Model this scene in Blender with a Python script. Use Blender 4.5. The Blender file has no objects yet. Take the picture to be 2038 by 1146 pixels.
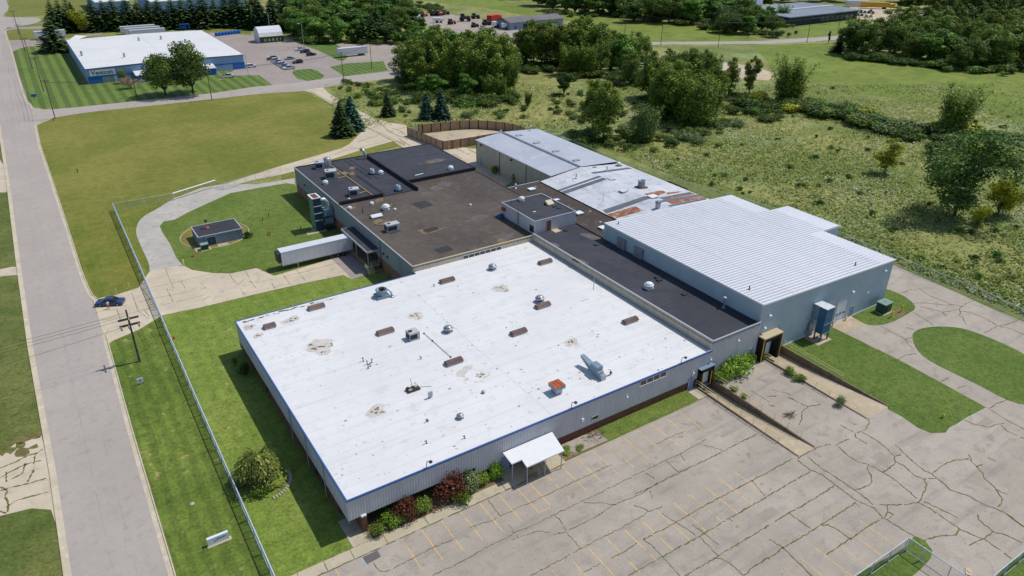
# Aerial view of a factory site beside a road, with yards, meadow and woods behind it.
# World: X to the right along the factory front, Y away along the road, Z up, metres.
import bpy, bmesh, math, random
import numpy as np
from mathutils import Vector, Matrix, Euler

random.seed(7)
RNG = np.random.default_rng(11)
PI = math.pi
scene = bpy.context.scene
COL = scene.collection

# ------------------------------------------------------------------ camera survey
PITCH, ROLL, HEAD, FPX, CAMH = 0.485584915, 0.00878386727, -0.581321814, 1455.32172, 67.0
def cam_axes():
    f = np.array([0, math.cos(PITCH), -math.sin(PITCH)]); u = np.array([0, math.sin(PITCH), math.cos(PITCH)])
    r = np.array([1., 0, 0])
    r2 = r*math.cos(ROLL)+u*math.sin(ROLL); u2 = -r*math.sin(ROLL)+u*math.cos(ROLL)
    c, s = math.cos(HEAD), math.sin(HEAD); H = np.array([[c, -s, 0], [s, c, 0], [0, 0, 1]])
    return H@r2, H@u2, H@f
AX = cam_axes()
def G(px, py, z=0.0):
    """ground survey: the world point at height z seen at a spot of the 2038x1146 photograph"""
    d = AX[2]*FPX+AX[0]*(px-1019)-AX[1]*(py-573)
    t = (z-CAMH)/d[2]
    return (float(t*d[0]), float(t*d[1]), float(z))
def PX(x0, y0, s, *pts):
    return [(x0+a/s, y0+b/s) for a, b in pts]
def GP(pts, z=0.0):
    return [G(a, b, z)[:2] for a, b in pts]

# ------------------------------------------------------------------ mesh builder
class MB:
    def __init__(self): self.v = []; self.f = []; self.m = []; self.mi = 0; self.sm = []
    def face(self, pts, mi=None):
        b = len(self.v); self.v += [tuple(p) for p in pts]
        self.f.append(tuple(range(b, b+len(pts)))); self.m.append(self.mi if mi is None else mi); self.sm.append(False)
    def add(self, verts, faces, mi=None, smooth=False):
        b = len(self.v); self.v += [tuple(p) for p in verts]
        for f in faces:
            self.f.append(tuple(i+b for i in f)); self.m.append(self.mi if mi is None else mi); self.sm.append(smooth)
        return self
    def box(self, x0, y0, z0, x1, y1, z1, mi=None, bottom=True):
        v = [(x0, y0, z0), (x1, y0, z0), (x1, y1, z0), (x0, y1, z0), (x0, y0, z1), (x1, y0, z1), (x1, y1, z1), (x0, y1, z1)]
        f = [(4, 5, 6, 7), (0, 1, 5, 4), (1, 2, 6, 5), (2, 3, 7, 6), (3, 0, 4, 7)]
        if bottom: f.append((3, 2, 1, 0))
        return self.add(v, f, mi)
    def cbox(self, cx, cy, cz, sx, sy, sz, rz=0, mi=None, ch=0.0):
        """box centred at cx,cy with base cz; ch = chamfer of the top edges"""
        c, s = math.cos(rz), math.sin(rz)
        def T(x, y, z): return (cx+x*c-y*s, cy+x*s+y*c, cz+z)
        a, b = sx/2, sy/2
        if ch <= 0:
            v = [T(-a, -b, 0), T(a, -b, 0), T(a, b, 0), T(-a, b, 0), T(-a, -b, sz), T(a, -b, sz), T(a, b, sz), T(-a, b, sz)]
            return self.add(v, [(4, 5, 6, 7), (0, 1, 5, 4), (1, 2, 6, 5), (2, 3, 7, 6), (3, 0, 4, 7), (3, 2, 1, 0)], mi)
        v = [T(-a, -b, 0), T(a, -b, 0), T(a, b, 0), T(-a, b, 0), T(-a, -b, sz-ch), T(a, -b, sz-ch), T(a, b, sz-ch), T(-a, b, sz-ch),
             T(-a+ch, -b+ch, sz), T(a-ch, -b+ch, sz), T(a-ch, b-ch, sz), T(-a+ch, b-ch, sz)]
        return self.add(v, [(8, 9, 10, 11), (0, 1, 5, 4), (1, 2, 6, 5), (2, 3, 7, 6), (3, 0, 4, 7), (4, 5, 9, 8), (5, 6, 10, 9), (6, 7, 11, 10), (7, 4, 8, 11), (3, 2, 1, 0)], mi)
    def prism(self, pts, z0, z1, mi=None, top=None):
        n = len(pts)
        A = sum(pts[i][0]*pts[(i+1) % n][1]-pts[(i+1) % n][0]*pts[i][1] for i in range(n))
        if A < 0: pts = pts[::-1]
        v = [(x, y, z0) for x, y in pts]+[(x, y, z1) for x, y in pts]
        self.add(v, [(i, (i+1) % n, n+(i+1) % n, n+i) for i in range(n)], mi)
        self.add([(x, y, z1) for x, y in pts], [tuple(range(n))], mi if top is None else top)
        return self
    def lathe(self, prof, n=16, c=(0, 0, 0), mi=None, smooth=True):
        v = []; f = []
        for r, z in prof:
            for k in range(n):
                a = 2*PI*k/n; v.append((c[0]+r*math.cos(a), c[1]+r*math.sin(a), c[2]+z))
        for i in range(len(prof)-1):
            for k in range(n):
                a = i*n+k; b = i*n+(k+1) % n; f.append((a, b, b+n, a+n))
        self.add(v, f, mi, smooth)
        if prof[-1][0] > 1e-4: self.add(v[-n:], [tuple(range(n))], mi)
        return self
    def cyl(self, x, y, z0, z1, r, r1=None, n=10, mi=None):
        return self.lathe([(r, z0), (r if r1 is None else r1, z1)], n, (x, y, 0), mi)
    def tube(self, pts, r, n=6, mi=None, r1=None, cap=True):
        P = [Vector(p) for p in pts]; m = len(P); v = []; f = []
        for i, p in enumerate(P):
            d = (P[min(i+1, m-1)]-P[max(i-1, 0)]).normalized()
            a = d.cross(Vector((0, 0, 1)) if abs(d.z) < .9 else Vector((1, 0, 0))).normalized(); b = d.cross(a)
            rr = r if r1 is None else r+(r1-r)*i/max(1, m-1)
            for k in range(n):
                t = 2*PI*k/n; v.append(tuple(p+a*(rr*math.cos(t))+b*(rr*math.sin(t))))
        for i in range(m-1):
            for k in range(n): f.append((i*n+k, i*n+(k+1) % n, (i+1)*n+(k+1) % n, (i+1)*n+k))
        self.add(v, f, mi, n > 5)
        if cap:
            self.add(v[:n][::-1], [tuple(range(n))], mi); self.add(v[-n:], [tuple(range(n))], mi)
        return self
    def ribs(self, p0, p1, z0, z1, pitch=.3, d=.04, mi=None, out=None):
        """profiled metal sheet: trapezoid ribs from p0 to p1, standing proud to the left of the direction unless out=-1"""
        p0 = Vector(p0[:2]); p1 = Vector(p1[:2]); L = (p1-p0).length; t = (p1-p0)/L; nrm = Vector((t.y, -t.x))*(out or 1)
        n = max(1, int(round(L/pitch))); pitch = L/n; pts = []
        for i in range(n):
            for u, h in ((0, 0), (.5, 0), (.62, d), (.88, d)): pts.append(p0+t*((i+u)*pitch)+nrm*h)
        pts.append(p1)
        m = len(pts); v = [(p.x, p.y, z0) for p in pts]+[(p.x, p.y, z1) for p in pts]
        return self.add(v, [(i, i+1, m+i+1, m+i) for i in range(m-1)], mi)
    def build(self, name, mats, parent=None, loc=None, world=True, smooth=False):
        me = bpy.data.meshes.new(name)
        v = self.v
        if parent is not None and world and parent.name not in LOCAL:
            Mi = wmat(parent).inverted(); v = [tuple(Mi@Vector(p)) for p in v]
        me.from_pydata(v, [], self.f)
        if not isinstance(mats, (list, tuple)): mats = [mats]
        for m in mats: me.materials.append(m)
        me.polygons.foreach_set('material_index', self.m)
        me.polygons.foreach_set('use_smooth', [True]*len(self.f) if smooth else self.sm)
        me.update()
        o = bpy.data.objects.new(name, me); COL.objects.link(o)
        if parent is not None: o.parent = parent
        if loc is not None: o.location = loc
        return o

def wmat(o):
    m = Matrix.LocRotScale(o.location, o.rotation_euler, o.scale)
    return wmat(o.parent)@m if o.parent else m
def tag(o, label, cat, group=None, kind=None):
    o['label'] = label; o['category'] = cat
    if group: o['group'] = group
    if kind: o['kind'] = kind
    return o
def thing(name, label, cat, loc=(0, 0, 0), rz=0, group=None, scale=None):
    o = bpy.data.objects.new(name, None); COL.objects.link(o)
    o.empty_display_size = .5; o.location = loc; o.rotation_euler = (0, 0, rz)
    if scale: o.scale = scale
    return tag(o, label, cat, group)
LOCAL = set()
def lthing(*a, **k):
    o = thing(*a, **k); LOCAL.add(o.name); return o
def dup(root, loc, rz, label, scale=None, group=None):
    r = root.copy(); COL.objects.link(r); r.location = loc; r.rotation_euler = (0, 0, rz); r['label'] = label
    if scale: r.scale = scale
    if group: r['group'] = group
    for ch in list(root.children):
        c = ch.copy(); COL.objects.link(c); c.parent = r
        for g in list(ch.children):
            d = g.copy(); COL.objects.link(d); d.parent = c
    return r
def struct(o): o['kind'] = 'structure'; return o
def stuff(o): o['kind'] = 'stuff'; return o

# ------------------------------------------------------------------ materials
def lin(c):
    return tuple(((x/255)/12.92 if x/255 <= .04045 else ((x/255+.055)/1.055)**2.4) for x in c)
class NT:
    def __init__(self, name):
        self.mat = bpy.data.materials.new(name); self.mat.use_nodes = True
        self.t = self.mat.node_tree; self.t.nodes.clear()
        self.out = self.n('ShaderNodeOutputMaterial')
    def n(self, typ, **kw):
        x = self.t.nodes.new(typ)
        for k, v in kw.items():
            if k.startswith('i_'):
                key = k[2:]; x.inputs[int(key) if key.isdigit() else key.replace('_', ' ')].default_value = v
            else: setattr(x, k, v)
        return x
    def l(self, a, b): self.t.links.new(a, b)
    def math(self, op, a, b=0.0, clamp=False):
        x = self.n('ShaderNodeMath', operation=op); x.use_clamp = clamp
        for i, s in enumerate((a, b)):
            if isinstance(s, (int, float)): x.inputs[i].default_value = s
            else: self.l(s, x.inputs[i])
        return x.outputs[0]
    def mix(self, fac, a, b, mode='MIX'):
        x = self.n('ShaderNodeMix', data_type='RGBA', blend_type=mode)
        for i, s in ((0, fac), (6, a), (7, b)):
            if isinstance(s, (int, float)): x.inputs[i].default_value = s
            elif isinstance(s, tuple): x.inputs[i].default_value = (*s, 1)
            else: self.l(s, x.inputs[i])
        return x.outputs[2]
    def noise(self, vec, scale, detail=5, rough=.6, dist=0):
        x = self.n('ShaderNodeTexNoise', i_Scale=scale, i_Detail=detail, i_Roughness=rough, i_Distortion=dist); self.l(vec, x.inputs['Vector'])
        return x.outputs[0]
    def sharp(self, s, lo, hi):
        x = self.n('ShaderNodeMapRange'); x.interpolation_type = 'SMOOTHSTEP'
        x.inputs[1].default_value = lo; x.inputs[2].default_value = hi; self.l(s, x.inputs[0]); return x.outputs[0]
    def pos(self): return self.n('ShaderNodeNewGeometry').outputs['Position']
    def obj(self): return self.n('ShaderNodeTexCoord').outputs['Object']

def surf(name, cols, s=.15, s2=3.0, s3=14.0, amt=.25, rough=.85, metal=0, bump=.0, bs=6.0, spec=.25, stripes=None, local=False, rnd=0.0, streak=None, speck=None, spl=.5):
    """procedural surface: 2-3 sRGB tones mixed by broad noise (s), mottled by s2, grained by s3"""
    N = NT(name); P = N.obj() if local else N.pos()
    C = [lin(c) for c in cols]
    f1 = N.sharp(N.noise(P, s, 6, .62, .6), .36, .64)
    c = N.mix(f1, C[0], C[1]) if len(C) > 1 else N.mix(0.0, C[0], C[0])
    if len(C) > 2: c = N.mix(N.sharp(N.noise(P, s2, 6, .65, .4), .5, .72), c, C[2])
    if stripes:
        ax, per, k, wob = stripes
        sp = N.n('ShaderNodeSeparateXYZ'); N.l(P, sp.inputs[0])
        w = N.math('ADD', sp.outputs[ax], N.math('MULTIPLY', N.noise(P, .12, 3), wob))
        w = N.math('SINE', N.math('MULTIPLY', w, 2*PI/per))
        w = N.sharp(w, -.45, .45)
        c = N.mix(w, c, N.mix(1.0, c, (k, k, k*.95), 'MULTIPLY'))
    if streak:   # long weather marks along one axis
        mp = N.n('ShaderNodeMapping'); mp.inputs['Scale'].default_value = streak[0]; N.l(P, mp.inputs[0])
        c = N.mix(N.math('MULTIPLY', N.sharp(N.noise(mp.outputs[0], 1, 5, .6), .5, .75), streak[2]), c, lin(streak[1]))
    if speck:
        c = N.mix(N.math('MULTIPLY', N.sharp(N.noise(P, speck[0], 2, .5), speck[3] if len(speck) > 3 else .66, .74), speck[2]), c, lin(speck[1]))
    g = N.noise(P, s3, 4, .7)
    v = N.math('ADD', N.math('MULTIPLY', N.math('SUBTRACT', N.math('ADD', N.math('MULTIPLY', g, 1-spl), N.math('MULTIPLY', N.noise(P, s2*.7, 5, .65), spl)), .5), amt*4), 1.0)
    if rnd:
        oi = N.n('ShaderNodeObjectInfo').outputs['Random']
        v = N.math('MULTIPLY', v, N.math('ADD', N.math('MULTIPLY', oi, rnd*2), 1-rnd))
    cc = N.n('ShaderNodeCombineColor'); [N.l(v, cc.inputs[i]) for i in range(3)]
    c = N.mix(1.0, c, cc.outputs[0], 'MULTIPLY')
    b = N.n('ShaderNodeBsdfPrincipled', i_Roughness=rough, i_Metallic=metal); b.inputs['Specular IOR Level'].default_value = spec
    N.l(c, b.inputs['Base Color'])
    if bump:
        bp = N.n('ShaderNodeBump', i_Strength=bump, i_Distance=.05); N.l(N.noise(P, bs, 5, .7), bp.inputs['Height']); N.l(bp.outputs[0], b.inputs['Normal'])
    N.l(b.outputs[0], N.out.inputs[0])
    return N.mat
def plain(name, c, rough=.5, metal=0, spec=.4, amt=.06, s2=2.0): return surf(name, [c], s=.5, s2=s2, s3=9, amt=amt, rough=rough, metal=metal, spec=spec, local=True)
def glass(name, c, rough=.12):
    N = NT(name); b = N.n('ShaderNodeBsdfPrincipled', i_Roughness=rough); b.inputs['Base Color'].default_value = (*lin(c), 1)
    b.inputs['Specular IOR Level'].default_value = .7; N.l(b.outputs[0], N.out.inputs[0]); return N.mat
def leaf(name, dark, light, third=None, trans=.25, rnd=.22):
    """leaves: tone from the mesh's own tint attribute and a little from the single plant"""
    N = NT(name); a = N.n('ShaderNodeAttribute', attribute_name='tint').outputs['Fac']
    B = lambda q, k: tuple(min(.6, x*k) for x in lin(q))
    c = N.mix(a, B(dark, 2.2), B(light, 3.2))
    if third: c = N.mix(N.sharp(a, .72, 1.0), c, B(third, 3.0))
    oi = N.n('ShaderNodeObjectInfo').outputs['Random']; v = N.math('ADD', N.math('MULTIPLY', oi, rnd*2), 1-rnd)
    cc = N.n('ShaderNodeCombineColor'); [N.l(v, cc.inputs[i]) for i in range(3)]
    c = N.mix(1.0, c, cc.outputs[0], 'MULTIPLY')
    d = N.n('ShaderNodeBsdfPrincipled', i_Roughness=.65); d.inputs['Specular IOR Level'].default_value = .2; N.l(c, d.inputs['Base Color'])
    t = N.n('ShaderNodeBsdfTranslucent'); N.l(c, t.inputs[0])
    m = N.n('ShaderNodeMixShader', i_0=trans); N.l(d.outputs[0], m.inputs[1]); N.l(t.outputs[0], m.inputs[2]); N.l(m.outputs[0], N.out.inputs[0])
    return N.mat
def chainlink(name, c, cover, cell=.06):
    """woven wire: a real diamond pattern of wire and open air"""
    N = NT(name); P = N.pos(); sp = N.n('ShaderNodeSeparateXYZ'); N.l(P, sp.inputs[0])
    h = N.math('ADD', sp.outputs[0], sp.outputs[1]); k = 2*PI/cell
    w1 = N.math('ABSOLUTE', N.math('SINE', N.math('MULTIPLY', N.math('ADD', h, sp.outputs[2]), k/2)))
    w2 = N.math('ABSOLUTE', N.math('SINE', N.math('MULTIPLY', N.math('SUBTRACT', h, sp.outputs[2]), k/2)))
    w = N.math('LESS_THAN', N.math('MINIMUM', w1, w2), math.sin(cover*PI/4))
    b = N.n('ShaderNodeBsdfPrincipled', i_Roughness=.45, i_Metallic=.3); b.inputs['Base Color'].default_value = (*lin(c), 1)
    t = N.n('ShaderNodeBsdfTransparent'); m = N.n('ShaderNodeMixShader'); N.l(w, m.inputs[0]); N.l(t.outputs[0], m.inputs[1]); N.l(b.outputs[0], m.inputs[2])
    N.l(m.outputs[0], N.out.inputs[0]); return N.mat

M = {}
M['meadow'] = surf('meadow_soil', [(108, 119, 56), (148, 144, 86), (90, 102, 48)], s=.022, s2=.35, s3=1.6, amt=0.7, bump=.9, bs=1.5, speck=(.03, (134, 150, 102), .8, .50), spl=0.4)
M['lawn_field'] = surf('dry_lawn', [(106, 114, 44), (122, 120, 56), (96, 108, 40)], s=.03, s2=.6, s3=3.5, amt=.2, bump=.4, bs=5, streak=((.5, .06, 1), (134, 126, 68), .5))
M['lawn_road'] = surf('road_verge_lawn', [(82, 100, 36), (100, 114, 46), (68, 88, 28)], s=.05, s2=.7, s3=2.4, amt=.7, bump=.4, bs=5, stripes=(0, 1.9, 1.24, 2.6), speck=(.5, (158, 144, 96), .75, .62), spl=0.35)
M['lawn'] = surf('green_lawn', [(92, 110, 42), (106, 120, 52), (78, 98, 34)], s=.07, s2=.8, s3=2.4, amt=.7, bump=.4, bs=5, speck=(.35, (134, 130, 66), .5, .68), spl=0.35)
M['lawn_dark'] = surf('deep_lawn_green', [(80, 102, 36), (94, 112, 44), (66, 88, 28)], s=.08, s2=.9, s3=2.4, amt=.7, bump=.4, bs=5, spl=0.35)  # grass of a deeper green of its own
M['lawn_left'] = surf('patchy_lawn', [(84, 98, 42), (108, 112, 58), (72, 88, 34)], s=.08, s2=.7, s3=2.4, amt=.7, bump=.4, bs=5, spl=0.35)
M['lawn_striped'] = surf('striped_lawn', [(78, 98, 42), (88, 104, 46), (96, 108, 52)], s=.05, s2=.5, s3=2, amt=0.3, stripes=(0, 3.9, 1.5, .5))
M['lawn_fine'] = surf('finely_striped_lawn', [(76, 98, 42), (84, 104, 46)], s=.05, s2=.5, s3=2, amt=0.3, stripes=(0, 2.7, 1.45, .4))
M['field'] = None
def _field():
    # lawn that dries out away from the buildings
    N = NT('field_lawn'); P = N.pos(); sp = N.n('ShaderNodeSeparateXYZ'); N.l(P, sp.inputs[0])
    y = N.math('ADD', sp.outputs[1], N.math('MULTIPLY', N.math('SUBTRACT', N.noise(P, .05, 5), .5), 40))
    green = N.mix(N.sharp(N.noise(P, .09, 6), .35, .65), lin((94, 108, 42)), lin((116, 118, 52)))
    mp = N.n('ShaderNodeMapping'); mp.inputs['Scale'].default_value = (.9, .05, 1); N.l(P, mp.inputs[0])
    green = N.mix(N.math('MULTIPLY', N.sharp(N.noise(mp.outputs[0], 1, 5), .45, .7), .6), green, lin((126, 124, 62)))
    dry = N.mix(N.sharp(N.noise(P, .035, 6), .35, .65), lin((108, 114, 50)), lin((128, 126, 64)))
    dry = N.mix(N.math('MULTIPLY', N.sharp(N.noise(P, .16, 6, .7), .5, .72), .5), dry, lin((136, 128, 68)))
    c = N.mix(N.sharp(y, 175, 215), green, dry)
    v = N.math('ADD', N.math('MULTIPLY', N.math('SUBTRACT', N.math('ADD', N.math('MULTIPLY', N.noise(P, 2.6, 4, .7), .65), N.math('MULTIPLY', N.noise(P, .5, 5), .35)), .5), 2.2), 1.0)
    cc = N.n('ShaderNodeCombineColor'); [N.l(v, cc.inputs[i]) for i in range(3)]
    b = N.n('ShaderNodeBsdfPrincipled', i_Roughness=.9); b.inputs['Specular IOR Level'].default_value = .1
    N.l(N.mix(1.0, c, cc.outputs[0], 'MULTIPLY'), b.inputs['Base Color'])
    bp = N.n('ShaderNodeBump', i_Strength=.4, i_Distance=.05); N.l(N.noise(P, 5, 5, .7), bp.inputs['Height']); N.l(bp.outputs[0], b.inputs['Normal'])
    N.l(b.outputs[0], N.out.inputs[0]); return N.mat
M['field'] = _field()
M['lawn_front'] = surf('front_lawn', [(106, 124, 48), (118, 132, 58), (90, 110, 38)], s=.06, s2=.8, s3=2.4, amt=.7, bump=.4, bs=5, stripes=(0, 2.3, 1.09, 2.4), speck=(.45, (156, 142, 92), .75, .63), spl=0.35)
M['bright_v'] = surf('weedy_verge', [(96, 112, 46), (118, 124, 66), (84, 100, 40)], s=.1, s2=.7, s3=3, amt=.35, bump=.7, bs=2)
M['bright'] = surf('bright_field', [(106, 122, 44), (118, 130, 52), (88, 106, 40)], s=.025, s2=.16, s3=1.2, amt=.5, bump=.6, bs=1.5)
M['road'] = surf('old_street_asphalt', [(165, 156, 147), (171, 162, 153), (157, 148, 140)], s=.06, s2=.8, s3=6, amt=0.13, bump=.15, bs=12, streak=((.55, .012, 1), (158, 151, 147), .5), spl=0.25)
M['lot'] = surf('cracked_asphalt', [(162, 152, 139), (172, 162, 149), (150, 141, 130)], s=.07, s2=.5, s3=6, amt=0.26, bump=.25, bs=10, streak=((.06, .5, 1), (132, 125, 120), .6), speck=(1.6, (118, 106, 92), .5, .69), spl=0.35)
M['path'] = surf('worn_driveway_asphalt', [(172, 167, 158), (184, 177, 166), (158, 153, 146)], s=.1, s2=.6, s3=6, amt=0.2, bump=.25, bs=10)
M['conc'] = surf('driveway_concrete', [(190, 176, 154), (200, 186, 163), (176, 163, 142)], s=.09, s2=.5, s3=6, amt=0.16, bump=.12, bs=10)
M['oil'] = surf('oil_stained_asphalt', [(142, 132, 120), (152, 142, 130)], s=.8, s2=2, amt=.2)
M['repair'] = surf('asphalt_repair', [(150, 141, 129), (158, 148, 136)], s=.4, s2=1, s3=8, amt=.2)
M['walk'] = surf('sidewalk_concrete', [(176, 166, 142), (186, 175, 150), (166, 157, 134)], s=.2, s2=.8, s3=9, amt=.1, bump=.12, bs=10)
M['ramp'] = surf('dock_concrete', [(182, 166, 140), (170, 154, 130), (196, 180, 152)], s=.2, s2=.8, s3=9, amt=.14, bump=.15, bs=8)
M['retain'] = surf('retaining_concrete', [(128, 114, 94), (112, 98, 80), (140, 126, 104)], s=.4, s2=1.5, s3=9, amt=.2, bump=.2, bs=8, streak=((2, 2, .2), (84, 74, 62), .6))
M['sand'] = surf('sandy_yard', [(196, 178, 148), (178, 164, 140), (150, 142, 128)], s=.06, s2=.3, s3=5, amt=.12, bump=.2, bs=5)
M['gravel'] = surf('gravel_yard', [(164, 152, 140), (150, 140, 130), (182, 170, 152)], s=.05, s2=.4, s3=5, amt=.14, bump=.3, bs=6)
M['farlot'] = surf('far_lot_asphalt', [(150, 138, 132), (160, 148, 140), (142, 131, 126)], s=.05, s2=.4, s3=5, amt=.08)
M['kerb'] = surf('kerb_concrete', [(196, 184, 162), (184, 172, 150), (206, 194, 172)], s=.3, s2=1, s3=9, amt=.1)
M['crack'] = surf('weedy_crack', [(112, 106, 60), (92, 88, 50), (138, 126, 84)], s=.8, s2=2.5, s3=12, amt=.4)
M['joint'] = surf('concrete_joint', [(124, 112, 76), (104, 96, 62)], s=.8, s2=2.5, s3=12, amt=.3)
M['yline'] = surf('faded_yellow_paint', [(222, 182, 116), (206, 172, 118), (176, 152, 118)], s=.5, s2=1.2, s3=8, amt=.2, rough=.7)
M['bline'] = surf('faded_blue_paint', [(146, 186, 200), (160, 168, 168)], s=1.2, s2=2, s3=8, amt=.2)
M['soil'] = surf('bare_soil', [(118, 98, 70), (134, 114, 82), (90, 78, 52)], s=.5, s2=1.5, s3=9, amt=.3, bump=.4, bs=8)
M['drygrass'] = surf('dry_grass_circle', [(118, 110, 52), (132, 122, 62), (100, 100, 44)], s=.2, s2=.9, s3=5, amt=.24, bump=.3, bs=5)
M['white_roof'] = surf('white_roof_membrane', [(220, 219, 217), (213, 212, 211), (206, 204, 201)], s=.06, s2=.5, s3=6, amt=.03, rough=.55, streak=((.03, .9, 1), (200, 198, 196), .45), speck=(.9, (168, 158, 148), .45, .69))
M['seam'] = surf('roof_seam', [(196, 195, 196)], amt=.05)
M['stain'] = surf('roof_debris', [(120, 102, 84), (96, 82, 70), (150, 132, 112)], s=1.5, s2=3, s3=12, amt=.4)
M['stain2'] = surf('roof_dirt_film', [(188, 182, 172), (202, 196, 188)], s=.8, s2=2, s3=10, amt=.2)
M['brown_roof'] = surf('brown_gravel_roof', [(92, 84, 76), (80, 73, 67), (104, 95, 86)], s=.07, s2=.8, s3=7, amt=.2, bump=.4, bs=9, streak=((.5, .04, 1), (72, 66, 62), .5))
M['brown_roof2'] = surf('dark_gravel_roof', [(78, 68, 62), (68, 60, 56), (92, 82, 76)], s=.1, s2=.8, s3=7, amt=.22, bump=.4, bs=9)
M['black_roof'] = surf('black_roll_roof', [(58, 59, 66), (68, 69, 76), (52, 53, 60)], s=.08, s2=.8, s3=7, amt=.14, rough=.75, streak=((.12, 1.1, 1), (46, 47, 54), .7))
M['black_flash'] = surf('black_roof_flashing', [(36, 37, 42), (44, 45, 50)], amt=.15, rough=.6)
M['patch_dark'] = surf('dark_roof_patch', [(64, 62, 62), (56, 55, 56)], s=.4, amt=.15)
M['patch_grey'] = surf('grey_roof_patch', [(92, 88, 86), (104, 99, 96)], s=.5, s2=1.4, amt=.15)
M['patched_roof'] = surf('patched_silver_roof', [(208, 208, 210), (190, 192, 197), (160, 164, 172)], s=.12, s2=.5, s3=4, amt=.1, rough=.5, streak=((.9, .1, 1), (170, 174, 182), .75))
M['strip_patch'] = surf('grey_strip_patch', [(92, 97, 106), (104, 108, 114)], s=.4, amt=.12)
M['rust'] = surf('rusted_roof_sheet', [(128, 80, 60), (148, 98, 74), (190, 178, 168)], s=.6, s2=.9, s3=6, amt=.25)
M['metal_roof'] = surf('white_metal_roof', [(212, 213, 218), (206, 207, 212), (218, 218, 222)], s=.05, s2=.4, s3=3, amt=.04, rough=.42, spec=.4)
M['rib_shade_dirt'] = surf('roof_rib_shade_dirt', [(150, 153, 160), (162, 164, 170)], s=.3, amt=.08)  # rib shading put into the colour, together with dirt along the ribs
M['gable_roof'] = surf('silver_metal_roof', [(186, 190, 198), (178, 182, 192), (196, 199, 206)], s=.06, s2=.4, s3=3, amt=.06, rough=.4, spec=.4)
M['ridge'] = surf('grey_ridge_vent', [(112, 118, 128), (124, 130, 140)], amt=.15)
M['siding_white'] = surf('pale_ribbed_siding', [(190, 190, 196), (182, 183, 190)], s=.3, s2=1.2, s3=8, amt=.06, rough=.5, streak=((1.3, 1.3, .12), (160, 158, 160), .4))
M['siding_tan'] = surf('cream_ribbed_siding', [(206, 198, 180), (196, 188, 170)], s=.3, s2=1.2, s3=8, amt=.06, rough=.55, streak=((1.3, 1.3, .12), (160, 148, 128), .5))
M['siding_grey'] = surf('grey_ribbed_siding', [(150, 158, 166), (140, 148, 157)], s=.2, s2=1, s3=8, amt=.08, rough=.5, streak=((1.2, 1.2, .1), (112, 124, 116), .5))
M['siding_big'] = surf('grey_green_siding', [(164, 181, 192), (174, 189, 200)], s=.2, s2=1, s3=8, amt=.06, rough=.5)
M['siding_gable'] = surf('beige_wall_panel', [(176, 172, 160), (166, 163, 152)], s=.2, s2=1, s3=8, amt=.08, streak=((1.2, 1.2, .1), (146, 140, 126), .5))
M['blue_trim'] = plain('blue_edge_trim', (58, 92, 152), .4)
M['trim'] = plain('grey_metal_edging', (170, 172, 176), .4)
M['tan_trim'] = plain('tan_metal_edging', (190, 172, 140), .5)
M['brick'] = surf('red_brown_brick', [(112, 74, 60), (98, 64, 54), (128, 90, 74)], s=.6, s2=2.5, s3=12, amt=.2, bump=.2, bs=12, streak=((.8, .8, .25), (70, 58, 50), .5))
M['brick_light'] = surf('weathered_brick', [(150, 116, 92), (136, 102, 82), (120, 90, 74)], s=.4, s2=2, s3=12, amt=.18, streak=((.5, .5, .08), (64, 70, 48), .75))
M['glass'] = glass('dark_window_glass', (44, 52, 60))
M['glass_car'] = glass('car_glass', (20, 24, 30), .08)
M['white_paint'] = plain('white_paint', (226, 226, 226), .45)
M['door_blue'] = plain('blue_grey_door_paint', (120, 140, 176), .5)
M['door_white'] = plain('white_door_panel', (208, 212, 222), .5)
M['door_brown'] = plain('brown_door_paint', (112, 66, 48), .6)
M['black'] = plain('black_rubber', (24, 24, 26), .7)
M['dark'] = plain('dark_metal', (48, 50, 54), .5)
M['galv'] = surf('galvanised_steel', [(168, 174, 180), (156, 162, 170)], s=1, s2=3, s3=12, amt=.1, rough=.35, metal=.55, local=True)
M['galv_blue'] = surf('blue_grey_steel', [(132, 152, 166), (120, 140, 156)], s=.8, s2=2.5, s3=10, amt=.1, rough=.4, metal=.2, local=True)
M['vent_brown'] = surf('rust_stained_vent', [(118, 98, 90), (100, 86, 82), (136, 106, 92)], s=1.2, s2=3, s3=12, amt=.2, local=True, rnd=.12)
M['rust_top'] = surf('rust_orange_cover', [(176, 92, 58), (150, 76, 50), (190, 112, 74)], s=.8, s2=2.5, s3=10, amt=.25, local=True)
M['ac'] = surf('air_conditioner_casing', [(182, 184, 188), (170, 172, 178)], s=.8, s2=2.5, s3=10, amt=.08, local=True)
M['ac_dark'] = surf('condenser_fins', [(64, 70, 80), (52, 57, 66)], s=2, s2=6, s3=20, amt=.2, local=True)
M['vent_white'] = plain('white_vent_metal', (222, 226, 230), .4)
M['yellow'] = plain('yellow_safety_paint', (226, 178, 40), .5)
M['paleyellow'] = plain('faded_yellow_rail_paint', (214, 200, 150), .55)
M['wood'] = surf('weathered_pole_wood', [(92, 78, 66), (76, 66, 58), (110, 96, 82)], s=1, s2=3, s3=14, amt=.25, local=True)
M['timber'] = surf('raw_timber', [(190, 156, 104), (170, 140, 96)], s=1, amt=.15)
M['slat'] = surf('brown_fence_boards', [(172, 144, 118), (158, 132, 110), (186, 158, 132)], s=.3, s2=1.4, s3=8, amt=.15, streak=((2.5, 2.5, .15), (138, 112, 92), .5))
M['collector_blue'] = surf('blue_collector_paint', [(64, 104, 140), (56, 94, 130), (82, 120, 152)], s=.5, s2=1.4, s3=8, amt=.12, rough=.5)
M['collector_green'] = surf('green_collector_paint', [(92, 132, 100), (84, 120, 108), (104, 140, 110)], s=.5, s2=1.4, s3=8, amt=.15, rough=.5)
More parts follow.
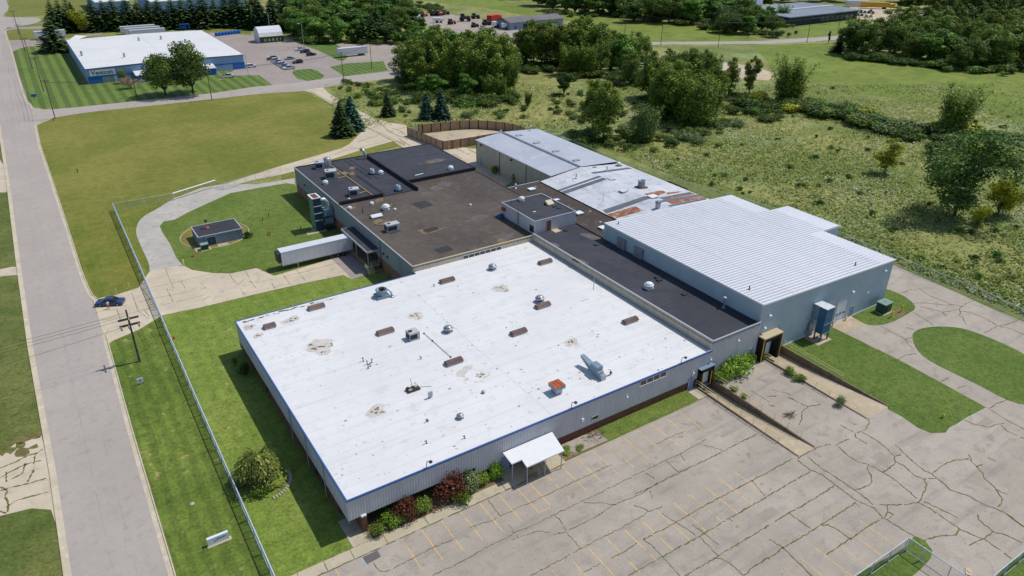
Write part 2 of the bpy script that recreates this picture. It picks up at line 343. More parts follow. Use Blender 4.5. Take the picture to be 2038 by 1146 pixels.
M['collector_navy'] = surf('navy_collector_paint', [(52, 74, 96), (44, 64, 86)], s=.5, s2=1.4, s3=8, amt=.15, rough=.5)
M['flaked'] = surf('flaking_white_top', [(206, 210, 214), (196, 202, 208), (110, 116, 112)], s=1.2, s2=1.0, s3=8, amt=.12)
M['green_box'] = surf('green_utility_paint', [(54, 82, 74), (46, 72, 66)], s=.8, s2=2, amt=.12, rough=.5, local=True)
M['green_top'] = surf('faded_green_paint', [(132, 154, 142), (120, 144, 134)], s=.8, s2=2, amt=.12, local=True)
M['trailer_white'] = surf('white_trailer_side', [(208, 210, 216), (200, 203, 210)], s=.4, s2=1.4, s3=7, amt=.05, rough=.4, local=True)
M['blue_steel'] = plain('bright_blue_paint', (36, 96, 170), .5)
M['skyblue_wall'] = surf('pale_blue_metal_wall', [(142, 172, 204), (134, 164, 198)], s=.1, s2=.6, amt=.06)
M['bluewall'] = surf('blue_metal_wall', [(44, 108, 186), (38, 98, 176)], s=.1, s2=.6, amt=.06)
M['shed'] = surf('grey_blue_shed_siding', [(116, 130, 148), (126, 138, 154)], s=.3, s2=1.2, amt=.08, streak=((1.5, 1.5, .15), (90, 100, 112), .5))
M['tent_white'] = surf('white_tent_fabric', [(212, 214, 218), (204, 206, 212), (190, 194, 200)], s=.15, s2=.6, amt=.06, rough=.5, local=True)
M['tent_green'] = plain('dark_green_banner', (34, 74, 52), .6)
M['letter_green'] = plain('pale_green_lettering', (204, 220, 206), .6)
M['letter_navy'] = plain('navy_lettering', (22, 52, 92), .5)
M['sign_white'] = plain('white_sign_face', (214, 218, 226), .5)
M['grey_roof'] = surf('grey_shingle_roof', [(120, 116, 118), (110, 106, 110)], s=.1, s2=.6, s3=3, amt=.1)
M['graywall'] = surf('grey_blue_wall', [(136, 150, 164), (126, 140, 156)], s=.2, amt=.06)
M['slate_roof'] = surf('slate_grey_roof', [(120, 130, 142), (130, 139, 150)], s=.03, s2=.3, s3=2, amt=.06)
M['slate_wall'] = surf('dark_grey_wall', [(66, 74, 84), (58, 66, 76)], s=.1, amt=.08)
M['orange'] = plain('orange_machine_paint', (196, 92, 40), .5)
M['red'] = plain('red_paint', (190, 44, 40), .45)
M['truck_yellow'] = surf('yellow_trailer_paint', [(204, 156, 44), (214, 166, 54)], s=.3, amt=.08, rough=.5, local=True)
M['tarp_blue'] = plain('blue_tarp', (40, 84, 130), .6)
M['brush'] = surf('dead_brush_twigs', [(92, 78, 66), (74, 62, 54)], amt=.3, local=True)
M['stone'] = surf('edging_stone', [(176, 166, 148), (190, 180, 164)], amt=.15, local=True)
M['bark'] = surf('bark', [(72, 62, 50), (58, 50, 42)], s=1, s2=3, amt=.25, local=True)
M['bark_pale'] = surf('pale_bark', [(104, 94, 78), (86, 78, 64)], s=1, s2=3, amt=.25, local=True)
M['skin'] = plain('skin', (196, 150, 124), .6)
M['hair'] = plain('brown_hair', (60, 42, 32), .6)
M['shirt'] = plain('white_shirt', (224, 214, 226), .7)
M['shorts'] = plain('rust_red_trousers', (176, 92, 78), .7)
M['link'] = chainlink('chain_link_wire', (176, 196, 216), .5)
M['link_dark'] = chainlink('dark_chain_link_wire', (74, 92, 92), .42)
M['link_thin'] = chainlink('thin_chain_link_wire', (150, 158, 156), .14)
# ------------------------------------------------------------------ ground, roads, paving
def sheet(name, polys, z, m):
    mb = MB()
    for p in polys:
        A = sum(p[i][0]*p[(i+1) % len(p)][1]-p[(i+1) % len(p)][0]*p[i][1] for i in range(len(p)))
        if A < 0: p = p[::-1]
        mb.face([(x, y, z) for x, y in p])
    return struct(mb.build(name, m))
def wavy(pts, step=2.0, amp=.12, closed=True):
    out = []; n = len(pts)
    for i in range(n if closed else n-1):
        a = pts[i]; b = pts[(i+1) % n]; L = math.hypot(b[0]-a[0], b[1]-a[1]); k = max(1, min(60, int(L/step)))
        for j in range(k):
            t = j/k; w = amp if j else 0
            out.append((a[0]+(b[0]-a[0])*t+random.uniform(-w, w), a[1]+(b[1]-a[1])*t+random.uniform(-w, w)))
    if not closed: out.append(pts[-1])
    return out
def smooth(pts, it=2, closed=True):
    for _ in range(it):
        q = []; n = len(pts)
        for i in range(n if closed else n-1):
            a = pts[i]; b = pts[(i+1) % n]
            q += [(a[0]*.75+b[0]*.25, a[1]*.75+b[1]*.25), (a[0]*.25+b[0]*.75, a[1]*.25+b[1]*.75)]
        pts = q if closed else [pts[0]]+q+[pts[-1]]
    return pts
def strip(mb, pts, w, z, jit=0.0, gap=0.0, w2=None):
    """flat ribbon along a line; jit roughens its width, gap breaks it"""
    P = [Vector(p[:2]) for p in pts]; L = []; R = []
    for i, p in enumerate(P):
        d = (P[min(i+1, len(P)-1)]-P[max(i-1, 0)]).normalized(); n = Vector((-d.y, d.x))
        ww = (w if w2 is None else w+(w2-w)*i/(len(P)-1))*(1+random.uniform(-jit, jit))
        L.append(p+n*ww/2); R.append(p-n*ww/2)
    for i in range(len(P)-1):
        if gap and random.random() < gap: continue
        mb.face([(R[i].x, R[i].y, z), (R[i+1].x, R[i+1].y, z), (L[i+1].x, L[i+1].y, z), (L[i].x, L[i].y, z)])
def cells(xs, ys, skip):
    out = []
    for i in range(len(xs)-1):
        for j in range(len(ys)-1):
            cx = (xs[i]+xs[i+1])/2; cy = (ys[j]+ys[j+1])/2
            if not any(a < cx < b and c < cy < d for a, b, c, d in skip):
                out.append([(xs[i], ys[j]), (xs[i+1], ys[j]), (xs[i+1], ys[j+1]), (xs[i], ys[j+1])])
    return out
W1 = (76.0, 79.3, 43.6, 63.25); W2 = (91.55, 96.8, 43.5, 63.4)      # the two sunken truck wells
sheet('ground', cells([-900, W1[0], W1[1], W2[0], W2[1], 1300], [-300, 43.5, 43.6, 63.25, 63.4, 1400], [W1, (W2[0], W2[1], 43.5, 63.4)]), 0, M['meadow'])

# street and side road
R6 = lambda *p: PX(0, 0, 5.661, *p)
road_L = [(-12.5, -20), (-10.2, 60), (-10.16, 75), (-10.2, 95), (-10.9, 132), (-11.1, 170), (-11.1, 220), (-11.4, 269), (-11.9, 320), (-12.5, 420), (-13, 800)]
road_R = [(-.2, -20), (0, 60), (.1, 70), (.15, 98), (.26, 127), (.1, 145), (-.3, 160), (-.5, 190), (-.9, 225), (-1.4, 262), (-1.5, 284)]
top_R = GP([(59, 213), (54, 200), (37.6, 150), (23.8, 100), (11.3, 62.6), (15, 57.6), (32.6, 52.6), (67.6, 47.6), (84, 40), (75, 35), (7.5, 33.8), (6, 30), (18.8, 17.5), (12.5, 0), (5, -20)])
top_R = top_R[:5]+smooth(top_R[5:], 1, False)
low_side = GP([(75, 246), (85, 240), (107.7, 234), (175, 223), (300, 210.5), (430, 196.5), (510, 187.3), (560, 183.5), (604, 181)])
up_side = GP([(66, 214.5), (85, 217.6), (110, 217), (150, 213.5), (250.5, 203.4), (426, 185), (510, 172), (545, 169.5), (600, 163), (685, 152), (760.5, 143.5)])
far_low = [G(643, 174)[:2], G(700, 165)[:2], G(760, 158.5)[:2], G(823, 149)[:2], (165, 296), (209, 303), (289, 299), (345, 268.5), (403, 256), (470, 247), (560, 240)]
far_up = [(560, 252), (470, 258), (403, 267), (345, 278), (289, 308), (209, 313), (165, 306), G(823, 138)[:2]]
sheet('street', [road_R[::-1]+road_L[:8]+[(-12.5, 800), (-9, 800)]+top_R[::-1]], .03, M['road'])
sheet('side_street', [smooth(low_side, 1, False)+far_low+far_up+up_side[::-1]+[(-1.6, 318), (-1.5, 284)]], .034, M['conc2'] if 'conc2' in M else M['road'])
mb = MB()
def kerb(line, side):
    P = [Vector(p) for p in line]; pr = []
    for i, p in enumerate(P):
        d = (P[min(i+1, len(P)-1)]-P[max(i-1, 0)]).normalized(); pr.append(Vector((-d.y, d.x))*side)
    for i in range(len(P)-1):
        for a, b, z0, z1 in ((-.62, 0, .045, .05), (0, .0, .05, .16), (0, .16, .16, .16), (.16, .16, .16, 0)):
            q = [(P[i]+pr[i]*a, z0), (P[i+1]+pr[i+1]*a, z0), (P[i+1]+pr[i+1]*b, z1), (P[i]+pr[i]*b, z1)]
            mb.face([(p.x, p.y, z) for p, z in (q if side < 0 else q[::-1])])
kerb(road_L, 1); kerb([p for p in road_R if p[1] < 126]+[(.5, 129), (1.2, 131)], -1)
kerb([(.9, 144.2), (.35, 146), (.0, 150)]+[p for p in road_R if 150 < p[1] < 284]+[(-1.0, 288), (1, 291), G(107.7, 234)[:2]], -1)
kerb([G(85, 217.6)[:2], G(66, 214.5)[:2], (-1.0, 322)]+top_R[1:7], -1)
struct(mb.build('kerb', M['kerb']))

# driveways and yards
r5 = lambda *p: PX(0, 287, 3.992, *p)
r6 = lambda *p: PX(510, 287, 3.992, *p)
r0 = lambda *p: PX(0, 574, 3.992, *p)
r2 = lambda *p: PX(510, 0, 3.992, *p)
z8 = lambda *p: PX(560, 280, 7.838, *p)
drive = GP([(170, 575), (175.4, 584), (182.9, 592), (195.4, 594), (233, 586.5), (275.6, 572.6), (298, 540), (303, 537.5), (363, 527.5), (383, 537.5), (425.8, 543.8), (458.4, 544.5), (510, 533.7)])+[(32, 136), (44.6, 137.4), (44.7, 126.2)]+GP([(683, 547.6), (600, 565), (510, 585.3), (400.8, 611.6), (323, 627.9), (275.6, 656.7), (225.4, 678), (213, 687)])+[(.2, 126.5), (.2, 144)]
sheet('driveway', [drive], .045, M['conc'])
dock_court = [(44.6, 137.4), (44.8, 141.5), (51.7, 141.5), (51.7, 127.0), (44.7, 126.2)]
sheet('dock_yard', [dock_court], .046, M['farlot'])
outer = GP([(298, 540), (297, 526), (290, 510), (280, 489), (272, 470), (270.5, 457.3), (275.6, 440), (290, 427.5), (310.6, 417.3), (345.7, 394.7), (365, 388)])
inner = GP([(363, 527.5), (350.7, 512.5), (338, 485), (323, 462), (318, 450), (325.6, 441), (348, 437.3), (375.7, 422), (413.3, 404.7), (458, 384.7), (510, 374.7), (570, 364.6), (586.5, 367)])
top_in = GP([(586.5, 354.5), (560, 359), (510, 367), (452, 366)])
sheet('loop_driveway', [smooth(outer, 1, False)+top_in[::-1]+inner[::-1]], .04, M['path'])
lane_up = GP([(365, 388), (400, 374), (452, 365), (510, 346), (560, 329.8), (613.6, 314.4), (678.7, 295.3), (695, 287), (730.4, 252.5), (705, 232), (670, 213), (640, 195), (622, 185), (604, 180)])
lane_lo = GP([(643, 174), (655, 186), (677.8, 199), (715.4, 220.4), (745.5, 235.5), (775.5, 244), (808, 249), (816, 262), (845, 279), (880, 290), (948, 296)])+[(103.9, 177.3), (103.9, 158), (96, 154), (89.6, 154), (89.6, 178.2)]+GP([(800, 292), (782, 281), (718, 299), (663, 316.4), (585.5, 341), (560, 347.6), (510, 357), (452, 372)])
sheet('back_driveway', [lane_up+lane_lo], .038, M['conc'])
fence_base = [(102.8, 213), (108.5, 211.6), (115.2, 210.6), (121.2, 208.4), (125.6, 204.4), (129.2, 199.5), (130.2, 192.4), (112.8, 192), (101.1, 192.6), (100.3, 201.3), (98.9, 211.8)]
sheet('fenced_yard', [[(102.8, 212), (108.5, 210.6), (115.2, 209.6), (120.6, 207.4), (125, 203.6), (128.6, 199), (129.4, 193), (113, 193), (102, 193.6), (101.3, 201), (100, 211)]], .05, M['sand'])

# asphalt lot round the front and east side
lotp = cells([9.2, W1[0], W1[1], W2[0], W2[1], 126.3], [-60, 43.5, 43.6, 60, 63.25, 63.4], [W1, (W2[0], W2[1], 43.5, 63.4), (9, 76, 60, 64), (79.3, 91.5, 63.25, 63.4)])
east = [(126.3, 63.4), (127, 75), (127, 105), (143.0, 105), (143.4, 72.3), (142.6, 60), (141.8, 53.5), (141.4, 45), (139, 20), (135, -60), (126.3, -60)]
sheet('parking_lot', lotp+[east], .03, M['lot'])
sheet('sidewalk', [[(9.6, 59.75), (48.3, 59.75), (48.3, 61.3), (39.4, 61.3), (39.4, 61.35), (18.7, 61.35), (9.6, 61.35)], [(18.4, 61.35), (20.9, 61.35), (20.9, 66.2), (18.4, 66.2)], [(39.4, 61.35), (48.3, 61.3), (48.3, 63.1), (39.4, 63.1)], [(73.9, 60.2), (76.0, 60.2), (76.0, 63.1), (73.9, 63.1)]], .06, M['walk'])
mb = MB()
for x in (11.6, 14.7, 17.9, 22.1, 27.5, 33, 38.6): strip(mb, wavy([(x, 59.78), (x+.1, 61.3)], .4, .03, False), .09, .066, .4)
strip(mb, wavy([(15, 61.36), (20.9, 61.4)], .5, .04, False), .07, .066, .4); strip(mb, wavy([(18.4, 63.9), (20.9, 63.9)], .5, .03, False), .06, .066, .3)
strip(mb, wavy([(9.6, 59.7), (48, 59.7)], .5, .05, False), .12, .066, .7, .08); strip(mb, wavy([(44.5, 59.8), (45.5, 63)], .5, .05, False), .1, .066, .5)
def joints(lst, w=.12, j=.6, gap=.06):
    for l in lst: strip(mb, wavy(l, .35, .03, False), w*.75, .052, .5, .04)
R0 = lambda *p: GP(r0(*p))
joints([R0((1130, 0), (1265, 190)), R0((1045, 35), (1100, 180)), R0((1325, 0), (1375, 105)), R0((930, 165), (960, 260)), R0((790, 260), (940, 225), (1300, 130), (1620, 55)), R0((1100, 110), (1250, 75), (1640, 0)), R0((1910, 0), (1940, 50)), R0((1110, 190), (1180, 240)), R0((1145, 175), (1185, 220)),
        R0((760, 195), (880, 165)), R0((1600, 110), (1660, 60))])
joints([GP(r5((1315, 985), (1340, 1060), (1380, 1146))), GP(r5((1185, 1146), (1690, 1030))), GP(r5((1440, 1090), (1470, 1146))), GP(r5((1950, 1005), (2005, 1110), (2036, 1146))), GP(r5((1825, 1030), (1840, 1060), (1890, 1120), (1935, 1075), (2010, 1105))), GP(r5((1590, 1100), (1640, 1146)))])
joints([GP(r6((0, 1110), (90, 1080), (240, 1050), (380, 1015), (640, 945), (670, 960))), GP(r6((300, 975), (390, 1085))), GP(r6((190, 1005), (270, 1115))), GP(r6((125, 1105), (150, 1146))), GP(r6((0, 1020), (70, 1005)))], .14)
joints([GP(z8(*p)) for p in ([(0, 470), (190, 425), (520, 315), (760, 245), (1000, 150), (1250, 95), (1640, 10)], [(430, 275), (520, 310)], [(930, 125), (1010, 155)], [(1060, 95), (1230, 135)], [(40, 480), (80, 470)], [(590, 330), (640, 340)], [(1740, 5), (1940, 90)], [(0, 630), (60, 660), (100, 665)], [(1850, 0), (2000, 70)])], .14)
joints([GP(r2(*p)) for p in ([(880, 1010), (1080, 1100), (1180, 1146)], [(945, 940), (1060, 1050), (1200, 1110)], [(800, 1130), (985, 1070), (1110, 1130)], [(1110, 1030), (1190, 1010)], [(1060, 1035), (1090, 1050), (1020, 1040)], [(420, 720), (560, 790), (650, 850)], [(960, 1000), (920, 1020)], [(870, 1010), (985, 1070), (1060, 1110)])], .3)
joints([GP(PX(780, 200, 7.279, *p)) for p in ([(0, 400), (120, 440), (225, 520)], [(90, 545), (200, 620), (260, 650)], [(60, 590), (200, 650)], [(930, 690), (1050, 755)], [(1080, 765), (1120, 790)], [(1110, 710), (1240, 770)], [(880, 770), (1010, 845)], [(1040, 885), (1120, 875)])], .35)
stuff(mb.build('joint_weeds', M['joint']))

# lawns
field_n = [(-1.0, 232)]+road_R[-2:]+smooth(low_side, 1, False)+GP([(622.7, 190.4), (660, 215), (705, 235), (730.4, 253), (693, 288), (678.7, 295.5), (613.6, 314.6), (560, 330), (510, 346), (452, 364.5)])
field_n = [p for p in field_n]
verge = [p for p in road_R if p[1] > 145]+smooth(low_side, 1, False)+GP([(622.7, 191), (660, 216.5), (705, 235), (729, 253), (693, 288), (678.7, 295.5), (613.6, 314.6), (560, 330), (510, 346), (452, 364.5), (365, 388), (345.7, 395.5), (310.6, 418), (275.6, 441), (271.5, 457.3), (272.5, 470), (280.5, 489), (290.5, 510), (297.5, 526), (298.5, 539), (275.6, 573), (233, 587), (195.4, 594.4), (182.9, 592.4)])
sheet('field_lawn', [wavy(verge, 2, .12)], .02, M['field'])
front = [(.3, 60)]+[(.25, 70), (.3, 98)]+GP([(213, 687), (225.4, 678), (275.6, 656.7), (323, 628.4), (400.8, 612), (510, 585.8), (600, 565.5), (683, 548)])+[(45, 126), (48, 125.6), (50, 123), (51.7, 118), (51.7, 111.2), (18.9, 111.2), (18.9, 66.3), (18.4, 66), (18.4, 61.4), (9.6, 61.4), (9.6, -40), (-.2, -40)]
sheet('front_lawn', [wavy(front, 1.5, .09)], .021, M['lawn_front'])
sheet('verge_lawn', [[(.2, 20), (.25, 70), (.3, 98), (.32, 124)]+GP([(225.4, 678.6), (275.6, 657.4), (318, 629.8)])+[(9.3, 122), (9.3, 100), (9.1, 60), (9.1, 20)]], .024, M['lawn_road'])
sheet('court_lawn', [inner[1:]+[(51.6, 178), (51.6, 141.5), (44.8, 141.5), (44.6, 137.6), (32, 136.3)]+GP([(510, 533.2), (458.4, 544), (425.8, 543.3), (383, 537), (366, 528)])], .022, M['lawn'])
sheet('dry_grass', [[(27+7.3*math.cos(a), 163.6+7.4*math.sin(a)) for a in np.linspace(0, 2*PI, 40, endpoint=False)]], .03, M['drygrass'])
sheet('bare_ground', [[(21.4, 156.2), (24.2, 156.2), (24.2, 158), (21.4, 158)], [(26, 156.6), (28.4, 156.4), (28.2, 157.6), (26.2, 157.8)]], .034, M['sand'])
sheet('wedge_lawn', [GP([(718, 299.4), (782, 281.4), (797, 290), (730, 306), (586, 341.5), (663, 317)]), GP([(560, 348), (585, 341.6), (586.5, 353), (560, 357.5)])], .045, M['field'])
sheet('left_verge', [road_L[::-1][1:]+[(-12, -40), (-120, -40), (-120, 500)]], .02, M['lawn_left'])
Lf = lambda *p: GP(PX(0, 859, 3.992, *p))
sheet('broken_driveway', [[(-10.4, 98), (-10.3, 91), (-10.4, 84.4)]+Lf((405, 620), (250, 610), (0, 670), (-200, 760), (-300, 400), (0, 190), (130, 90), (330, 30))], .026, M['conc'])
sheet('left_driveway', [GP([(14, 337), (17, 378), (11, 383), (0, 383), (-20, 392), (-60, 380), (-60, 330), (0, 318)]), GP([(33, 531), (35, 547), (10, 549), (-20, 553), (-30, 540), (0, 536), (24, 531)])], .026, M['kerb'])
mb = MB()
for l in ([(60, 590), (150, 540), (385, 480)], [(60, 640), (70, 580), (40, 520), (60, 470), (0, 440)], [(370, 370), (240, 410), (100, 440), (0, 470)], [(270, 300), (220, 400)], [(330, 230), (200, 260), (60, 330), (0, 370)], [(300, 170), (220, 190), (130, 240), (0, 290)], [(200, 250), (180, 330), (90, 380)], [(340, 140), (280, 180), (270, 260)], [(50, 320), (50, 400)], [(0, 630), (50, 650)]):
    strip(mb, wavy(Lf(*l), .3, .07, False), .2, .032, .7)
for l in ([(0, 100), (100, 80), (330, 20)], [(0, 180), (130, 130), (200, 90)], [(120, 190), (200, 150), (300, 110)]): strip(mb, wavy(Lf(*l), .5, .2, False), 1.3, .033, .8)
stuff(mb.build('driveway_weeds', M['crack']))
w1 = GP([(25, 103), (40, 96), (55, 92.7), (95, 91), (130, 100)])+[(20.5, 420), (20.5, 346.6), (83.5, 345.2), (86, 338)]+GP([(500, 150.5), (515, 150), (541, 169.6), (510, 173.6), (426, 185.6), (250, 204), (150, 214), (110, 217.4), (85, 218), (66, 215), (56, 204), (38.6, 150)])
sheet('striped_lawn', [w1], .028, M['lawn_striped'])
sheet('warehouse_lot', [GP([(433, 160), (470, 150.5), (500, 149.5), (516, 149.5), (543, 170), (600, 163), (690, 151.5), (800, 137), (823, 137), (800, 75), (760, 78), (672, 84), (600, 74), (560, 76), (430, 64), (400, 66), (484, 128)])], .03, M['farlot'])
sheet('island_lawn', [smooth(GP([(577, 141), (600, 138), (626, 136.5), (653, 155.5), (597.7, 162.8)]), 1), GP([(656, 133), (690, 126), (763, 121.5), (772, 140), (685, 152)]), smooth(GP([(577, 80.5), (595, 76), (615, 72), (646, 77), (672, 88), (694, 112), (680, 123.5), (657, 112), (625, 97)]), 1)], .036, M['lawn_fine'])
sheet('gravel_lot', [GP([(671, 86), (700, 84), (760, 79.5), (800, 76), (800, 118), (765, 121), (716, 122.5), (685, 122), (696, 111)])], .037, M['gravel'])
sheet('warehouse_back_lawn', [GP([(95, 75), (140, 60), (300, 50), (430, 49), (500, 55), (500, 68), (470, 66), (380, 58), (230, 64), (138, 74)]), GP([(28, 50.5), (70, 46.5), (95, 48), (95, 53), (40, 53)]), GP([(12, 60), (95, 57), (95, 78.5), (18, 79.5)]), GP([(10, 34), (78, 32), (95, 28), (260, 10), (260, -30), (10, -30), (20, 10)])], .024, M['lawn_field'])
sheet('warehouse_drive', [GP([(18.8, 80), (92.7, 79), (140, 76), (150, 72), (200, 64), (205, 68), (140, 78), (95, 91), (55, 92.7), (40, 96), (25, 103)]), GP([(8, 61), (15, 55), (80, 52), (95, 52), (95, 55.5), (30, 58)])], .03, M['farlot'])
# strips of grass by the front wall, dock and east side
sheet('grass_strip', [[(56.2, 60.2), (73.8, 60.35), (73.8, 63.1), (56.2, 63.1)]], .055, M['lawn'])
sheet('planting_bed', [[(20.9, 61.36), (39.4, 61.36), (39.4, 66.2), (20.9, 66.2)], [(48.3, 60.2), (56.2, 60.2), (56.2, 63.1), (48.3, 63.1)]], .05, M['soil'])
sheet('entry_pad', [[(50.8, 60.5), (56, 60.3), (56, 62.6), (53.5, 63), (50, 63), (49, 62.7)]], .058, M['gravel'])
r4 = lambda *p: GP(PX(1530, 574, 3.992, *p))
eastl = [(97.1, 63.4), (106.6, 63.4)]+r4((500, 310), (605, 358), (800, 455), (1030, 567), (1300, 712), (1560, 855), (1725, 945), (1640, 990), (1540, 1045), (1435, 1105), (1405, 1146), (1290, 1150), (1180, 1105), (1060, 1020), (945, 960))+[(97.1, 43.8)]
sheet('east_lawn', [wavy(eastl, 1.5, .1)], .05, M['lawn_dark'])
sheet('oval_lawn', [wavy(smooth(r4((1140, 375), (1150, 350), (1200, 320), (1320, 302), (1440, 305), (1560, 320), (1750, 390), (1900, 455), (2028, 520), (2180, 620), (2260, 760), (2200, 920), (2028, 930), (1870, 880), (1680, 775), (1460, 670), (1300, 590), (1200, 520), (1150, 440)), 1), 1.2, .06)], .05, M['lawn_dark'])
sheet('corner_lawn', [[(116.8, 63.4), (127.2, 63.4), (127.2, 68)]+smooth(r4((925, 0), (1060, 50), (1150, 115), (1168, 165), (1100, 205), (980, 270), (880, 295), (770, 290), (662, 228)), 1, False)], .05, M['lawn_dark'])
sheet('door_pad', [[(111.2, 63.4), (116.8, 63.4)]+r4((662, 228), (765, 285), (605, 358), (497, 305))], .062, M['ramp'])
sheet('rough_verge', [[(127, 104), (143, 104), (143.6, 72), (142.6, 60), (141.8, 53), (141.4, 45), (139, 20), (150, 20), (152, 60), (150, 130), (128, 142)], [(124.8, 142), (130, 128), (140, 128), (140, 200), (131, 200), (131, 180), (124.8, 178)]], .026, M['bright_v'])
r8 = lambda *p: GP(PX(1530, 859, 3.992, *p))
sheet('gate_lawn', [wavy(r8((1095, 915), (1150, 838), (1200, 845), (1245, 875), (1300, 945), (1285, 1010), (1215, 1085), (1140, 1150), (1050, 1300), (560, 1300), (680, 1150)), 1, .06), wavy(r8((1800, 1160), (1860, 1090), (2028, 965), (2300, 800), (2300, 1300), (1760, 1300)), 1, .06)], .05, M['lawn_dark'])
# bright and mown fields far away
sheet('bright_field', [GP([(1000, 0), (1080, 22), (1130, 30), (1300, 46), (1420, 52), (1500, 75), (1530, 80), (1300, 84), (1200, 72), (1190, 50), (1120, 36), (1040, 30), (960, 14), (870, 6), (860, -6)]), GP([(1580, 52), (1640, 46), (1700, 36), (1730, 36), (1735, 66), (1690, 70), (1610, 77)]), GP([(1660, 85), (1720, 112), (1800, 122), (1900, 132), (2100, 150), (2200, 300), (2000, 235), (1880, 205), (1740, 190), (1560, 160), (1500, 92), (1600, 87)])], .01, M['bright'])
sheet('machine_yard', [GP([(828, 34), (860, 27), (890, 26), (920, 34), (968, 40), (1000, 52), (1060, 58), (1110, 70), (1090, 88), (1000, 84), (940, 72), (880, 56), (838, 46)])], .014, M['gravel'])
sheet('far_yard', [GP([(1684, 34), (1692, 14), (1780, 12), (1850, 25), (1870, 31), (1840, 45), (1720, 40)]), GP([(1430, 122), (1500, 132), (1540, 145), (1530, 160), (1400, 150), (1380, 135)])], .016, M['sand'])

# parking bay lines
mb = MB()
def line(x0, y0, x1, y1, w=.12, gap=.03):
    strip(mb, wavy([(x0, y0), (x1, y1)], .6, .008, False), w, .04, .15, gap)
for x in (15.54, 23.78, 26.43, 29.11, 31.81, 34.55, 37.38, 39.97, 41.86, 44.59, 47.3, 50.0, 52.75, 55.45, 58.2, 60.96, 63.7, 66.4, 69.15): line(x, 59.55, x-.05, 54.15)
line(39.95, 54.2, 41.85, 54.2)
for k in range(12): x = 36.11+k*2.73; line(x, 46.55-k*.02, x-.02, 40.55, gap=.02+.06*random.random())
for k in range(6): x = 58.55+k*2.77; line(x, 32.2-k*.07, x+.05, 27.0, .1, .05)
struct(mb.build('bay_lines', M['yline']))
mb = MB()
b6 = lambda *p: GP(PX(510, 859, 3.992, *p))
strip(mb, wavy(b6((980, 940), (1070, 1080)), .4, .03, False), .12, .042, .5, .25); strip(mb, wavy(b6((835, 1005), (890, 1085)), .4, .03, False), .12, .042, .5, .25)
strip(mb, wavy(b6((925, 1060), (895, 1110)), .4, .03, False), .1, .042, .5, .2); strip(mb, wavy(b6((1185, 1100), (1210, 1125)), .3, .03, False), .12, .042, .5, .2); strip(mb, wavy(b6((1245, 1110), (1225, 1130)), .3, .03, False), .08, .042, .5, .3)
struct(mb.build('blue_lines', M['bline']))
sheet('asphalt_patch', [wavy(b6((845, 1000), (960, 945), (990, 995), (880, 1055)), .5, .03), ], .036, M['patch_grey'])

mb = MB()
def stain(x, y, r, e, rot):
    P = []; c, s_ = math.cos(rot), math.sin(rot)
    for k in range(16): a = 2*PI*k/16; q = r*random.uniform(.65, 1.1); u, v = q*math.cos(a)*e, q*math.sin(a); P.append((x+u*c-v*s_, y+u*s_+v*c, .0335+len(mb.f)*2e-5))
    mb.face(P)
for _ in range(34): stain(random.choice((random.uniform(14, 72), random.uniform(55, 90))), random.choice((random.gauss(56.5, .7), random.gauss(43, 1.2), random.uniform(20, 58))), random.uniform(.1, .3), random.uniform(1, 2.4), random.uniform(0, 3))
struct(mb.build('oil_stains', M['oil']))
mb = MB()
for x, y, w_, h_ in ((62, 38, 3.2, 1.4), (84, 36, 2.4, 2.2), (70, 52, 5, .5), (104, 33, 3, 1.2), (86, 57, 2, 1.5), (98, 37, 4, .8), (50, 36, 6, .45), (36, 50.3, 9, .5)): mb.face([(a, b, .0342) for a, b in wavy([(x, y), (x+w_, y), (x+w_, y+h_), (x, y+h_)], .5, .04)])
struct(mb.build('asphalt_repairs', M['repair']))
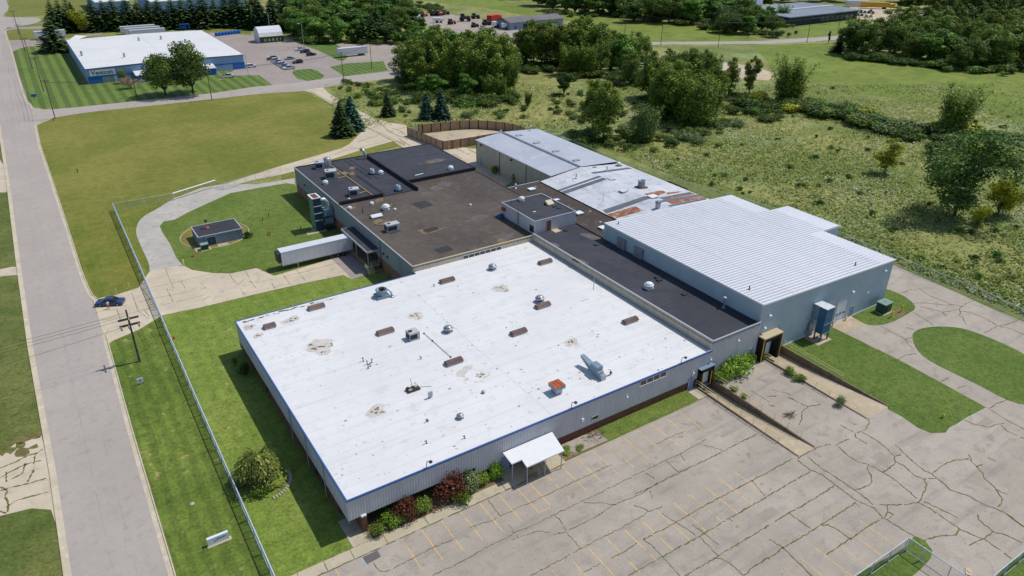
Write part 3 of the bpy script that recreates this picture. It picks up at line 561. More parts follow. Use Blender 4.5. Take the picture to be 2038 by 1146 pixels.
# weed-grown cracks
c7 = lambda *p: GP(PX(1020, 859, 3.992, *p))
CR = [(.17, [b6((985, 1110), (1040, 1110), (1220, 1020), (1400, 925), (1590, 845)), b6((930, 1040), (985, 1110)), b6((1400, 1146), (1640, 1030), (1850, 910), (2036, 820)), b6((1845, 545), (1890, 610), (1945, 675)), b6((1960, 660), (2036, 635)), b6((2005, 740), (2036, 775)), b6((1690, 760), (1890, 700), (1960, 665)),
       c7((0, 620), (150, 565), (250, 515), (330, 475), (520, 385), (650, 325), (790, 265)), c7((0, 810), (150, 750), (330, 660), (560, 550), (800, 435), (1050, 310), (1215, 230), (1340, 175), (1450, 110), (1540, 60)), c7((0, 860), (60, 835), (210, 790), (300, 800)), c7((325, 820), (425, 795), (540, 930)), c7((335, 665), (385, 715), (430, 790)), c7((140, 1146), (400, 1010), (540, 930), (700, 850), (880, 755), (1050, 660), (1080, 630)), c7((450, 780), (640, 690), (810, 580), (1000, 505), (1150, 410)), c7((1220, 235), (1260, 270), (1325, 325)), c7((1330, 180), (1370, 230)), c7((965, 585), (1060, 620), (1080, 635), (1190, 595)), c7((570, 565), (720, 568), (820, 580)), c7((1060, 330), (1130, 375)), c7((1095, 470), (1110, 530)), c7((1520, 110), (1660, 145)), c7((0, 790), (50, 850)),
       c7((1100, 120), (1200, 70), (1360, 0)), c7((760, 1020), (900, 950), (990, 885)), c7((1190, 650), (1330, 740), (1390, 775), (1450, 825)), c7((1480, 830), (1560, 910), (1640, 995)), c7((1430, 740), (1640, 900)), c7((1040, 855), (1110, 905), (1190, 995), (1330, 1146)), c7((1600, 1005), (1660, 1010), (1740, 1060), (1835, 1146)), c7((1905, 390), (1950, 450), (2005, 510)), c7((1720, 690), (1750, 715)), c7((560, 1120), (700, 1045)), c7((920, 1146), (1180, 1000))]),
      (.26, [c7((970, 500), (1050, 465), (1180, 400), (1325, 325), (1540, 225), (1760, 110), (1945, 20)), c7((1040, 860), (1300, 720), (1540, 580), (1740, 475), (1900, 390), (2036, 320)), c7((1190, 995), (1400, 880), (1540, 800), (1720, 690), (1900, 590), (2036, 510)), c7((1370, 1146), (1500, 1075), (1640, 985), (1830, 870), (2036, 745)), c7((1840, 1140), (1920, 1070), (2036, 1000))])]
E8 = [[(0, 320), (100, 265), (190, 215)], [(0, 510), (120, 440), (260, 355), (330, 315)], [(230, 230), (320, 300), (430, 345), (520, 420), (640, 505), (690, 545), (830, 605), (910, 685), (1010, 745), (1150, 830), (1250, 870)], [(310, 200), (420, 295), (530, 360), (600, 410), (720, 490), (830, 580)], [(50, 715), (240, 605), (290, 575), (400, 510), (520, 430)], [(165, 650), (340, 775)], [(0, 1010), (110, 925), (260, 840), (400, 750), (560, 650), (690, 565)], [(0, 855), (110, 920), (190, 1000), (280, 1085), (340, 1146)], [(470, 740), (560, 790), (660, 865)], [(420, 745), (470, 740)], [(460, 980), (560, 910), (700, 815), (905, 685)], [(230, 215), (370, 135), (490, 100)], [(530, 105), (640, 60)], [(685, 10), (690, 45), (780, 95)], [(740, 5), (840, 60), (920, 120), (1000, 195), (1005, 250), (960, 290), (905, 325)], [(1000, 195), (1050, 185)], [(545, 115), (600, 165), (640, 200), (720, 245), (790, 260), (900, 320), (990, 375), (1090, 455), (1180, 535)], [(795, 265), (780, 300), (815, 360), (820, 395), (790, 430), (700, 460)], [(1005, 105), (1060, 160), (1150, 240), (1240, 315), (1300, 340), (1400, 420), (1440, 465), (1560, 500), (1700, 575), (1870, 640), (2028, 755)], [(1010, 240), (1080, 275), (1150, 345), (1230, 380), (1330, 370)], [(1300, 335), (1350, 290), (1420, 245), (1500, 225), (1590, 215)], [(1230, 380), (1255, 420), (1240, 470), (1215, 520), (1190, 560), (1080, 580), (930, 585), (880, 580)], [(1190, 565), (1280, 610), (1400, 695), (1510, 770), (1640, 830), (1720, 860), (1820, 930), (1930, 1010)], [(1240, 560), (1350, 610), (1500, 685)], [(1700, 855), (1640, 880), (1590, 905)], [(1710, 850), (1780, 795), (1900, 830), (2010, 885)], [(1660, 660), (1665, 700), (1780, 795)], [(1480, 820), (1320, 835), (1240, 865)], [(1510, 775), (1480, 825)], [(1590, 180), (1610, 240), (1690, 320), (1720, 380), (1800, 450), (1855, 530), (1850, 570), (1800, 605)], [(1650, 285), (1700, 260)], [(1800, 460), (1900, 500)], [(940, 590), (945, 630), (920, 680)], [(1890, 650), (1940, 700), (2028, 760)], [(1900, 0), (2028, 55)], [(950, 640), (990, 660), (960, 690)], [(1740, 205), (1800, 235)]]
R4 = [[(1030, 565), (1080, 530), (1170, 520)], [(1370, 740), (1430, 710)], [(1490, 800), (1570, 770)], [(1755, 950), (1800, 920), (1880, 890), (1900, 880)], [(1710, 355), (1760, 330), (1810, 300), (1900, 285), (1980, 255)], [(1590, 185), (1700, 230), (1830, 300), (1920, 320), (2028, 370)], [(1150, 120), (1240, 115), (1330, 125), (1420, 135), (1450, 125), (1530, 145), (1515, 170), (1525, 195), (1510, 210), (1545, 235), (1570, 290)], [(1200, 5), (1280, 60), (1400, 105), (1450, 130)], [(1030, 45), (1110, 15), (1210, 0)], [(1530, 150), (1560, 125), (1620, 100)], [(1200, 145), (1310, 170), (1380, 190), (1500, 170)], [(1380, 190), (1410, 220)], [(1145, 190), (1230, 240), (1310, 295)], [(890, 300), (990, 355), (1080, 400)], [(1080, 400), (1100, 435), (1140, 470)], [(1080, 405), (1140, 390)], [(1090, 310), (1160, 330)], [(1545, 1045), (1640, 1080), (1740, 1105), (1800, 1080), (1870, 1070)], [(1840, 1085), (1900, 1140)], [(1730, 945), (1830, 1010), (1920, 1060), (2028, 1120)], [(790, 1035), (800, 1070), (760, 1130), (700, 1146)], [(570, 1085), (670, 1140)], [(160, 870), (240, 905), (310, 940), (260, 990), (265, 1040), (240, 1085)], [(310, 940), (410, 920)], [(0, 860), (60, 855)], [(870, 485), (950, 540)], [(0, 930), (50, 940)], [(1520, 180), (1590, 190)], [(560, 300), (620, 330), (660, 318)], [(620, 330), (620, 350)]]
C2 = [[(1370, 760), (1460, 820), (1560, 880), (1670, 950)], [(1690, 740), (1800, 780), (1920, 800), (1980, 830)], [(1620, 870), (1700, 855), (1760, 855)], [(1950, 870), (2036, 900)], [(1470, 570), (1540, 600), (1650, 640)], [(1690, 1010), (1730, 1000)]]
mb = MB()
def crack(line, w):
    q = wavy(line, .35, .09, False); mid = [0]*len(q)
    strip(mb, q, w*.62, .048, .6, .02)
    for _ in range(int(len(q)/6)):     # tufts sprouting along the crack
        p = random.choice(q); r = random.uniform(.04, .13)
        mb.face([(p[0]+r*math.cos(a)*random.uniform(.6, 1.3), p[1]+r*math.sin(a)*random.uniform(.6, 1.3), .052) for a in np.linspace(0, 2*PI, 7, endpoint=False)])
for w, L in CR:
    for l in L: crack(l, w*.8)
for l in E8: crack(r8(*l), .22)
for l in R4: crack(r4(*l), .2)
for l in C2: crack(GP(PX(1320, 680, 7.838, *l)), .16)
stuff(mb.build('crack_weeds', M['crack']))

# hairline cracks and tar seams of the street
mb = MB()
for x, y0, y1 in ((-5.3, -20, 130), (-5.6, 130, 290), (-3.0, 0, 100)): strip(mb, wavy([(x, y0), (x-.5, y1)], 3, .05, False), .05, .036, .6, .25)
for k in range(60):
    y = random.uniform(40, 285); x = random.uniform(-9.5, -2); strip(mb, wavy([(x, y), (x+random.uniform(1.5, 6), y+random.uniform(-.8, .8))], .6, .12, False), .04, .036, .6, .15)
for (a, b) in (((160, 215), (166, 226)), ((208, 209), (216, 220)), ((249, 207), (255, 217)), ((266, 206), (270, 216)), ((455, 181), (466, 193)), ((518, 176), (530, 186)), ((562, 172), (580, 179)), ((610, 165), (640, 173)), ((720, 150), (728, 157)), ((330, 199), (334, 208)), ((376, 190), (385, 200))):
    strip(mb, wavy(GP([a, b]), 1.5, .5, False), .16, .04, .5)
for k in range(14):
    x = -9+k*.55; strip(mb, wavy([(x, 292+random.uniform(-3, 3)), (x+random.uniform(-1, 1), random.uniform(330, 380))], 3, .25, False), .09, .036, .5, .1)
struct(mb.build('street_cracks', M['farlot']))

# truck wells
mb = MB(); mb.mi = 0
for (x0, x1, y0, y1), d in ((W1, -1.15), (W2, -1.15)):
    mb.face([(x0, y0, .03), (x1, y0, .03), (x1, y1-5, d*.9), (x0, y1-5, d*.9)]); mb.face([(x0, y1-5, d*.9), (x1, y1-5, d*.9), (x1, y1, d), (x0, y1, d)])
    mb.mi = 1
    for x, w in ((x0, -.22), (x1, .25)):
        a, b = sorted((x, x+w))
        mb.add([(a, y0, -1.3), (b, y0, -1.3), (b, y1, -1.3), (a, y1, -1.3), (a, y0, .12), (b, y0, .12), (b, y1, .32), (a, y1, .32)], [(4, 5, 6, 7), (0, 1, 5, 4), (1, 2, 6, 5), (2, 3, 7, 6), (3, 0, 4, 7)], 1)
    mb.box(x0, y1, -1.3, x1, y1+.3, .0, 1)
    mb.mi = 0
struct(mb.build('truck_wells', [M['ramp'], M['retain']]))
# ------------------------------------------------------------------ factory buildings
def wallset(t, mname, segs, z0, z1, pitch=.33, d=.045, name='wall', out=1, z1b=None):
    mb = MB()
    for a, b in segs: mb.ribs(a, b, z0, z1, pitch, d, out=out)
    return mb.build(name, M[mname], t)
def slab(mb, pts, z, mi=0): mb.face([(x, y, z) for x, y in pts], mi)
NB = [0]
def blob(mb, x, y, r, z, mi=0, n=9, e=1.0, rot=0):
    NB[0] += 1; z += (NB[0] % 97)*6e-5
    c, s = math.cos(rot), math.sin(rot); P = []
    for k in range(n):
        a = 2*PI*k/n; q = r*random.uniform(.6, 1.15); u, v = q*math.cos(a)*e, q*math.sin(a)
        P.append((x+u*c-v*s, y+u*s+v*c, z))
    mb.face(P, mi)
def edge(t, name, mname, segs, z0, z1, w=.12):
    """metal edging along roof lines, standing a little proud of the wall"""
    mb = MB()
    for (x0, y0), (x1, y1) in segs:
        d = Vector((x1-x0, y1-y0)).normalized(); n = Vector((d.y, -d.x))*w
        xs = sorted((x0-abs(n.x)-abs(d.x)*w, x1+abs(n.x)+abs(d.x)*w)) if x0 < x1 else (min(x0, x1)-w, max(x0, x1)+w)
        mb.box(min(x0, x1)-w, min(y0, y1)-w, z0, max(x0, x1)+w, max(y0, y1)+w, z1)
    return mb.build(name, M[mname], t)
def win_y(t, x0, x1, y, z0, z1, n=1, frame='white_paint', name='window', fr=.09, out=-1, g='glass'):
    """window in a wall facing -Y: frame with mullions, one glass sub-part"""
    mb = MB(); d = .07*out
    for a, b, c2, e in ((x0, x1, z0, z0+fr), (x0, x1, z1-fr, z1)): mb.box(a, min(y, y+d), c2, b, max(y, y+d), e)
    for k in range(n+1):
        xx = x0+(x1-x0-fr)*k/n; mb.box(xx, min(y, y+d*.9), z0+fr, xx+fr, max(y, y+d*.9), z1-fr)
    w = mb.build(name, M[frame], t)
    gb = MB(); yy = y+d*.35; gb.face([(x0+.03, yy, z0+.03), (x1-.03, yy, z0+.03), (x1-.03, yy, z1-.03), (x0+.03, yy, z1-.03)]); gb.build('pane', M[g], w)
    return w
def door_y(t, x0, x1, y, z0, z1, m='door_blue', name='door', panels=0):
    mb = MB(); mb.box(x0-.08, y-.06, z0, x0, y, z1+.08); mb.box(x1, y-.06, z0, x1+.08, y, z1+.08); mb.box(x0, y-.06, z1, x1, y, z1+.08)
    f = mb.build('door_frame', M['trim'], t)
    mb = MB(); mb.box(x0, y-.035, z0, x1, y-.002, z1)
    for k in range(1, panels): zz = z0+(z1-z0)*k/panels; mb.box(x0, y-.05, zz-.02, x1, y-.036, zz+.02)
    d = mb.build(name, M[m], t)
    mb = MB(); mb.cbox(x1-.15, y-.09, z0+(z1-z0)*.45, .05, .1, .14); mb.build('handle', M['dark'], d)
    return d
def lamp(t, x, y, z, dx=0, dy=-1, s=.45):
    mb = MB(); mb.cbox(x+dx*s*.5, y+dy*s*.5, z, s if dy else s*.8, s if dx else s*.8, s*.5, 0, 0, .08); mb.cbox(x+dx*.06, y+dy*.06, z+.02, .12, .12, .3)
    mb.build('wall_light', M['vent_white'], t)

# --- white-roofed front hall
X0, X1, Y0, Y1, ZR = 18.9, 78.6, 63.1, 111.3, 5.7
t = thing('factory_hall', 'large single-storey factory hall with a flat white roof and bright blue edge trim', 'building', (X0, Y0, 0))
mb = MB()
mb.box(X0, Y0, ZR-.3, X1+.1, Y1, ZR); mb.box(51.8, Y1, ZR-.3, X1+.1, 112.15, ZR)
slab(mb, [(X1-.55, Y0+.4), (X1+.08, Y0+.4), (X1+.08, 112), (X1-.55, 112)], ZR+.006, 4)
for k in range(1, 24): y = Y0+k*2.02; mb.face([(X0+.3, y, ZR+.004), (X1-.6, y, ZR+.004), (X1-.6, y+.05, ZR+.004), (X0+.3, y+.05, ZR+.004)], 1)
for x in (48.2,): mb.face([(x, Y0+.3, ZR+.005), (x+.09, Y0+.3, ZR+.005), (x+.09, Y1, ZR+.005), (x, Y1, ZR+.005)], 1)
def debris(px, py, r, kind=0):
    x, y, _ = G(px, py, ZR)
    r *= .62; blob(mb, x, y, r*2.0, ZR+.0105, 3, 15, 1.3, .3); blob(mb, x+.2*r, y, r*1.2, ZR+.017, 3, 9)
    for _ in range(9): blob(mb, x+random.uniform(-r, r)*1.1, y+random.uniform(-r, r)*.9, r*random.uniform(.1, .32), ZR+.024, 2, 7, random.uniform(1, 2.2), random.uniform(0, 3))
for p in ((633, 688, 1.5), (645, 701, .8), (746, 818, 1.1), (757, 820, .6), (955, 747, .9), (1137, 682, .9), (1147, 684, .3), (995, 573, 1.1), (1005, 578, .7), (825, 628, .9), (834, 632, .6), (583, 635, .9), (572, 640, .7), (496, 650, .8), (512, 668, .6)): debris(*p)
bx, by, _ = G(950, 742, ZR); blob(mb, bx, by, 2.4, ZR+.006, 3, 18, 1.3); blob(mb, bx, by, 2.1, ZR+.013, 0, 18, 1.3)
for _ in range(300):   # scattered leaves, chips and small dirt on the membrane
    if random.random() < .6:
        a = random.uniform(0, 1); x = X0+1+a*58; y = random.gauss(Y0+6, 5) if random.random() < .5 else random.uniform(Y0+1, Y1-1)
    else: x = random.choice((24.5, 33.6, 42, 47.9, 48.6, 57.5, 66.5))+random.gauss(0, .35); y = random.uniform(Y0+1, Y1-1)
    if Y0+.4 < y < Y1-.4 and X0+.4 < x < X1-.8: blob(mb, x, y, random.choice((.05, .07, .09, .13)), ZR+.011, 2 if random.random() < .6 else 3, 6, random.uniform(1, 2.6), random.uniform(-.3, .3))
for _ in range(40): blob(mb, random.uniform(X0+1, 36), Y1-.5-random.random()*.5, random.uniform(.1, .3), ZR+.011, 2 if random.random() < .5 else 3, 7, 2.5)
mb.build('roof', [M['white_roof'], M['seam'], M['stain'], M['stain2'], M['trim']], t)
mb = MB(); tw = .14
mb.box(X0-tw, Y0-tw, ZR-.16, X1+.1, Y0+.05, ZR+.08); mb.box(X0-tw, Y0+.05, ZR-.16, X0+.05, Y1+tw, ZR+.08); mb.box(X0+.05, Y1-.05, ZR-.16, 51.55, Y1+tw, ZR+.08)
mb.build('roof_edge_trim', M['blue_trim'], t)
ZO = 2.55; XO = 36.0; ZB = 1.4
wallset(t, 'siding_white', [((X0, Y0), (XO, Y0))], ZO, ZR-.22, .36, .06)
wallset(t, 'siding_white', [((XO, Y0), (X1+.1, Y0))], ZB, ZR-.22, .36, .06)
wallset(t, 'siding_white', [((X0, Y1), (X0, Y0))], ZO-.3, ZR-.22, .36, .06)
wallset(t, 'siding_white', [((51.6, Y1), (X0, Y1))], .6, ZR-.22, .36, .06)
mb = MB(); mb.box(XO, Y0+.08, 0, X1, Y0+.3, ZB+.2); mb.box(X0+.15, Y0+4.4, 0, X0+.4, Y1-.1, ZO); mb.build('base_wall', M['brick'], t)
mb = MB(); mb.box(21, 66.2, 0, XO+.2, 66.4, ZO+.4); mb.box(X0+.4, 67.5, 0, 21, 67.7, ZO+.4); mb.box(20.8, 66.4, 0, 21, 67.6, ZO+.4); mb.build('recessed_wall', M['brick'], t)
mb = MB(); mb.box(X0+.05, Y0+.05, ZO, XO, 67.6, ZO+.12); mb.build('soffit', M['dark'], t)
mb = MB(); mb.box(20.35, 62.85, 0, 20.95, 66.2, ZO-.02); mb.build('brick_pier', M['brick'], t)
mb = MB(); mb.box(20.3, 62.8, ZO-.02, 20.95, 63.05, ZO+.2); mb.build('pier_cap', M['white_paint'], t)
for k in range(4): win_y(t, 22.5+k*3.4, 24.7+k*3.4, 66.2, .9, 2.3, 2, 'trim')
win_y(t, 63.8, 69.1, Y0-.06, 4.55, 5.55, 4); win_y(t, 55.1, 56.35, Y0-.06, 2.0, 2.75, 1, 'trim')
door_y(t, 74.3, 75.25, Y0-.06, .06, 2.3)
mb = MB(); mb.box(76.1, Y0-.75, -.1, 76.55, Y0-.06, 3.3); mb.box(78.55, Y0-.75, -.1, 79.0, Y0-.06, 3.3); mb.box(76.1, Y0-.75, 2.7, 79.0, Y0-.06, 3.3); mb.mi = 1; mb.box(76.0, Y0-.82, 3.3, 79.1, Y0-.06, 3.42)
ds = mb.build('dock_shelter', [M['black'], M['galv_blue']], t)
for x in (76.56, 78.44): mb = MB(); mb.box(x, Y0-.80, .0, x+.1, Y0-.755, 2.4); mb.build('yellow_guide', M['yellow'], ds)
mb = MB(); mb.box(76.56, Y0-.14, .1, 78.54, Y0-.07, 2.7); mb.build('dock_door', M['door_white'], t)
mb = MB(); mb.box(76.2, Y0-.5, -.35, 78.9, Y0-.06, -.05); mb.build('dock_leveller', M['galv_blue'], t)
for p in ((843, 923), (1130, 806), (1345, 715)):
    x = G(*p, ZR)[0]; mb = MB(); mb.tube([(x, Y0+.1, ZR+.05), (x+.1, Y0+.1, ZR+.9), (x+.35, Y0-.2, ZR+1.05)], .05); mb.cbox(x+.4, Y0-.3, ZR+.9, .35, .35, .22, .4); mb.build('floodlight', M['dark'], t)
mb = MB(); mb.cbox(53.4, Y0-.16, 2.7, .35, .2, .5); mb.build('meter_box', M['vent_white'], t)
lamp(t, 61.5, Y0-.05, 3.7, s=.3); lamp(t, 75, Y0-.05, 2.9, s=.3); lamp(t, 78.6, Y0-.05, 4.1, s=.3)
for k in range(3):
    mb = MB(); yy = 84-k*6.5; mb.tube([(X0-.12, yy, ZR-.3), (X0-.12, yy, .1)], .06); mb.build('downpipe', M['trim'], t)
for yy in (71.5, 74.5, 96):
    mb = MB(); mb.box(X0-.1, yy, .8, X0-.04, yy+1.6, 2.2); mb.build('side_window', M['glass'], t)

# --- brown-roofed middle block
X0, X1, Y0, Y1, ZR = 51.6, 89.5, 112.2, 149.0, 6.75
t = thing('factory_block', 'factory block with a brown gravel roof, behind the white-roofed hall', 'building', (X0, Y0, 0))
mb = MB(); mb.box(X0, Y0, ZR-.3, 70.7, Y1, ZR); mb.box(70.7, Y0, ZR-.3, X1, 153.8, ZR)
for pts, mi in ((((818, 405), (846, 399), (864, 408), (836, 416)), 1), (((862, 496), (890, 488), (904, 497), (876, 505)), 1), (((768, 459), (785, 453), (800, 459), (776, 467)), 1)):
    slab(mb, GP(pts, ZR), ZR+.006, mi)
for p, r, e in (((855, 457), 1.5, 1.5), ): x, y, _ = G(*p, ZR); blob(mb, x, y, r*1.25, ZR+.005, 3, 12, e); blob(mb, x, y, r, ZR+.008, 1, 12, e)
for p, r, e in (((850, 385), 1.5, 1.3), ((885, 366), 1.7, 1.2), ((952, 433), 1.6, 1.4), ((1005, 470), 1.8, 1.3), ((872, 375), 1.3, 1.5), ((930, 440), .5, 2)): x, y, _ = G(*p, ZR); blob(mb, x, y, r, ZR+.005, 2, 14, e)
for p in ((770, 410), (696, 414), (755, 398), (752, 440), (864, 374), (1000, 478), (770, 443)): x, y, _ = G(*p, ZR); blob(mb, x, y, 1.0, ZR+.004, 3, 10, 1.6, .3)
mb.build('roof', [M['brown_roof'], M['patch_dark'], M['patch_grey'], M['soil']], t)
wallset(t, 'siding_grey', [((X0, 180.0), (X0, Y0))], 2.6, ZR-.02, .36, .05)
wallset(t, 'siding_tan', [((X0, Y0), (X1-10, Y0))], ZR-1.2, ZR+.12, .36, .06)
mb = MB(); mb.box(X0+.08, Y0+.1, 0, X0+.3, 179.9, 2.7); mb.build('base_wall', M['brick_light'], t)
mb = MB(); mb.box(X0-.10, Y0, ZR-.06, X0+.12, 148.8, ZR+.16); mb.build('eave_edging', M['trim'], t)
mb = MB(); mb.box(X0-.1, Y0-.12, ZR+.12, X1-10, Y0+.2, ZR+.2); mb.build('parapet_cap', M['tan_trim'], t)
mb = MB(); mb.box(89.4, 125.2, ZR-.2, 89.75, 153.8, ZR+.12); mb.build('side_edging', M['brown_roof2'], t)
mb = MB(); mb.box(89.5, 125, 0, 89.7, 153.8, ZR-.2); mb.build('wall', M['siding_grey'], t)
win_y(t, 62.2, 71.1, Y0-.06, ZR-1.15, ZR-.3, 7, 'white_paint')
mb = MB(); mb.box(48.9, 127.6, 4.25, 51.5, 141.4, 4.42); mb.mi = 1; mb.box(48.75, 127.5, 4.1, 48.9, 141.5, 4.5); mb.box(48.9, 127.45, 4.1, 51.5, 127.6, 4.5); mb.box(48.9, 141.4, 4.1, 51.5, 141.52, 4.5)
can = mb.build('dock_canopy', [M['black_roof'], M['trim']], t)
for y in (127.8, 134, 141.1): mb = MB(); mb.box(48.95, y, 1.2, 49.1, y+.15, 4.1); mb.build('post', M['trim'], can)
mb = MB(); mb.box(49, 127.6, 0, 51.4, 141.4, 1.2); mb.build('loading_dock', M['retain'], t)
for y in (129.4, 132.8, 136.6): mb = MB(); mb.box(51.42, y, 1.2, 51.5, y+2.4, 3.9); mb.build('dock_door', M['dark'], t)
mb = MB()
for k in range(6): mb.box(48.2, 127.3-k*.28, 1.05-k*.18, 49.4, 127.58-k*.28, 1.1-k*.18)
mb.box(48.2, 127.4, 1.1, 51.3, 128.6, 1.16)
for x in (48.2, 49.35, 51.2):
    mb.tube([(x, 127.5, 1.1), (x, 127.5, 2.1)], .035); 
    if x < 50: mb.tube([(x, 125.7, 0), (x, 125.7, 1.0)], .035); mb.tube([(x, 127.5, 2.1), (x, 125.7, 1.0)], .035); mb.tube([(x, 127.5, 1.6), (x, 125.7, .5)], .03)
mb.tube([(49.35, 127.45, 2.1), (51.2, 127.45, 2.1)], .035); mb.tube([(49.35, 127.45, 1.6), (51.2, 127.45, 1.6)], .03)
mb.build('steel_steps', M['paleyellow'], t)
mb = MB(); mb.tube([(X0-.12, 127, ZR-.3), (X0-.12, 127, .2)], .05); mb.cbox(X0-.15, 125.6, 4, .25, .3, .4); mb.build('downpipe', M['dark'], t)
for y in (112.6, 123.5, 163, 172.5): mb = MB(); mb.cbox(X0-.2, y, 4.2, .3, .25, .35); mb.build('wall_light', M['dark'], t)

# --- two black-roofed rear blocks
X1, Y0, Y1 = 70.7, 149.0, 180.0
t = thing('factory_block', 'rear factory block with a flat black roof carrying air conditioners', 'building', (X0, Y0, 0))
mb = MB(); mb.box(X0, Y0, ZR-.3, X1, Y1, ZR-.004)
for x, y0, y1, w in ((62.5, 150, 166, .9), (64.6, 162, 179, .5), (66, 160, 179, .4), (60.5, 166, 179, .8)): slab(mb, [(x, y0), (x+w, y0), (x+w-.2, y1), (x-.2, y1)], ZR+.004, 1)
slab(mb, [(52, 149.4), (58.6, 149.4), (58.9, 152.6), (52, 152.6)], ZR+.005, 2)
for p in ((671, 345), (665, 352), (686, 345), (700, 335), (700, 345)): x, y, _ = G(*p, ZR); blob(mb, x, y, .9, ZR+.006, 3, 9, 1.6, 1.2)
mb.build('roof', [M['black_roof'], M['black_flash'], M['brown_roof2'], M['soil']], t)
mb = MB(); mb.box(X0+.1, Y0-.1, ZR, 62.2, Y0+.35, ZR+.85); mb.box(62.2, Y0-.1, ZR, X1, Y0+.2, ZR+.1); mb.build('parapet', M['black_flash'], t)
mb = MB(); mb.box(X0-.05, Y1-.2, ZR-.2, X1, Y1+.1, ZR+.15); mb.build('rear_edging', M['black_flash'], t)
mb = MB(); mb.box(X0-.10, Y0, ZR-.06, X0+.1, Y1, ZR+.16); mb.build('eave_edging', M['trim'], t)
mb = MB(); mb.box(X0, Y1, 0, X1, Y1+.15, ZR-.2); mb.build('wall', M['siding_grey'], t)
x0, x1, y0, y1, zr = 70.7, 89.4, 154.0, 178.1, 7.55
t = thing('factory_block', 'rear factory block with the taller, nearly bare black roof beside the back yard', 'building', (x0, y0, 0))
mb = MB(); mb.box(x0, y0, zr-.3, x1, y1, zr)
for p, r, m in (((868, 320), 1.8, 1), ((858, 322), 1.2, 2), ((836, 326), .3, 1)): x, y, _ = G(*p, zr); blob(mb, x, y, r, zr+.005, m, 11, 1.7)
mb.build('roof', [M['black_roof'], M['patch_grey'], M['stain']], t)
mb = MB(); mb.box(x0-.25, 148.2, ZR, x0+.1, y1, zr+.12); mb.build('divider_wall', M['black_flash'], t)
mb = MB(); mb.box(x0+.1, y0-.2, ZR, x1+.3, y0+.15, zr+.1); mb.box(x0+.1, y1-.1, zr-.1, x1, y1+.15, zr+.12); mb.box(x1-.1, y0+.15, zr-.1, x1+.12, y1-.1, zr+.1); mb.build('parapet', M['black_flash'], t)
mb = MB(); mb.box(x1-.1, y0, 0, x1, y1, zr-.2); mb.box(x0, y1-.1, 0, x1, y1, zr-.2); mb.build('wall', M['siding_grey'], t)

# --- rooftop room
x0, x1, y0, y1, z0, z1 = 79.25, 89.7, 112.4, 124.9, ZR, 9.75
t = thing('penthouse', 'small grey ribbed rooftop room with its own black roof and a brown door', 'building', (x0, y0, z0))
mb = MB(); mb.box(x0+.1, y0+.1, z1-.2, x1-.1, y1-.1, z1-.12)
x, y, _ = G(1064, 420, z1); blob(mb, x, y, .35, z1-.11, 1)
mb.build('roof', [M['black_roof'], M['stain2']], t)
wallset(t, 'siding_white', [((x0, y1), (x0, y0))], z0, z1-.1, .4, .05); wallset(t, 'siding_white', [((x0, y0), (x1, y0))], z0, z1-.1, .4, .05); wallset(t, 'siding_white', [((x1, y0), (x1, y1)), ((x1, y1), (x0, y1))], z0-1, z1-.1, .4, .05)
mb = MB()
for a in ((x0-.1, y0-.1, x1+.1, y0+.12), (x0-.1, y1-.12, x1+.1, y1+.1), (x0-.1, y0+.12, x0+.12, y1-.12), (x1-.12, y0+.12, x1+.1, y1-.12)): mb.box(a[0], a[1], z1-.12, a[2], a[3], z1+.06)
mb.build('roof_edge_trim', M['trim'], t)
door_y(t, 82.2, 83.25, y0-.06, z0+.3, z0+2.5, 'door_brown')
mb = MB(); mb.box(x0-.1, y0+.3, z0+.4, x0-.05, y0+1.7, z0+1.8); mb.build('window', M['glass'], t)
mb = MB(); mb.box(x0-.5, y1-1.6, z0+1.5, x0-.05, y1-.5, z0+2.2); mb.build('louvre', M['rust_top'], t)
mb = MB()
for yy in (118.1, 118.6): mb.tube([(x0-.15, yy, z0), (x0-.15, yy, z1+.8)], .03)
for k in range(9): mb.tube([(x0-.15, 118.1, z0+.4+k*.38), (x0-.15, 118.6, z0+.4+k*.38)], .02)
mb.build('ladder', M['door_brown'], t)

# --- black-roofed link between front hall and metal hall
x0, x1, y0, y1, zr = 78.75, 89.75, 63.3, 112.2, 7.0
t = thing('factory_link', 'narrow factory strip with a black roof between the white-roofed hall and the tall metal hall', 'building', (x0, y0, 0))
mb = MB(); mb.box(x0, y0, zr-.3, x1, y1, zr)
slab(mb, GP(((1096, 457), (1108, 454), (1118, 459), (1106, 463)), zr), zr+.006, 1)
for p, r, e in (((1155, 520), .9, 2), ((1105, 487), .7, 2), ((1175, 470), 1.3, 2)): x, y, _ = G(*p, zr); blob(mb, x, y, r, zr+.005, 2, 10, e, -1.2)
mb.build('roof', [M['black_roof'], M['sand'], M['patch_grey']], t)
wallset(t, 'siding_tan', [((x0, y1), (x0, y0))], 5.6, 7.25, .36, .06)
wallset(t, 'siding_white', [((x0, y0), (x1+.1, y0))], .3, 7.15, .36, .06)
mb = MB(); mb.box(x0-.12, y0-.12, 7.25, x0+.15, y1, 7.4); mb.box(x0+.15, y0-.12, 7.15, x1+.1, y0+.12, 7.3); mb.build('parapet_cap', M['trim'], t)
mb = MB(); mb.box(x0, y0+.08, -.2, x1, y0+.25, .4); mb.build('base_wall', M['brick'], t)
mb = MB(); mb.box(x1-.12, 103.3, zr, x1+.12, y1, zr+.18); mb.build('side_edging', M['black_flash'], t)
door_y(t, 88.1, 88.95, y0-.06, .4, 2.6); lamp(t, 84.8, y0-.05, 5.4, s=.35)

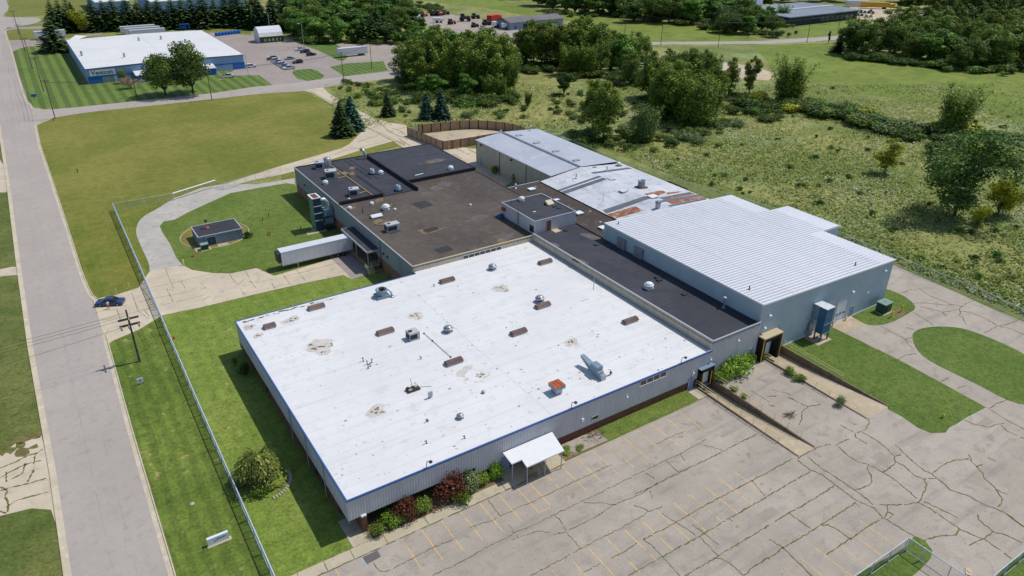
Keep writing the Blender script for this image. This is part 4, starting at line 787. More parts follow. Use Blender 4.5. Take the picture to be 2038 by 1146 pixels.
# --- brown roof strip behind the rooftop room
x0, x1, y0, y1, zr = 89.75, 100.3, 103.2, 140.8, 5.8
t = thing('factory_link', 'narrow strip of dark brown roof between the rooftop room and the patched silver roof', 'building', (x0, y0, 0))
mb = MB(); mb.box(x0, y0, zr-.3, x1, y1, zr)
for _ in range(26): blob(mb, random.uniform(x0+1, x1-1), random.uniform(y0+2, y1-2), random.uniform(.1, .5), zr+.006, random.choice((1, 1, 2)), 8, random.uniform(1, 2))
mb.build('roof', [M['brown_roof2'], M['stain2'], M['patch_grey']], t)
mb = MB(); mb.box(x0, y1-.15, zr-.2, x1, y1+.12, zr+.15); mb.box(x0, 125.2, zr-.2, x0+.15, y1, zr+.12); mb.build('roof_edge_trim', M['trim'], t)
mb = MB(); mb.box(x0, y1-.1, 0, x1, y1, zr-.2); mb.box(x0, 125, 0, x0+.1, y1, zr-.2); mb.build('wall', M['siding_gable'], t)

# --- patched silver roof
x0, xr, x1, y0, y1, ze, zr = 100.2, 112.4, 126.5, 103.2, 140.2, 6.0, 7.5
t = thing('factory_hall', 'low factory hall with a patched silver roof, grey strips and rusty sheets', 'building', (x0, y0, 0))
def pz(x): return ze+(zr-ze)*(x-x0)/(xr-x0) if x < xr else zr+(6.1-zr)*(x-xr)/(x1-xr)
mb = MB(); mb.face([(x0, y0, ze), (xr, y0, zr), (xr, y1, zr), (x0, y1, ze)]); mb.face([(xr, y0, zr), (x1, y0, pz(x1)), (x1, y1, pz(x1)), (xr, y1, zr)])
def Gr(px, py):
    z = 6.8
    for _ in range(5): x, y, _q = G(px, py, z); z = pz(x)
    return x, y
def patch(pts, mi, up=.012):
    P = [Gr(*p) for p in pts]
    for sg in (-1, 1):      # one piece on each slope of the roof
        Q = []
        for i in range(len(P)):
            a, b = P[i], P[(i+1) % len(P)]; da, db = (a[0]-xr)*sg, (b[0]-xr)*sg
            if da >= 0: Q.append(a)
            if da*db < 0: k = da/(da-db); Q.append((a[0]+(b[0]-a[0])*k, a[1]+(b[1]-a[1])*k))
        if len(Q) > 2:
            A = sum(Q[i][0]*Q[(i+1) % len(Q)][1]-Q[(i+1) % len(Q)][0]*Q[i][1] for i in range(len(Q)))
            mb.face([(x, y, pz(x)+up) for x, y in (Q if A > 0 else Q[::-1])], mi)
q6 = lambda *p: PX(1060, 280, 7.838, *p)
q1 = lambda *p: PX(1180, 360, 7.838, *p)
patch(q6((385, 770), (1030, 545), (1085, 562), (425, 785)), 1); patch(q6((445, 795), (1095, 575), (1160, 602), (510, 830)), 1); patch(q6((905, 495), (1490, 415), (1555, 435), (960, 518)), 1)
patch(q1((150, 455), (820, 235), (890, 275), (215, 510)), 1); patch(q1((1010, 265), (1510, 172), (1560, 190), (1080, 280)), 1); patch(q1((980, 318), (1620, 210), (1700, 232), (1040, 342)), 1); patch(q1((1170, 380), (1700, 280), (1770, 262), (1770, 290), (1210, 402)), 1)
patch(q1((800, 200), (1070, 145), (1150, 175), (1000, 235), (850, 225)), 2); patch(q1((1080, 275), (1540, 188), (1600, 205), (1100, 295)), 2, .010); patch(q1((1150, 320), (1690, 238), (1770, 265), (1230, 365)), 2, .010); patch(q1((220, 520), (660, 395), (790, 460), (700, 490), (340, 590)), 2, .010); patch(q1((1150, 180), (1380, 160), (1330, 185), (1160, 210)), 2)
patch(q6((930, 410), (990, 402), (1000, 418), (940, 428)), 1); patch(q6((1340, 770), (1400, 800), (1500, 760), (1490, 775), (1410, 790)), 3, .014); patch(q6((1160, 590), (1220, 620), (1305, 598), (1230, 600)), 3, .014)
mb.build('roof', [M['patched_roof'], M['strip_patch'], M['rust'], M['stain']], t)
mb = MB(); mb.box(x0-.1, y0, ze-.35, x0+.06, y1, ze+.0); mb.build('eave_edging', M['black_flash'], t)
mb = MB(); mb.box(x1-.1, y0, 0, x1-.05, y1, 6); mb.box(x0, y1-.1, 0, 104, y1-.02, ze-.1); mb.box(x0, y0, 0, x0+.1, y1, ze-.36); mb.build('wall', M['siding_gable'], t)

# --- gabled metal hall at the back
x0, xr, x1, y0, y1, ze, zr, ze2 = 103.8, 112.4, 124.95, 140.3, 177.2, 6.72, 7.6, 6.8
t = thing('factory_hall', 'long beige-walled hall with a low-pitched silver metal roof, beside the fenced back yard', 'building', (x0, y0, 0))
mb = MB()
def gz(x): return ze+(zr-ze)*(x-x0)/(xr-x0) if x < xr else zr+(ze2-zr)*(x-xr)/(x1-xr)
mb.face([(x0-.2, y0, gz(x0)), (xr, y0, zr), (xr, y1+.2, zr), (x0-.2, y1+.2, gz(x0))]); mb.face([(xr, y0, zr), (x1+.2, y0, ze2), (x1+.2, y1+.2, ze2), (xr, y1+.2, zr)])
n = 58
for k in range(n+1):
    y = y0+(y1-y0)*k/n
    for a, b in ((x0-.2, xr-.5), (xr+.5, x1+.2)):
        mb.add([(a, y-.05, gz(a)), (a, y+.05, gz(a)), (b, y+.05, gz(b)), (b, y-.05, gz(b)), (a, y-.025, gz(a)+.06), (a, y+.025, gz(a)+.06), (b, y+.025, gz(b)+.06), (b, y-.025, gz(b)+.06)], [(4, 7, 6, 5), (0, 3, 7, 4), (1, 5, 6, 2)])
mb.build('roof', M['gable_roof'], t)
mb = MB()
for k in range(60): mb.box(xr-.42, y0+.2+k*(y1-y0)/60.3, zr+.0, xr+.42, y0+.2+k*(y1-y0)/60.3+.5, zr+.16)
mb.box(xr-.3, y0, zr, xr+.3, y1+.1, zr+.1); mb.build('ridge_vent', M['ridge'], t)
wallset(t, 'siding_gable', [((x0, y1), (x0, y0))], 0, ze-.06, .3, .03)
mb = MB(); mb.box(x1-.08, y0, 0, x1, y1, ze2-.1)
mb.face([(x1, y1, 0), (x0, y1, 0), (x0, y1, gz(x0)-.06), (xr, y1, zr-.06), (x1, y1, ze2-.06)]); mb.build('wall', M['siding_gable'], t)
mb = MB(); mb.box(x0-.34, y0, ze-.2, x0-.16, y1+.25, ze-.02); mb.build('gutter', M['trim'], t)
for yy in (177.1, 164.6, 151.6): mb = MB(); mb.tube([(x0-.12, yy, ze-.2), (x0-.12, yy, .2)], .07); mb.build('downpipe', M['dark'], t)
mb = MB(); mb.box(x0-.07, 174.2, 0, x0-.02, 175.2, 2.1); mb.build('door', M['door_blue'], t)
for yy in (174.3, 158.5): mb = MB(); mb.cbox(x0-.35, yy, ze-1.0, .5, .5, .3); mb.build('wall_light', M['dark'], t)

# --- tall white metal hall
X0, X1, Y0 = 89.85, 126.4, 63.5
def bz(x): return 10.4-(x-X0)*(10.4-9.05)/(X1-X0)
def Gb(px, py):
    z = 9.6
    for _ in range(6): x, y, _q = G(px, py, z); z = bz(x)
    return x, y
t = thing('factory_hall', 'tall hall with grey-green metal walls and a broad ribbed white metal roof', 'building', (X0, Y0, 0))
YB = 103.2; YS = 79.2; YN = 92.2; XA = 132.2
rects = [(X0, X1, Y0, YS), (X0, XA, YS, YN), (X0, X1, YN, YB)]
mb = MB()
for a, b, c2, d in rects: mb.face([(a-.15, c2-(.15 if c2 == Y0 else 0), bz(a)), (b+.2, c2-(.15 if c2 == Y0 else 0), bz(b)), (b+.2, d, bz(b)), (a-.15, d, bz(a))])
y = Y0-.1; k = 0
while y < YB:
    b = XA+.2 if YS < y < YN else X1+.2; a = X0-.15
    mb.add([(a, y-.09, bz(a)), (a, y+.09, bz(a)), (b, y+.09, bz(b)), (b, y-.09, bz(b)), (a, y-.045, bz(a)+.09), (a, y+.045, bz(a)+.09), (b, y+.045, bz(b)+.09), (b, y-.045, bz(b)+.09)], [(4, 7, 6, 5), (0, 3, 7, 4), (1, 5, 6, 2), (0, 4, 5, 1), (3, 2, 6, 7)])
    mb.face([(a, y-.24, bz(a)+.006), (b, y-.24, bz(b)+.006), (b, y-.09, bz(b)+.006), (a, y-.09, bz(a)+.006)], 1)  # grey strip deepens the near side of each rib: painted shade and dirt
    y += .74
for x in (97.5, 105.5, 113.5, 121):
    mb.face([(x, Y0, bz(x)+.011), (x+.05, Y0, bz(x)+.011), (x+.05, YB, bz(x)+.011), (x, YB, bz(x)+.011)], 1)
mb.build('roof', [M['metal_roof'], M['rib_shade_dirt']], t)
mb = MB()
for a, b, y in ((X0, X1, Y0-.17),): mb.add([(a-.2, y, bz(a)-.25), (b+.2, y, bz(b)-.25), (b+.2, y, bz(b)+.1), (a-.2, y, bz(a)+.1), (a-.2, y+.14, bz(a)-.25), (b+.2, y+.14, bz(b)-.25), (b+.2, y+.14, bz(b)+.1), (a-.2, y+.14, bz(a)+.1)], [(0, 1, 2, 3), (3, 2, 6, 7), (4, 5, 1, 0), (0, 3, 7, 4), (1, 5, 6, 2)])
mb.box(X0-.2, Y0-.03, bz(X0)-.2, X0-.06, YB, bz(X0)+.09); mb.box(X1+.06, Y0-.03, bz(X1)-.25, X1+.2, YS, bz(X1)-.01); mb.box(XA+.06, YS, bz(XA)-.25, XA+.2, YN, bz(XA)-.01)
mb.box(X1+.2, YS-.14, bz(XA)-.2, XA+.2, YS, bz(X1)+.02)
mb.build('roof_edge_trim', M['white_paint'], t)
def slope_wall(a, b, y, mname, nm='wall', pitch=.3):
    mb = MB(); n = int((b-a)/pitch); p = (b-a)/n; pts = []
    for i in range(n):
        for u, h in ((0, 0), (.5, 0), (.62, .035), (.88, .035)): pts.append((a+(i+u)*p, y-h))
    pts.append((b, y)); m = len(pts)
    mb.add([(x, yy, 0) for x, yy in pts]+[(x, yy, bz(x)-.03) for x, yy in pts], [(i, i+1, m+i+1, m+i) for i in range(m-1)])
    return mb.build(nm, M[mname], t)
slope_wall(X0, X1, Y0, 'siding_big'); slope_wall(X1, XA, YS, 'siding_big')
wallset(t, 'siding_big', [((X0, YB), (X0, Y0))], 5.5, bz(X0)-.2, .3, .035)
mb = MB(); mb.box(X1-.06, Y0, 0, X1, YS, bz(X1)-.1); mb.box(XA-.06, YS, 0, XA, YN, bz(XA)-.1); mb.box(X1, YN-.06, 0, XA, YN, bz(XA)-.1); mb.box(X1-.06, YN, 0, X1, YB, bz(X1)-.1)
mb.face([(X1, YB, 0), (X0, YB, 0), (X0, YB, bz(X0)-.05), (X1, YB, bz(X1)-.05)]); mb.build('rear_wall', M['siding_big'], t)
mb = MB(); mb.box(97.2, Y0-.1, 0, X1, Y0-.045, .22); mb.build('base_flashing', M['white_paint'], t)
mb = MB(); mb.box(111.1, Y0-.05, .02, 114.1, Y0-.04+.003, 4.2)
for k in range(1, 6): mb.box(111.1, Y0-.065, .02+k*.7-.015, 114.1, Y0-.051, .02+k*.7+.015)
dd = mb.build('roll_up_door', M['door_white'], t)
for k in range(3): mb = MB(); mb.box(111.4+k*.95, Y0-.08, 1.6, 111.95+k*.95, Y0-.066, 1.95); mb.build('door_window', M['glass'], dd)
mb = MB(); mb.box(110.95, Y0-.09, 0, 111.1, Y0-.045, 4.35); mb.box(114.1, Y0-.09, 0, 114.25, Y0-.045, 4.35); mb.box(111.1, Y0-.09, 4.2, 114.1, Y0-.045, 4.35); mb.build('door_frame', M['trim'], t)
door_y(t, 115.65, 116.6, Y0-.045, .05, 2.2)
for x, z in ((91.9, 7.7), (91.1, 5.6), (114.8, 5.55), (120, 3.9), (123.8, 7.4)): lamp(t, x, Y0-.04, z, s=.5 if z != 3.9 else .25)
for px, py in ((1238, 497), (1272, 513)):
    d = AX[2]*FPX+AX[0]*(px-1019)-AX[1]*(py-573); tt = X0/d[0]; yv = tt*d[1]
    mb = MB(); mb.box(X0-.55, yv-1.1, 7.05, X0-.04, yv-.05, 9.0); mb.box(X0-.55, yv+.05, 7.05, X0-.04, yv+1.1, 9.0); mb.box(X0-.62, yv-1.2, 9.0, X0-.04, yv+1.2, 9.12); mb.build('wall_vent', M['galv'], t)
mb = MB(); mb.box(90.0, Y0-1.5, -.4, 90.5, Y0-.05, 4.4); mb.box(93.9, Y0-1.5, -.4, 94.4, Y0-.05, 4.4); mb.box(90.5, Y0-1.5, 3.7, 93.9, Y0-.05, 4.4); mb.mi = 1; mb.box(89.9, Y0-1.6, 4.4, 94.5, Y0-.05, 4.62)
ds = mb.build('dock_shelter', [M['black'], M['tan_trim']], t)
for x in (89.9, 94.4): mb = MB(); mb.box(x, Y0-1.55, -.2, x+.1, Y0-1.42, 4.4); mb.build('yellow_guide', M['yellow'], ds)
mb = MB(); mb.box(91.0, Y0-.12, .1, 93.5, Y0-.05, 3.4); mb.build('dock_door', M['door_white'], t)

# --- entrance canopy in front of the hall
t = thing('entrance_canopy', 'white entrance canopy on slim posts in front of the factory hall', 'canopy', (40, 60, 0))
cz = 3.2
mb = MB(); mb.prism([(40.15, 63.45-.5), (39.95, 60.5), (41.5, 60.5), (41.25, 58.95), (47.2, 58.95), (48.1, 63.45-.5)], cz-.18, cz)
for k in range(12): mb.box(41.6, 59.0+k*.33, cz, 47.2, 59.03+k*.33, cz+.02)
mb.build('canopy_roof', M['white_paint'], t)
for x, y in ((40.2, 60.7), (41.5, 59.2), (44.4, 59.3), (47.0, 59.2)): mb = MB(); mb.box(x-.05, y-.05, .06, x+.05, y+.05, cz-.18); mb.build('post', M['trim'], t)
mb = MB(); mb.box(39.9, 63.0-.05, .1, 41.2, 63.0, 2.3); mb.build('door', M['door_blue'], t)
mb = MB(); mb.box(43.6, 61.2, .06, 43.75, 62.9, 2.9); mb.box(42, 59.9, .06, 43.6, 60.05, .5); mb.build('side_screen', M['retain'], t)
# ------------------------------------------------------------------ plants
L = {}
L['oak'] = leaf('oak_leaves', (28, 42, 14), (76, 92, 36), (100, 112, 52))
L['olive'] = leaf('olive_leaves', (32, 46, 14), (84, 98, 34), (118, 122, 50))
L['green'] = leaf('green_leaves', (26, 46, 16), (74, 102, 38), (104, 126, 54))
L['dark'] = leaf('dark_leaves', (20, 34, 14), (56, 76, 32), (80, 98, 44))
L['lime'] = leaf('yellow_green_leaves', (54, 66, 12), (124, 130, 32), (150, 146, 44))
L['spruce'] = leaf('spruce_needles', (18, 30, 16), (44, 60, 30), (66, 80, 40), .1)
L['blue'] = leaf('blue_spruce_needles', (20, 34, 24), (44, 66, 50), (68, 92, 76), .1)
L['willow'] = leaf('willow_leaves', (40, 54, 26), (88, 102, 56), (112, 124, 78))
L['sage'] = leaf('silvery_leaves', (42, 54, 30), (92, 102, 66), (118, 126, 92))
L['red'] = leaf('red_leaves', (38, 20, 16), (86, 50, 36), (112, 76, 52))
L['weep'] = leaf('weeping_needles', (26, 34, 12), (78, 86, 34), (120, 118, 58), .1)
L['shrub'] = leaf('shrub_leaves', (38, 54, 18), (92, 108, 42), (124, 132, 62))
L['vine'] = leaf('vine_leaves', (34, 52, 16), (90, 116, 36), (124, 144, 56))
L['pink'] = leaf('bare_twigs', (84, 62, 56), (126, 102, 92), (150, 128, 116), .1)
L['weed'] = leaf('tall_weeds', (60, 74, 30), (106, 116, 60), (156, 150, 104), .35, 0)

def leaf_mesh(name, pos, nrm, size, tint, mat, long=1.0, axis=None):
    """one small four-cornered leaf spray at every position"""
    n = len(pos); nrm = nrm/np.maximum(1e-6, np.linalg.norm(nrm, axis=1, keepdims=True))
    ref = RNG.normal(size=(n, 3)) if axis is None else axis
    a = ref-nrm*(ref*nrm).sum(1, keepdims=True); a /= np.maximum(1e-6, np.linalg.norm(a, axis=1, keepdims=True))
    b = np.cross(nrm, a); s = (size*RNG.uniform(.6, 1.35, n))[:, None]
    a *= s*long; b *= s
    k = RNG.uniform(.35, 1, (n, 4, 1))
    v = np.stack([pos-a*k[:, 0], pos-b*k[:, 1]*.8, pos+a*k[:, 2], pos+b*k[:, 3]*.8], 1).reshape(-1, 3)
    me = bpy.data.meshes.new(name); me.vertices.add(4*n); me.loops.add(4*n); me.polygons.add(n)
    me.vertices.foreach_set('co', v.ravel()); me.loops.foreach_set('vertex_index', np.arange(4*n, dtype=np.int32))
    me.polygons.foreach_set('loop_start', np.arange(0, 4*n, 4, dtype=np.int32))
    me.materials.append(mat); me.update(calc_edges=True)
    at = me.attributes.new('tint', 'FLOAT', 'FACE'); at.data.foreach_set('value', np.clip(tint, 0, 1).astype(np.float32))
    me.validate(); return me
def sph(n):
    d = RNG.normal(size=(n, 3)); return d/np.linalg.norm(d, axis=1, keepdims=True)
def clumped(clumps, n, shell=.55):
    """leaves gathered in clumps: (x, y, z, rx, ry, rz)"""
    c = np.array(clumps, float); w = (c[:, 3]*c[:, 4]*c[:, 5])**.66; idx = RNG.choice(len(c), n, p=w/w.sum())
    d = sph(n); r = RNG.uniform(shell**3, 1, n)**(1/3); q = c[idx]
    p = q[:, :3]+d*q[:, 3:]*r[:, None]
    t = RNG.uniform(0, .35, len(c))[idx]+RNG.uniform(0, .6, n)
    return p, d+RNG.normal(size=(n, 3))*.55+np.array([0, 0, .35]), t
def tree_parts(name, crown_me, trunk_mb, bark):
    tm = trunk_mb.build('trunk', bark); me = tm.data; bpy.data.objects.remove(tm)
    return (crown_me, me)
def limbs(mb, base, tips, r, h0):
    """trunk from the base that forks into limbs"""
    mb.tube([base, (base[0], base[1], h0*.5), (base[0]+.05, base[1], h0)], r, 7, r1=r*.7)
    for t in tips:
        m = ((base[0]+t[0])*.5+(t[0]-base[0])*.12, (base[1]+t[1])*.5, h0+(t[2]-h0)*.55)
        mb.tube([(base[0], base[1], h0*.9), m, t], r*.5, 5, r1=r*.10, cap=False)
def round_tree(H, R, n, mat, size, low=.28, k=16, bark='bark', wob=1.0, shell=.5):
    cl = []; zc = H*(low+1)/2; hz = H*(1-low)/2
    for i in range(k):
        d = sph(1)[0]; r = random.uniform(.45, .8); s = random.uniform(.28, .46)
        cl.append((d[0]*R*r*wob, d[1]*R*r*wob, zc+d[2]*hz*r*1.05, R*s, R*s, R*s*random.uniform(.6, .9)))
    cl.append((0, 0, zc, R*.55, R*.55, hz*.6))
    p, nr, t = clumped(cl, n, shell); mb = MB(); limbs(mb, (0, 0, 0), [c[:3] for c in cl[:9]], H*.022+.05, H*low*1.1)
    return tree_parts('t', leaf_mesh('crown', p, nr, size, t, L[mat]), mb, M[bark])
def vase_tree(H, R, n, mat, size, stems=6, bark='bark', low=.2):
    """several stems fanning upward, feathery"""
    cl = []; mb = MB()
    for i in range(stems):
        a = 2*PI*i/stems+random.uniform(-.4, .4); sp = random.uniform(.25, .8)*R; top = H*random.uniform(.75, 1)
        tip = (math.cos(a)*sp, math.sin(a)*sp, top)
        mb.tube([(math.cos(a)*.15, math.sin(a)*.15, 0), (math.cos(a)*sp*.45, math.sin(a)*sp*.45, top*.45), (tip[0]*.9, tip[1]*.9, top*.92)], H*.011+.03, 5, r1=.03)
        for j in range(6):
            f = low+(1-low)*(j+.6)/6.3; w = R*.34*math.sin(PI*min(1, .25+f*.72))+.25
            cl.append((tip[0]*f**1.3+random.uniform(-.3, .3)*w, tip[1]*f**1.3+random.uniform(-.3, .3)*w, top*f, w*.8, w*.8, w*1.25))
    p, nr, t = clumped(cl, n, .35)
    return tree_parts('t', leaf_mesh('crown', p, nr, size, t, L[mat]), mb, M[bark])
def tall_tree(H, R, n, mat, size, bark='bark_pale', low=.3, k=20):
    """tall open crown with separate tufts and a visible stem"""
    cl = []; mb = MB(); tips = []
    for i in range(k):
        f = low+(1-low)*(i+.5)/k; rr = R*(math.sin(PI*(.12+.80*(f-low)/(1-low))))**.7; a = random.uniform(0, 2*PI); q = random.uniform(.2, .8)
        s = rr*random.uniform(.26, .46)+.2
        c = (math.cos(a)*rr*q, math.sin(a)*rr*q, H*f, s, s, s*random.uniform(.7, 1.1)); cl.append(c); tips.append(c[:3])
    p, nr, t = clumped(cl, n, .4); mb.tube([(0, 0, 0), (.1, 0, H*.5), (0, .1, H*.93)], H*.013+.04, 6, r1=.04)
    for c in tips[::2]: mb.tube([(0, 0, c[2]*.72), c], .07, 4, r1=.02, cap=False)
    return tree_parts('t', leaf_mesh('crown', p, nr, size, t, L[mat]), mb, M[bark])
def conifer(H, R, mat, size, lay=22, per=11, low=.05, spread=1.0):
    P = []; Nn = []; A = []; T = []
    for i in range(lay):
        f = i/(lay-1); z = H*(low+(1-low)*f); r0 = R*(1-f)**.85*(.92+.16*random.random())+.12
        m = max(4, int(per*(1-f*.55)))
        for j in range(m):
            a = 2*PI*(j+random.random()*.6)/m+i*1.3; r = r0*random.uniform(.72, 1.12); tb = random.uniform(-.12, .3)
            q = max(2, int(r/size*2.2))
            for s in range(q):
                u = (s+.7)/q; x = r*u; dz = -.28*r*u**1.5+.06*r*u**4*2
                for side in (-1, 0, 1):
                    wv = side*.28*r*(1-u*.55)/2.2*spread*min(1, u*2); ca, sa = math.cos(a), math.sin(a)
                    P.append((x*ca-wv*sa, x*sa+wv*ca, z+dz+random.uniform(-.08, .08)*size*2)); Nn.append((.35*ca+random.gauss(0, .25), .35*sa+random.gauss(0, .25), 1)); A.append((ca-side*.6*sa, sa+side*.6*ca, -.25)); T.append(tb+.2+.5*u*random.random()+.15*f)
    P = np.array(P); mb = MB(); mb.cyl(0, 0, 0, H*.9, H*.017+.05, .03, 7)
    return tree_parts('t', leaf_mesh('crown', P, np.array(Nn), size, np.array(T), L[mat], 1.5, np.array(A)), mb, M['bark'])
def bush(H, R, n, mat, size, k=9, shell=.5):
    cl = []
    for i in range(k):
        a = random.uniform(0, 2*PI); q = random.uniform(0, .65); s = random.uniform(.35, .6)
        cl.append((math.cos(a)*R*q, math.sin(a)*R*q, H*random.uniform(.3, .66), R*s, R*s, H*.36*random.uniform(.7, 1)))
    p, nr, t = clumped(cl, n, shell); p[:, 2] = np.maximum(p[:, 2], .05)
    mb = MB()
    for c in cl[:5]: mb.tube([(0, 0, 0), (c[0]*.8, c[1]*.8, c[2])], .05, 4, r1=.02, cap=False)
    return tree_parts('t', leaf_mesh('crown', p, nr, size, t, L[mat]), mb, M['bark'])
def weeper(H, R):
    P = []; Nn = []; A = []; T = []; mb = MB(); mb.tube([(0, 0, 0), (.15, 0, H*.5), (-.1, .1, H*.95)], .2, 7, r1=.07)
    for i in range(60):
        a = random.uniform(0, 2*PI); z0 = H*random.uniform(.4, 1.0); r = R*random.uniform(.45, 1.05)*(1.15-.35*z0/H); tb = random.uniform(0, .55)
        drop = random.uniform(.25, .55)*H*(.6+.6*r/R)
        for s in range(46):
            u = s/45; x = r*min(1, u*1.5)**.8; z = z0+.12*H*math.sin(PI*min(1, u*1.4))-drop*max(0, u-.3)**1.2*1.4
            ww = .34*random.gauss(0, 1)*(.4+u)
            P.append((x*math.cos(a)-ww*math.sin(a), x*math.sin(a)+ww*math.cos(a), max(.1, z+random.uniform(-.15, .1)))); Nn.append((math.cos(a)*.7, math.sin(a)*.7, 1.0-.6*u)); A.append((math.cos(a)*(1-u)+.05, math.sin(a)*(1-u), -.4-u)); T.append(tb+random.uniform(0, .5))
        mb.tube([(0, 0, z0*.85), (r*.5*math.cos(a), r*.5*math.sin(a), z0+.08*H), (r*.95*math.cos(a), r*.95*math.sin(a), z0-.05*H)], .06, 4, r1=.02, cap=False)
    return tree_parts('t', leaf_mesh('crown', np.array(P), np.array(Nn), .17, np.array(T), L['weep'], 1.7, np.array(A)), mb, M['bark'])

K = {}
K['oakA'] = round_tree(17, 8.2, 7000, 'oak', .46, .12, 30); K['oakB'] = round_tree(17, 7.8, 7000, 'oak', .46, .14, 30)
K['mapleA'] = round_tree(15, 5.2, 5200, 'dark', .48, .04, 20); K['mapleB'] = round_tree(15, 5.6, 5200, 'green', .48, .05, 18); K['mapleC'] = round_tree(15, 4.6, 4800, 'green', .46, .04, 20)
K['oliveA'] = tall_tree(17, 4.6, 7000, 'olive', .34, low=.16, k=30); K['oliveB'] = tall_tree(17, 4.0, 6400, 'olive', .34, low=.2, k=28); K['oliveC'] = vase_tree(16, 6.0, 7000, 'olive', .34, 8); K['oliveD'] = tall_tree(17, 5.6, 6400, 'oak', .36, low=.14, k=30)
K['vaseA'] = vase_tree(18, 8.0, 12000, 'olive', .30, 15); K['vaseB'] = vase_tree(14, 6, 4600, 'green', .30, 8)
K['willow'] = vase_tree(12, 7, 5200, 'willow', .30, 9, low=.12)
K['lime'] = round_tree(10, 4.0, 3000, 'lime', .34, .1, 14); K['limeB'] = tall_tree(12, 3.6, 2600, 'lime', .32, low=.2)
K['bigdark'] = tall_tree(17, 7.0, 8000, 'dark', .32, bark='bark', low=.16, k=34)
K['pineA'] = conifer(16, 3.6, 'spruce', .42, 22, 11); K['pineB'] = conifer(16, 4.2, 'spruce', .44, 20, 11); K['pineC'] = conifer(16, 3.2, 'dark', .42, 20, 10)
K['spruceA'] = conifer(10, 2.7, 'spruce', .26, 30, 15); K['spruceB'] = conifer(9.5, 2.5, 'blue', .26, 30, 15)
K['cedar'] = round_tree(7, 1.3, 900, 'dark', .3, .05, 10)
for nm, m, H, R, n, s in (('bushA', 'green', 3, 2.4, 900, .26), ('bushB', 'dark', 2.6, 2.2, 900, .26), ('bushC', 'sage', 2.6, 2.4, 900, .24), ('bushD', 'shrub', 2.4, 2.2, 900, .24), ('bushE', 'lime', 2.4, 2.0, 800, .24), ('bushF', 'dark', 1.3, 1.1, 380, .17), ('bushG', 'green', 1.2, 1.2, 380, .17)): K[nm] = bush(H, R, n, m, s)
K['red'] = bush(3.6, 2.1, 1900, 'red', .15, 13, .4); K['shrubA'] = bush(2.2, 1.5, 1300, 'shrub', .14, 10, .4); K['shrubB'] = bush(2.8, 1.9, 1500, 'sage', .14, 10, .4); K['shrubC'] = bush(1.7, 1.4, 1100, 'vine', .14, 10, .4); K['vine'] = bush(2.6, 3.0, 2600, 'vine', .2, 14, .4)
K['weeper'] = weeper(4.6, 3.4); K['twig'] = bush(4, 3.4, 1500, 'pink', .2, 12, .2)
NAT = dict(oakA=17, oakB=17, mapleA=15, mapleB=15, mapleC=15, oliveA=17, oliveB=17, oliveC=16, oliveD=17, vaseA=18, vaseB=14, willow=12, lime=10, limeB=12, bigdark=17, pineA=16, pineB=16, pineC=16, spruceA=10, spruceB=9.5, cedar=7, bushA=3, bushB=2.6, bushC=2.6, bushD=2.4, bushE=2.4, bushF=1.3, bushG=1.2, red=3.6, shrubA=2.2, shrubB=2.8, shrubC=1.7, vine=2.6, weeper=4.6, twig=4)
WIDE = dict(oakA=1.0, oakB=1.0, pineA=1.95, pineB=1.85, pineC=1.95, spruceA=1.3, spruceB=1.3, mapleA=1.25, mapleB=1.25, mapleC=1.35, oliveA=1.3, oliveB=1.3, oliveC=1.25, oliveD=1.25, vaseA=1.45, vaseB=1.5, bigdark=1.15, willow=1.1, lime=1.15, limeB=1.2, cedar=.8)
def plant(kind, x, y, h, label, cat='tree', name='tree', group=None, fat=1.0, parts=True, z=0, rz=None):
    fat *= WIDE.get(kind, 1)
    s = h/NAT[kind]; cm, tm = K[kind]; rz = random.uniform(0, 6.28) if rz is None else rz
    if not parts:
        o = bpy.data.objects.new(name, cm); COL.objects.link(o); o.location = (x, y, z); o.scale = (s*fat, s*fat, s); o.rotation_euler = (0, 0, rz)
        return tag(o, label, cat, group)
    t = thing(name, label, cat, (x, y, z), rz, group, (s*fat, s*fat, s))
    for nm, me in (('crown', cm), ('trunk', tm)):
        o = bpy.data.objects.new(nm, me); COL.objects.link(o); o.parent = t
    return t
def plantp(kind, px, py, h, label, **k):
    x, y, _ = G(px, py); return plant(kind, x, y, h, label, **k)

# -- single trees of note
plantp('oakA', 330, 190, 17, 'broad dark oak on the striped lawn, left one of the two before the warehouse', name='oak_tree')
plantp('oakB', 385, 186, 19.5, 'tallest broad oak on the striped lawn, right one before the warehouse', name='oak_tree')
plantp('twig', 262, 176, 5.2, 'greyish pink bare-twigged tree at the warehouse corner', name='small_tree')
plantp('shrubB', 246, 166, 6.5, 'narrow green tree between the warehouse sign and its entrance roof', name='small_tree', fat=.7)
plantp('pineB', 111, 103, 16.0, 'lone big dark conifer at the left end of the warehouse', name='conifer', fat=1.1)
plantp('spruceA', 681, 270, 11, 'front spruce of the pair on the dry lawn beside the concrete drive', name='spruce', fat=1.1)
plantp('spruceB', 702, 258, 11, 'blue-green spruce behind the front one of the lawn pair', name='spruce', fat=1.15)
plantp('spruceA', 773, 231, 8.8, 'single dark spruce right of the concrete drive', name='spruce', fat=.95)
plantp('spruceB', 850, 238, 9.2, 'bluish spruce behind the brown yard fence, left of two', name='spruce')
plantp('spruceB', 879, 237, 9.8, 'bluish spruce behind the brown yard fence, right of two', name='spruce', fat=1.05)
plantp('cedar', 1648, 87, 8.5, 'narrow dark columnar tree at the far roadside', name='columnar_tree', fat=.75)
plantp('vaseA', 1568, 203, 18.5, 'feathery many-stemmed tree standing alone in the right meadow', name='tree')
plantp('vaseA', 1892, 268, 17.5, 'broad feathery olive tree above the shrub band of the right meadow', name='tree', fat=1.05)
plantp('bigdark', 1898, 432, 21, 'big dark open-crowned tree near the right edge of the meadow', name='tree', fat=1.2)
